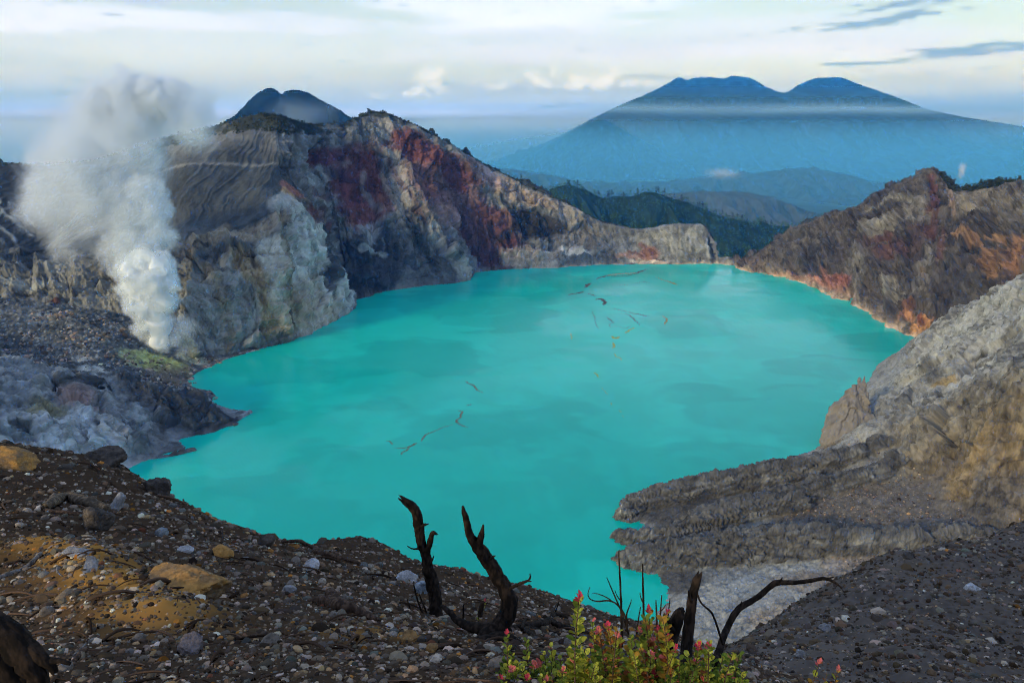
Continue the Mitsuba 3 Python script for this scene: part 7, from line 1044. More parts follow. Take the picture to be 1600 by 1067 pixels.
def dead_wood():
    wood('dead_tree', TAB['SNAG1'], 'charred_wood', ['trunk', 'branch', 'twig', 'twig', 'twig', 'splinter', 'splinter'], 'leaning charred dead tree with a snapped splintered top, left of the forked one', 'dead tree', 400, ragged=True)
    wood('dead_tree_001', TAB['SNAG2'], 'charred_wood', ['trunk', 'branch', 'branch', 'twig', 'twig', 'twig', 'twig', 'root', 'root', 'stub'], 'curved charred dead tree forking into two pointed prongs above a dark root base', 'dead tree', 500)
    wood('dead_stump', TAB['STUMPS'][0], 'charred_wood', ['trunk', 'branch'], 'narrow upright charred stump standing behind the right end of the flowering shrub', 'stump', 600, ragged=True)
    wood('dead_stump_001', TAB['STUMPS'][1], 'charred_wood', ['trunk', 'branch'], 'short broken charred stump leaning beside the taller upright stump', 'stump', 620, ragged=True)
    wood('dead_branch', TAB['ARM'], 'charred_wood', ['stem', 'twig', 'twig', 'twig'], 'long bare dead branch arching to the right over the dark slope', 'branch', 640, step=.008)
    wood('dead_branch_001', TAB['THIN'], 'charred_wood', [], 'thin drooping twig hanging from the narrow charred stump', 'twig', 650, step=.008)
    wood('bare_twigs', TAB['TWIGS'], 'charred_wood', ['twig'] * 20, 'cluster of thin leafless upright twigs rising behind the pink tipped shrub', 'twigs', 660, step=.01)
    wood('root_tangle', TAB['TANGLE'], 'charred_wood', ['root'] * 20, 'tangle of low dark roots creeping between the forked trunk and the shrub', 'roots', 680, step=.01)
    wood('dry_stalks', TAB['SAPLING'], 'charred_wood', ['stalk'] * 8, 'few thin dry stalks at the foot of the left charred trunk', 'stalks', 700, step=.01)
    wood('half_buried_log', [TAB['LOG']], 'log_wood', [], 'thick weathered brown log lying half buried high on the left of the gravel slope', 'log', 720, step=.02)
    wood('half_buried_log_001', [TAB['LOG2']], 'brown_wood', [], 'thinner dark log lying in the shade just below the thick weathered log', 'log', 730, step=.02)
    wood('driftwood', TAB['DRIFT'], 'brown_wood', ['stem', 'branch', 'twig'], 'reddish brown broken piece of wood lying in the gravel left of the charred trunks', 'driftwood', 740)
    wood('exposed_root', TAB['ROOTL'], 'grey_wood', ['root', 'root', 'root'], 'weathered grey root sticking out of the slope at the left edge', 'root', 760)
    wood('stick', TAB['STICK'], 'grey_wood', [], 'short pale grey stick lying near the bottom left corner', 'stick', 780)
    wood('stick_001', TAB['STICK2'], 'brown_wood', [], 'short dark brown stick lying just below the pale grey stick', 'stick', 790)
    wood('fallen_twig', TAB['TWIGLIE'], 'brown_wood', [], 'long thin bent branch lying on the crest of the gravel slope against the lake', 'branch', 800, step=.03)
    wood('root_mass', TAB['ROOTMASS'], 'charred_wood', ['root'] * 8, 'massive dark root stock filling the bottom left corner', 'roots', 820, rough=.3)


# ------------------------------------------------------------------ named boulders
def boulder(key, c, size, mat, label, seed, turn=0., tilt=(0, 0), rough=.3, cuts=7, category='boulder', sub=4, sink=0., parts=None):
    rng = np.random.default_rng(seed)
    v, f = rock_mesh(rng, sub, rough, 1., cuts)
    v = v / np.abs(v).max(0) * np.array(size)
    v = v + v / (np.linalg.norm(v, axis=1, keepdims=True) + 1e-9) * (fb(v, min(size) * .45, 5, seed + 1, .65) * min(size) * .16)[:, None]
    R = trimesh.transformations.euler_matrix(math.radians(tilt[0]), math.radians(tilt[1]), math.radians(turn))[:3, :3]
    v = v @ R.T + np.array(c) - [0, 0, sink]
    put(key, (v, f), mat, smooth=35, label=label, category=category)


def earth(name, a, b, f, spec=.2):
    def col(p, n, uv):
        g = mikit.fbm(p.x * f, p.y * f, p.z * f, 4)
        h = mikit.fbm(p.x * f * 7 + 9, p.y * f * 7, p.z * f * 7, 3)
        return mikit.mix(a, b, mikit.smoothstep(.3, .7, g)) * (.45 + 1.1 * h)
    scene[name] = {'type': 'twosided', 'bsdf': {'type': 'principled', 'base_color': mikit.proc(col), 'roughness': .9, 'specular': spec}}


earth('ochre_earth', (.15, .10, .055), (.36, .185, .05), 9)
earth('dark_earth', (.035, .03, .027), (.085, .07, .058), 9)
earth('grey_boulder', (.13, .125, .125), (.25, .24, .235), 14)
earth('pale_boulder', (.27, .265, .265), (.46, .45, .45), 14)
earth('blue_boulder', (.10, .12, .14), (.22, .25, .275), 14)
earth('purple_boulder', (.09, .075, .075), (.15, .125, .125), 30)


def boulders():
    for args in BOULDERS: boulder(*args[:6], args[6], **args[7])


# ------------------------------------------------------------------ shrubs
LEAF = None


def leaf_mesh(w=.36, fold=.16):
    """an oval leaf along +y, one unit long, folded along its midrib and bent back"""
    t = np.array([0, .18, .42, .68, .88, 1.0]); hw = np.array([.03, .55, .95, 1.0, .62, .02]) * w
    z = -.14 * t ** 2
    L = np.stack([-hw, t, z + fold * hw / w * .5], -1); M = np.stack([0 * t, t, z], -1); R = np.stack([hw, t, z + fold * hw / w * .5], -1)
    v = np.vstack([L, M, R]); n = len(t); f = []
    for i in range(n - 1):
        f += [[i, n + i, n + i + 1], [i, n + i + 1, i + 1], [n + i, 2 * n + i, 2 * n + i + 1], [n + i, 2 * n + i + 1, n + i + 1]]
    return v, np.array(f)


LEAF_COLOURS = {'deep_green': (.075, .115, .022), 'green': (.13, .185, .03), 'yellow_green': (.30, .31, .04), 'lime': (.40, .42, .07), 'amber': (.33, .19, .035), 'rust': (.26, .085, .03), 'pink': (.52, .055, .085), 'rose': (.58, .14, .13)}
for _k, _c in LEAF_COLOURS.items():
    scene['leaf_' + _k] = {'type': 'principledthin', 'base_color': {'type': 'rgb', 'value': list(_c)}, 'roughness': .45, 'diff_trans': .6, 'spec_trans': 0.0, 'eta': 1.4}
MIXES = {'green': (('deep_green', .25), ('green', .4), ('yellow_green', .25), ('lime', .1)), 'yellow': (('green', .2), ('yellow_green', .45), ('lime', .3), ('amber', .05)), 'red': (('green', .22), ('yellow_green', .34), ('amber', .26), ('rust', .12), ('rose', .06))}


def shrub(key, stems, label, seed, single):
    """stems: (root, tip, kind, leaves, leaf length, pink tip?)"""
    rng = np.random.default_rng(seed)
    tag(key, label, 'shrub')
    lv, lf = leaf_mesh()
    tv, tf = leaf_mesh(.24, .12)
    shape = mikit.ply((lv, lf), None, smooth=True)
    rest, cnt = {}, {'leaf': 0, 'stem': 0, 'pink_tip': 0}

    def nm(base):
        j = cnt[base]; cnt[base] += 1
        return f'{key}__{base}' + (f'_{j:03d}' if j else '')
    allv = []
    for root, tip, kind, n, L, pink in stems:
        root, tip = np.array(root), np.array(tip)
        mid = (root + tip) / 2 + rng.normal(0, .012, 3)
        put(nm('stem'), limb([[*root, .0035], [*mid, .003], [*tip, .0012]], sides=6, step=.02, seed=int(rng.integers(1000))), 'brown_wood', smooth=True)
        names, odds = zip(*MIXES[kind])
        ax = (tip - mid) / np.linalg.norm(tip - mid)
        for i in range(n):
            t = (i + rng.random()) / n
            a = i * 2.4 + rng.normal(0, .25)
            s = .30 + .70 * t
            p = root + (mid - root) * min(1, s * 2) if s < .5 else mid + (tip - mid) * (s * 2 - 1)
            e1 = np.cross(ax, [0, 1, .3]); e1 /= np.linalg.norm(e1); e2 = np.cross(ax, e1)
            out = np.cos(a) * e1 + np.sin(a) * e2
            up = .55 + .9 * t ** 3 + rng.normal(0, .15)
            d = out + ax * up; d /= np.linalg.norm(d)
            nrm = ax - d * (ax @ d) + rng.normal(0, .12, 3); nrm -= d * (nrm @ d); nrm /= np.linalg.norm(nrm)
            x = np.cross(d, nrm)
            l = L * rng.uniform(.7, 1.2) * (1 - .35 * t ** 4)
            M = np.eye(4); M[:3, 0], M[:3, 1], M[:3, 2], M[:3, 3] = x * l, d * l, nrm * l, p
            c = names[rng.choice(len(names), p=np.array(odds) / sum(odds))]
            allv.append((l / p[1], M, c))
        if pink:
            V, F, at = [], [], 0
            for i in range(int(rng.integers(13, 19))):
                a = i * 2.4; t = rng.random()
                e1 = np.cross(ax, [0, 1, .3]); e1 /= np.linalg.norm(e1); e2 = np.cross(ax, e1)
                d = (np.cos(a) * e1 + np.sin(a) * e2) * (.75 * (1 - t) + .1) + ax * (.5 + t); d /= np.linalg.norm(d)
                nrm = ax - d * (ax @ d) + rng.normal(0, .1, 3); nrm -= d * (nrm @ d); nrm /= np.linalg.norm(nrm) + 1e-9
                l = L * .62 * rng.uniform(.7, 1.1)
                v = tv @ np.stack([np.cross(d, nrm), d, nrm]) * l + tip + ax * (t - .6) * L * .6
                V.append(v); F.append(lf + at); at += len(v)
            put(nm('pink_tip'), (np.vstack(V), np.vstack(F)), 'leaf_' + ('pink' if rng.random() < .5 else 'rose'), smooth=True)
    allv.sort(key=lambda q: -q[0])
    for l, M, c in allv[:single]:
        scene[nm('leaf')] = {**shape, 'bsdf': {'type': 'ref', 'id': 'leaf_' + c}, 'to_world': T(M)}
    for l, M, c in allv[single:]: rest.setdefault(c, []).append(M)
    for c, Ms in rest.items():
        Ms = np.array(Ms)
        v = np.einsum('kij,nj->kni', Ms[:, :3, :3], lv) + Ms[:, None, :3, 3]
        f = lf[None] + (np.arange(len(Ms)) * len(lv))[:, None, None]
        k = f'{key}__{c}_leaves'
        put(k, (v.reshape(-1, 3), f.reshape(-1, 3)), 'leaf_' + c, smooth=True)
        labels[k] = {'kind': 'stuff'}


near_ground(); right_ground(); stones(); dead_wood(); boulders()
for args in SHRUBS: shrub(*args)

# ------------------------------------------------------------------ scum adrift on the lake
def scum():
    rng = np.random.default_rng(77)
    for n, (key, lines, col, label) in enumerate(SCUM):
        V, F, C, at = [], [], [], 0
        for line in lines:
            Q = np.array(line, float)
            s = np.concatenate([[0], np.cumsum(np.linalg.norm(np.diff(Q[:, :2], axis=0), axis=1))])
            m = max(8, int(s[-1] / .5))
            t = np.linspace(0, s[-1], m)
            P = PchipInterpolator(s, Q[:, :2], axis=0)(t); W = np.interp(t, s, Q[:, 2])
            p3 = np.column_stack([P, 0 * t]); W = W * .7
            P = P + np.column_stack([fb(p3, 9, 4, n + 5, .6), fb(p3, 9, 4, n + 6, .6)]) * 2.6
            d = np.gradient(P, axis=0); d /= np.linalg.norm(d, axis=1, keepdims=True) + 1e-9
            nn = np.column_stack([-d[:, 1], d[:, 0]])
            w1 = W * np.clip(.5 + 1.3 * fb(p3, 3.5, 4, n + 7, .65) + .3, .12, 2.5); w2 = W * np.clip(.5 + 1.3 * fb(p3, 3.5, 4, n + 8, .65) + .3, .0, 2.5)
            taper = np.minimum(1, np.minimum(t + .3, s[-1] - t + .3) / (s[-1] * .15))
            w1, w2 = w1 * taper + .02, w2 * taper + .02
            z = np.full(m, .05 + .004 * n)
            v = np.vstack([np.column_stack([P + nn * w1[:, None], z]), np.column_stack([P, z + .02]), np.column_stack([P - nn * w2[:, None], z])])
            i = np.arange(m - 1)
            for a in (0, m):
                F.append(np.stack([i + a, i + a + m, i + a + m + 1], 1) + at); F.append(np.stack([i + a, i + a + m + 1, i + a + 1], 1) + at)
            V.append(v); at += len(v)
            C.append(np.array(col) * np.clip(1 + .5 * fb(v, 2.5, 4, n + 9, .7), .4, 1.7)[:, None])
        put(key, (np.vstack(V), np.vstack(F)), 'vertex_matte', color=np.clip(np.vstack(C), .01, .8), label=label, category='scum', kind='stuff')


# ------------------------------------------------------------------ trees and scrub
def bush_cloud(rng, spots, sizes, tall, base, jitter=.35):
    """tufts of small leaf faces, one mesh with a colour each"""
    V, C = [], []
    for p, s in zip(spots, sizes):
        k = 26
        u = rng.normal(size=(k, 3)); u /= np.linalg.norm(u, axis=1, keepdims=True)
        c = u * (rng.random((k, 1)) ** .4) * [s, s, s * tall] + p + [0, 0, s * tall * .55]
        tri = rng.normal(size=(k, 3, 3)) * s * .36 + c[:, None]
        V.append(tri.reshape(-1, 3))
        C.append(np.repeat(np.array(base)[None] * rng.uniform(.55, 1.5, (k, 1)) * rng.uniform(.9, 1.1, 3), 3, 0))
    v = np.vstack(V)
    return v, np.arange(len(v)).reshape(-1, 3), np.clip(np.vstack(C), .008, .3)


def tree_mesh(rng, h):
    """a casuarina: tapered trunk, feathery tiers with gaps; returns trunk and crown"""
    lean = rng.normal(0, .03, 2) * h
    tr = limb([[0, 0, -1, h * .03], [lean[0] * .5, lean[1] * .5, h * .5, h * .02], [lean[0], lean[1], h * .96, h * .006]], sides=5, step=h / 6, seed=1, rough=.05)
    k = 70
    t = rng.random(k) ** .8
    z = h * (.22 + .78 * t)
    r = h * .26 * (1 - t) ** .6 * rng.random(k) ** .5 * rng.uniform(.7, 1.1)
    a = rng.uniform(0, 7, k) // 1.1 * 1.1 + rng.normal(0, .35, k)
    c = np.stack([np.cos(a) * r + lean[0] * t, np.sin(a) * r + lean[1] * t, z], -1)
    tri = rng.normal(size=(k, 3, 3)) * np.array([.062, .062, .05]) * h + c[:, None]
    return tr, (tri.reshape(-1, 3), np.arange(3 * k).reshape(-1, 3))


ORDINAL = 'first second third fourth fifth sixth seventh eighth ninth tenth eleventh twelfth thirteenth fourteenth fifteenth sixteenth seventeenth eighteenth nineteenth twentieth'.split()
ORDINAL += ['twenty-' + q for q in ORDINAL[:9]] + ['thirtieth'] + ['thirty-' + q for q in ORDINAL[:9]]


def trees():
    rng = np.random.default_rng(21)
    P2, U, V = WALL
    # scrub along the far rim
    m = ((V > 5.55) & (V < 6.7) & (U > 5) & (U < 12.5)) | ((V > 5.82) & (V < 6.6) & (U >= 12.5) & (U < 21)) | ((V > 5.9) & (V < 6.5) & (U < 5))
    idx = np.argwhere(m); idx = idx[rng.choice(len(idx), 2600)]
    sp = P2[idx[:, 0], idx[:, 1]]; sz = .8 * np.exp(rng.normal(0, .4, len(sp)))
    v, f, c = bush_cloud(rng, sp, sz, 1.0, (.040, .050, .030))
    put('rim_scrub', (v, f), 'vertex_matte', smooth=False, color=c, label='dark low scrub covering the rim of the far crater wall', category='scrub', kind='stuff')
    P3, U3, V3 = WALLR
    m = (V3 > 5.9) & (V3 < 7.2) & (U3 > 9.7) & (U3 < 13.4)
    idx = np.argwhere(m); idx = idx[rng.choice(len(idx), 500)]
    sp = P3[idx[:, 0], idx[:, 1]]; sz = 1.5 * np.exp(rng.normal(0, .4, len(sp)))
    v, f, c = bush_cloud(rng, sp, sz, 1.2, (.036, .047, .027))
    put('rim_scrub_001', (v, f), 'vertex_matte', smooth=False, color=c, label='dark bushes in the dip right of the brown right wall summit', category='scrub', kind='stuff')
    scene['tree_trunk'] = diffuse(.05, .04, .03)
    scene['tree_crown'] = diffuse(.030, .044, .024)

    def tree(key, p, h, label, group=None):
        tr, cr = tree_mesh(rng, h)
        put(key + '__trunk', (tr[0] + p, tr[1]), 'tree_trunk'); put(key + '__crown', (cr[0] + p, cr[1]), 'tree_crown', smooth=False)
        tag(key, label, 'tree', group)
    j = np.argmin(np.abs(U[0] - 18.72)); i = np.argmax(P2[:, j, 2])
    tree('rim_tree', P2[i, j], 7.5, 'small lone tree on the slanting rim of the far wall, right of the red slopes')
    # the wooded hill behind the crater
    F = FOREST
    nv = F.shape[0]
    spots = F.reshape(-1, 3)
    keep = np.argwhere((np.arange(nv)[:, None] < 97) & (F[..., 0] > -500) & (F[..., 0] < 1500))
    pick = keep[rng.choice(len(keep), 9000)]
    Vt, Ct = [], []
    variants = [tree_mesh(rng, 1.0)[1][0] for _ in range(10)]
    for a, b in pick:
        dens = fb(F[a, b][None], 190, 3, 220)[0]
        if dens < -.30: continue
        h = rng.uniform(9, 20)
        w = variants[rng.integers(10)].reshape(-1, 3, 3)[rng.choice(70, 16, replace=False)].reshape(-1, 3)
        Vt.append(w * h * [1.9, 1.9, 1.1] + F[a, b] + [rng.normal(0, 3), rng.normal(0, 3), -1])
        Ct.append(np.repeat(np.array([[.036, .078, .026]]) * rng.uniform(.4, 2.0), len(w), 0))
    v = np.vstack(Vt)
    put('forest', (v, np.arange(len(v)).reshape(-1, 3)), 'vertex_matte', smooth=False, color=np.clip(np.vstack(Ct), .01, .2), label='dense dark woodland covering the hill behind the crater', category='forest', kind='stuff')
    crest = F[89]
    xs = np.sort(np.interp(rng.random(34), [0, .25, 1], [150, 330, 860]))
    for k, x in enumerate(xs):
        j = np.argmin(np.abs(crest[:, 0] - x)); h = rng.uniform(13, 25)
        tree('skyline_tree' + (f'_{k:03d}' if k else ''), crest[j] + [0, rng.normal(0, 6), -.5], h, ('tall ' if h > 19 else 'short ') + f'dark tree on the skyline of the wooded hill, {ORDINAL[k]} from the left', 'trees on the skyline of the wooded hill')


# ------------------------------------------------------------------ steam and mist
def mist(key, c, r, sigma, albedo, label, seed, wob=.9):
    """a soft bank of mist: a cloud of droplets that thins out towards its rim"""
    n = (44, 26, 26)
    zz, yy, xx = np.meshgrid(*[(np.arange(k) + .5) / k * 2 - 1 for k in (n[2], n[1], n[0])], indexing='ij')
    p = np.stack([xx, yy, zz], -1)
    d2 = (xx ** 2 + yy ** 2 + zz ** 2) * (1 + wob * fb(p, (.7, .7, .9), 4, seed, .55)) ** 2
    g = sigma * np.exp(-d2 * 3.2) * np.clip(1 + wob * fb(p, (.4, .6, .4), 4, seed + 1, .6), 0, 2) * np.prod(np.clip((1 - np.abs(p)) * 4, 0, 1), -1)
    lo, r = np.array(c, float) - r, np.array(r, float)
    scene['air_' + key] = {'type': 'heterogeneous', 'albedo': {'type': 'rgb', 'value': list(albedo)}, 'scale': 1.0,
                          'sigma_t': {'type': 'gridvolume', 'grid': mi.VolumeGrid(np.ascontiguousarray(g[..., None].astype(np.float32))), 'filter_type': 'trilinear', 'to_world': T().translate(lo.tolist()).scale((2 * r).tolist())}}
    scene[key] = {'type': 'cube', 'to_world': T().translate(list(c)).scale(r.tolist()), 'bsdf': {'type': 'null'}, 'interior': {'type': 'ref', 'id': 'air_' + key}, 'exterior': {'type': 'ref', 'id': 'haze_air'}}
    tag(key, label, 'mist', kind='stuff')


def scree():
    """pale fallen stones below the vents"""
    from scipy.ndimage import map_coordinates
    rng = np.random.default_rng(15)
    X, Y, Z = ROCKS
    n = 3600
    xy = np.stack([rng.uniform(-420, -215, n), 500 + 120 * rng.random(n) ** .8], -1)
    k = fb(np.column_stack([xy, 0 * xy[:, 0]]), 40, 3, 990)
    xy = xy[k > -.1]
    P2, U, V = WALL
    from scipy.spatial import cKDTree
    foot = P2[(V < 2.6) & (U < 6)]
    d, j = cKDTree(foot[:, :2]).query(xy)
    za = np.where(d < 6, foot[j, 2], -99)

    def fz(x, y):
        return np.maximum(map_coordinates(Z, [(y - Y[0, 0]) / (Y[1, 0] - Y[0, 0]), (x - X[0, 0]) / (X[0, 1] - X[0, 0])], order=1, mode='nearest'), za)
    s = .75 * np.exp(rng.normal(0, .5, len(xy)))
    v, f, c = scatter(rng, len(xy), fz, xy, s, [rock_mesh(rng, 0, .25, .8, 3) for _ in range(8)], {'grey': .4, 'light grey': .35, 'white': .1, 'blue-grey': .2, 'dark': .1})
    flat_put('scree', v, f, c, label='pale fallen stones strewn over the dark slope behind the smoke vents', category='scree', kind='stuff')


def spit_rubble():
    """loose stones on the terrace between the dark spits and the pale cliff"""
    from scipy.ndimage import map_coordinates
    rng = np.random.default_rng(19)
    X, Y, Z, on = CLIFF
    n = 9000
    xy = np.stack([rng.uniform(70, 250, n), rng.uniform(255, 430, n)], -1)
    ij = [(xy[:, 1] - Y[0, 0]) / (Y[1, 0] - Y[0, 0]), (xy[:, 0] - X[0, 0]) / (X[0, 1] - X[0, 0])]
    z = map_coordinates(Z, ij, order=1, mode='nearest')
    xy = xy[(map_coordinates(on, ij, order=1, mode='nearest') < .3) & (z > 8) & (z < 20) & (fb(np.column_stack([xy, 0 * z]), 22, 4, 991) > -.25)]
    fz = lambda x, y: map_coordinates(Z, [(y - Y[0, 0]) / (Y[1, 0] - Y[0, 0]), (x - X[0, 0]) / (X[0, 1] - X[0, 0])], order=1, mode='nearest')
    s = .30 * np.exp(rng.normal(0, .5, len(xy)))
    v, f, c = scatter(rng, len(xy), fz, xy, s, [rock_mesh(rng, 0, .25, .8, 3) for _ in range(8)], {'grey': .3, 'light grey': .3, 'tan': .25, 'brown': .2, 'dark': .1})
    flat_put('terrace_rubble', v, f, c, label='loose beige rubble on the terrace between dark spits and pale cliff', category='rubble', kind='stuff')


def valley_density(x, y, z):
    p = np.stack([x, y, z * 6], -1)
    top = 40 + 170 * fb(p, (7000, 5000, 9000), 3, 800)
    return LOW_HAZE * (1 - sstep(top - 330, top + 170, z)) * (1 + .35 * fb(p, (3500, 2500, 2600), 3, 801)) * (.45 + .55 * sstep(3000, 7000, y)) + 2.4e-5


def low_haze():
    """the valley's haze: dense below the level of the crater lake, thinning out just above it"""
    nz, ny, nx = 40, 40, 40
    x0, x1, y0, y1, z0, z1 = -20400., 20400., 3000., 28700., -1250., 640.
    zz, yy, xx = np.meshgrid(z0 + (np.arange(nz) + .5) / nz * (z1 - z0), y0 + (np.arange(ny) + .5) / ny * (y1 - y0), x0 + (np.arange(nx) + .5) / nx * (x1 - x0), indexing='ij')
    p = np.stack([xx, yy, zz * 6], -1)
    g = valley_density(xx, yy, zz)
    scene['air_low_haze'] = {'type': 'heterogeneous', 'albedo': {'type': 'rgb', 'value': [.20, .67, 1.0]}, 'scale': 1.0,
                             'sigma_t': {'type': 'gridvolume', 'grid': mi.VolumeGrid(np.ascontiguousarray(g[..., None].astype(np.float32))), 'filter_type': 'trilinear', 'to_world': T().translate([x0, y0, z0]).scale([x1 - x0, y1 - y0, z1 - z0])}}
    scene['valley_haze'] = {'type': 'cube', 'to_world': T().translate([0, (y0 + y1) / 2, (z0 + z1) / 2]).scale([(x1 - x0) / 2, (y1 - y0) / 2, (z1 - z0) / 2]), 'bsdf': {'type': 'null'}, 'interior': {'type': 'ref', 'id': 'air_low_haze'}, 'exterior': {'type': 'ref', 'id': 'haze_air'}}
    tag('valley_haze', 'blue morning haze filling the far valley', 'haze', kind='stuff')


LOW_HAZE, MIST_BAND = 1.9e-4, 9.5e-4


def far_mist():
    c, r = np.array((4300., 11000., 392.)), np.array((8200., 800., 228.))
    zz, yy, xx = np.meshgrid(*[(np.arange(k) + .5) / k * 2 - 1 for k in (30, 24, 60)], indexing='ij')
    p = np.stack([xx, yy, zz], -1)
    h = zz + .55 * fb(p * [3, 2, 0], 1, 4, 820)
    g = valley_density(xx * r[0] + c[0], yy * r[1] + c[1], zz * r[2] + c[2]) + MIST_BAND * np.exp(-np.clip(h + .35, 0, 9) ** 2 * 16 - np.clip(-h - .35, 0, 9) ** 2 * 14) * (1 - sstep(.35, 1, np.sqrt(xx ** 2 + yy ** 2 + zz ** 2))) * np.clip(1 + .7 * fb(p * [5, 3, 2], 1, 4, 821), .2, 2)
    scene['air_mist_band'] = {'type': 'heterogeneous', 'albedo': {'type': 'rgb', 'value': [.62, .88, 1.0]}, 'scale': 1.0,
                              'sigma_t': {'type': 'gridvolume', 'grid': mi.VolumeGrid(np.ascontiguousarray(g[..., None].astype(np.float32))), 'filter_type': 'trilinear', 'to_world': T().translate((c - r).tolist()).scale((2 * r).tolist())}}
    m = trimesh.creation.icosphere(subdivisions=4)
    scene['mist_band'] = {**mikit.ply((np.array(m.vertices) * r + c, np.array(m.faces)), {'type': 'null'}), 'interior': {'type': 'ref', 'id': 'air_mist_band'}, 'exterior': {'type': 'ref', 'id': 'air_low_haze'}}
    tag('mist_band', 'white mist band lying across the far twin volcano below its summits', 'mist', kind='stuff')
    for key, x0, x1, y0, y1, dens, label in (('distant_mist', -20000., -2600., 8200., 28300., 2.4e-4, 'pale sheet of mist over the lowland at the far left'), ('distant_mist_001', -2500., 20000., 15200., 28300., 4.5e-4, 'pale sheet of mist behind the far twin volcano')):
        z0, z1 = -1240., 400.
        zz, yy, xx = np.meshgrid(z0 + (np.arange(30) + .5) / 30 * (z1 - z0), y0 + (np.arange(24) + .5) / 24 * (y1 - y0), x0 + (np.arange(30) + .5) / 30 * (x1 - x0), indexing='ij')
        p = np.stack([xx, yy, zz * 6], -1)
        g = valley_density(xx, yy, zz) + dens * (1 - sstep(-260, 340, zz + 120 * fb(p, 5000, 3, 810))) * (sstep(x1, x1 - 4500, xx) if x1 < 0 else 1.) * sstep(y0, y0 + 5000, yy)
        scene['air_' + key] = {'type': 'heterogeneous', 'albedo': {'type': 'rgb', 'value': [.84, .94, 1.0]}, 'scale': 1.0,
                               'sigma_t': {'type': 'gridvolume', 'grid': mi.VolumeGrid(np.ascontiguousarray(g[..., None].astype(np.float32))), 'filter_type': 'trilinear', 'to_world': T().translate([x0, y0, z0]).scale([x1 - x0, y1 - y0, z1 - z0])}}
        scene[key] = {'type': 'cube', 'to_world': T().translate([(x0 + x1) / 2, (y0 + y1) / 2, (z0 + z1) / 2]).scale([(x1 - x0) / 2, (y1 - y0) / 2, (z1 - z0) / 2]), 'bsdf': {'type': 'null'}, 'interior': {'type': 'ref', 'id': 'air_' + key}, 'exterior': {'type': 'ref', 'id': 'air_low_haze'}}
        tag(key, label, 'mist', kind='stuff')


def plume():
    z0, z1, zs = 0., 285., 104.
    x0, x1, y0, y1 = PLUME_BOX
    h = 1.45
    def grid(za, zb):
        nx, ny, nz = int((x1 - x0) / h), int((y1 - y0) / h), int((zb - za) / h)
        zz, yy, xx = np.meshgrid(za + (np.arange(nz) + .5) * (zb - za) / nz, y0 + (np.arange(ny) + .5) * (y1 - y0) / ny, x0 + (np.arange(nx) + .5) * (x1 - x0) / nx, indexing='ij')
        p = np.stack([xx, yy, zz], -1)
        w = np.stack([fb(p, 30, 3, 401), fb(p, 30, 3, 402), fb(p, 30, 3, 403)], -1)
        q = p + w * 5
        bil = np.abs(fb(q, 15, 4, 404, .6)) * 1.25                              # cauliflower lobes
        soft = fb(p + w * 12, 34, 5, 405, .6)
        den = np.zeros(xx.shape)
        for (cx, cy, cz, r, peak, kind) in PUFFS:
            box = (np.abs(xx - cx) < r * 2) & (np.abs(yy - cy) < r * 2) & (np.abs(zz - cz) < r * 2)
            if not box.any(): continue
            d = np.sqrt((xx[box] - cx) ** 2 + ((yy[box] - cy) * 1.1) ** 2 + (zz[box] - cz) ** 2) / r
            if kind == 0: f = 1.0 - d + .62 * (bil[box] - .36); v = sstep(0, .22, f) * peak
            elif peak > .06: f = 1.0 - d + .42 * soft[box] + .5 * (bil[box] - .36); v = sstep(.0, .26, f) * peak
            else: f = 1.0 - d + .75 * soft[box] - .25 * (bil[box] < .1); v = sstep(-.1, .75, f) * peak
            den[box] = np.maximum(den[box], v * (1. if peak > .1 else 4.2 if peak < .04 else 1.5))
        edge = np.minimum.reduce([xx - x0, x1 - xx, yy - y0, y1 - yy, z1 - zz]) / 8
        return np.ascontiguousarray((den * np.clip(edge, 0, 1))[..., None].astype(np.float32))
    V, F, at = [], [], 0
    for (cx, cy, cz, r, peak, kind) in PUFFS:
        if kind or peak < .11 or r < 12.5: continue
        m = trimesh.creation.icosphere(subdivisions=4 if peak > .1 else 5)
        u = np.array(m.vertices); c = np.array((cx, cy, cz))
        p = c + u * [r, r / 1.1, r]
        for _ in range(2):
            w = np.stack([fb(p, 30, 3, 401), fb(p, 30, 3, 402), fb(p, 30, 3, 403)], -1)
            bil = np.abs(fb(p + w * 5, 15, 2, 404, .6)) * 1.25
            k = np.clip(.60 + .42 * (bil - .36), .2, 1.5)
            p = c + u * (np.array([r, r / 1.1, r]) * k[:, None])
        p[:, 2] = np.maximum(p[:, 2], 2.5)
        V.append(p); F.append(np.array(m.faces) + at); at += len(p)
    scene['dense_steam'] = diffuse(.87, .89, .89)
    put('smoke_plume__dense_heart', (np.vstack(V), np.vstack(F)), 'dense_steam', smooth=True)
    labels['smoke_plume__dense_heart'] = {'kind': 'stuff'}
    g = grid(1.5, z1)
    to = T().translate([x0, y0, 1.5]).scale([x1 - x0, y1 - y0, z1 - 1.5])
    scene['smoke_air'] = {'type': 'heterogeneous', 'albedo': {'type': 'rgb', 'value': [.875, .92, .95]}, 'scale': 1.0, 'sigma_t': {'type': 'gridvolume', 'grid': mi.VolumeGrid(g), 'to_world': to, 'filter_type': 'trilinear'}}
    scene['smoke_plume__drifting_smoke'] = {'type': 'cube', 'to_world': T().translate([(x0 + x1) / 2, (y0 + y1) / 2, (1.5 + z1) / 2]).scale([(x1 - x0) / 2, (y1 - y0) / 2, (z1 - 1.5) / 2]),
                            'bsdf': {'type': 'null'}, 'interior': {'type': 'ref', 'id': 'smoke_air'}, 'exterior': {'type': 'ref', 'id': 'haze_air'}}
    tag('smoke_plume', 'tall billowing white and grey volcanic plume rising from the yellow vents at the left shore', 'smoke', kind='stuff')


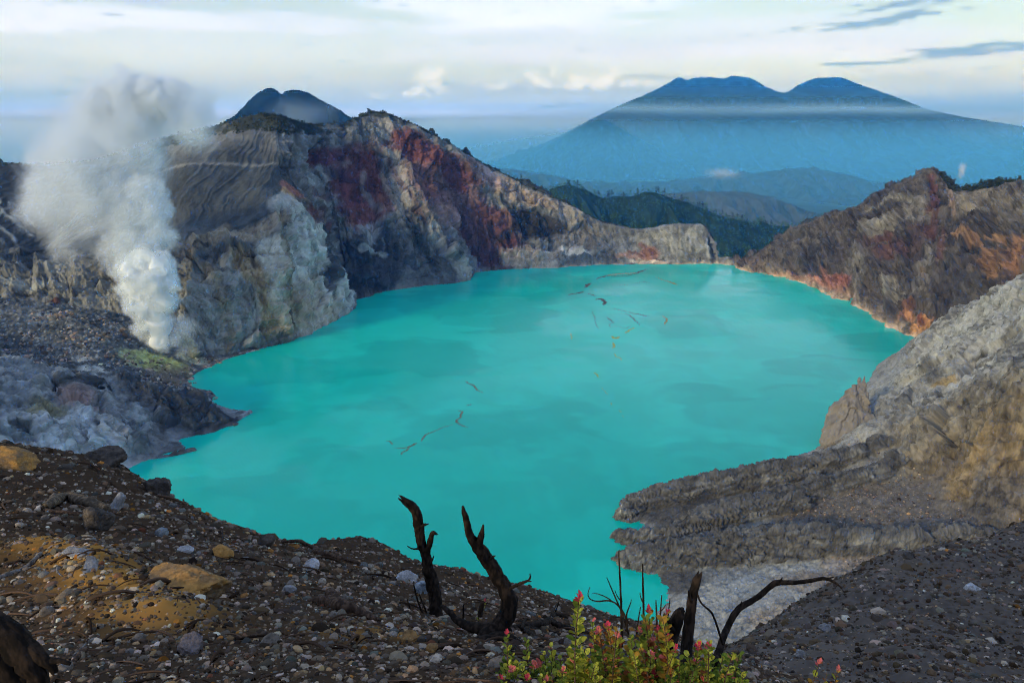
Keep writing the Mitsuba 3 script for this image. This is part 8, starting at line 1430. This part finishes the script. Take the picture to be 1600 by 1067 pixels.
scum(); trees(); plume(); low_haze(); far_mist(); scree(); spit_rubble()
for args in MIST: mist(*args)


def litter():
    """broken twigs and root ends among the gravel"""
    rng = np.random.default_rng(33)
    V, F, C, at = [], [], [], 0
    xy = near_view(rng, 420, 2.1, 12.0, -.8, .1)
    z = near_z(xy[:, 0], xy[:, 1])
    for i in range(len(xy)):
        L = rng.uniform(.05, .22) * (xy[i, 1] / 3) ** .5; a = rng.uniform(0, 6.28); r = L * rng.uniform(.02, .045)
        d = np.array([np.cos(a), np.sin(a), 0]) * L / 2
        p = np.array([*xy[i], z[i]])
        dz = near_z(p[0] + np.array([-d[0], d[0]]), p[1] + np.array([-d[1], d[1]]))
        v, f = limb([[p[0] - d[0], p[1] - d[1], dz[0] + r, r], [*(p + [rng.normal(0, L * .06), rng.normal(0, L * .06), r * 2 + L * .05]), r], [p[0] + d[0], p[1] + d[1], dz[1] + r, r * .5]], sides=5, step=L / 5, seed=i)
        V.append(v); F.append(f + at); at += len(v)
        C.append(np.repeat((np.array((.05, .032, .022)) * rng.uniform(.4, 2.6))[None], len(v), 0))
    put('wood_litter', (np.vstack(V), np.vstack(F)), 'vertex_matte', color=np.clip(np.vstack(C), .01, .3), label='broken brown twigs and root ends strewn among the gravel', category='twigs', kind='stuff')


litter()


def pinnacle():
    rng = np.random.default_rng(9)
    for i, (key, base, top, w, label) in enumerate(PINNACLES):
        base, top = np.array(base), np.array(top)
        m = trimesh.creation.icosphere(subdivisions=5)
        v = np.array(m.vertices)
        t = (v[:, 2] + 1) / 2
        ax = top - base
        v2 = base + t[:, None] * ax * 1.0 + np.stack([v[:, 0] * w[0], v[:, 1] * w[1], 0 * t], -1) * (1.35 - 1.1 * t)[:, None]
        v2 = v2 + v * (fb(v2, (6, 6, 14), 5, 900 + i, .6) * 2.0 + broken(v2, np.zeros_like(v2), ((7, 7, 22), (3, 3, 8)), (3.0, 1.2), 920 + i)[0])[:, None]
        c = np.array((.20, .182, .155)) * np.clip(1 + .6 * fb(v2, (2.5, 2.5, 6), 5, 910 + i, .75), .35, 1.8)[:, None]
        put(key, (v2, np.array(m.faces)), 'vertex_rock', color=np.clip(c, .01, .6), label=label, category='rock')


pinnacle()
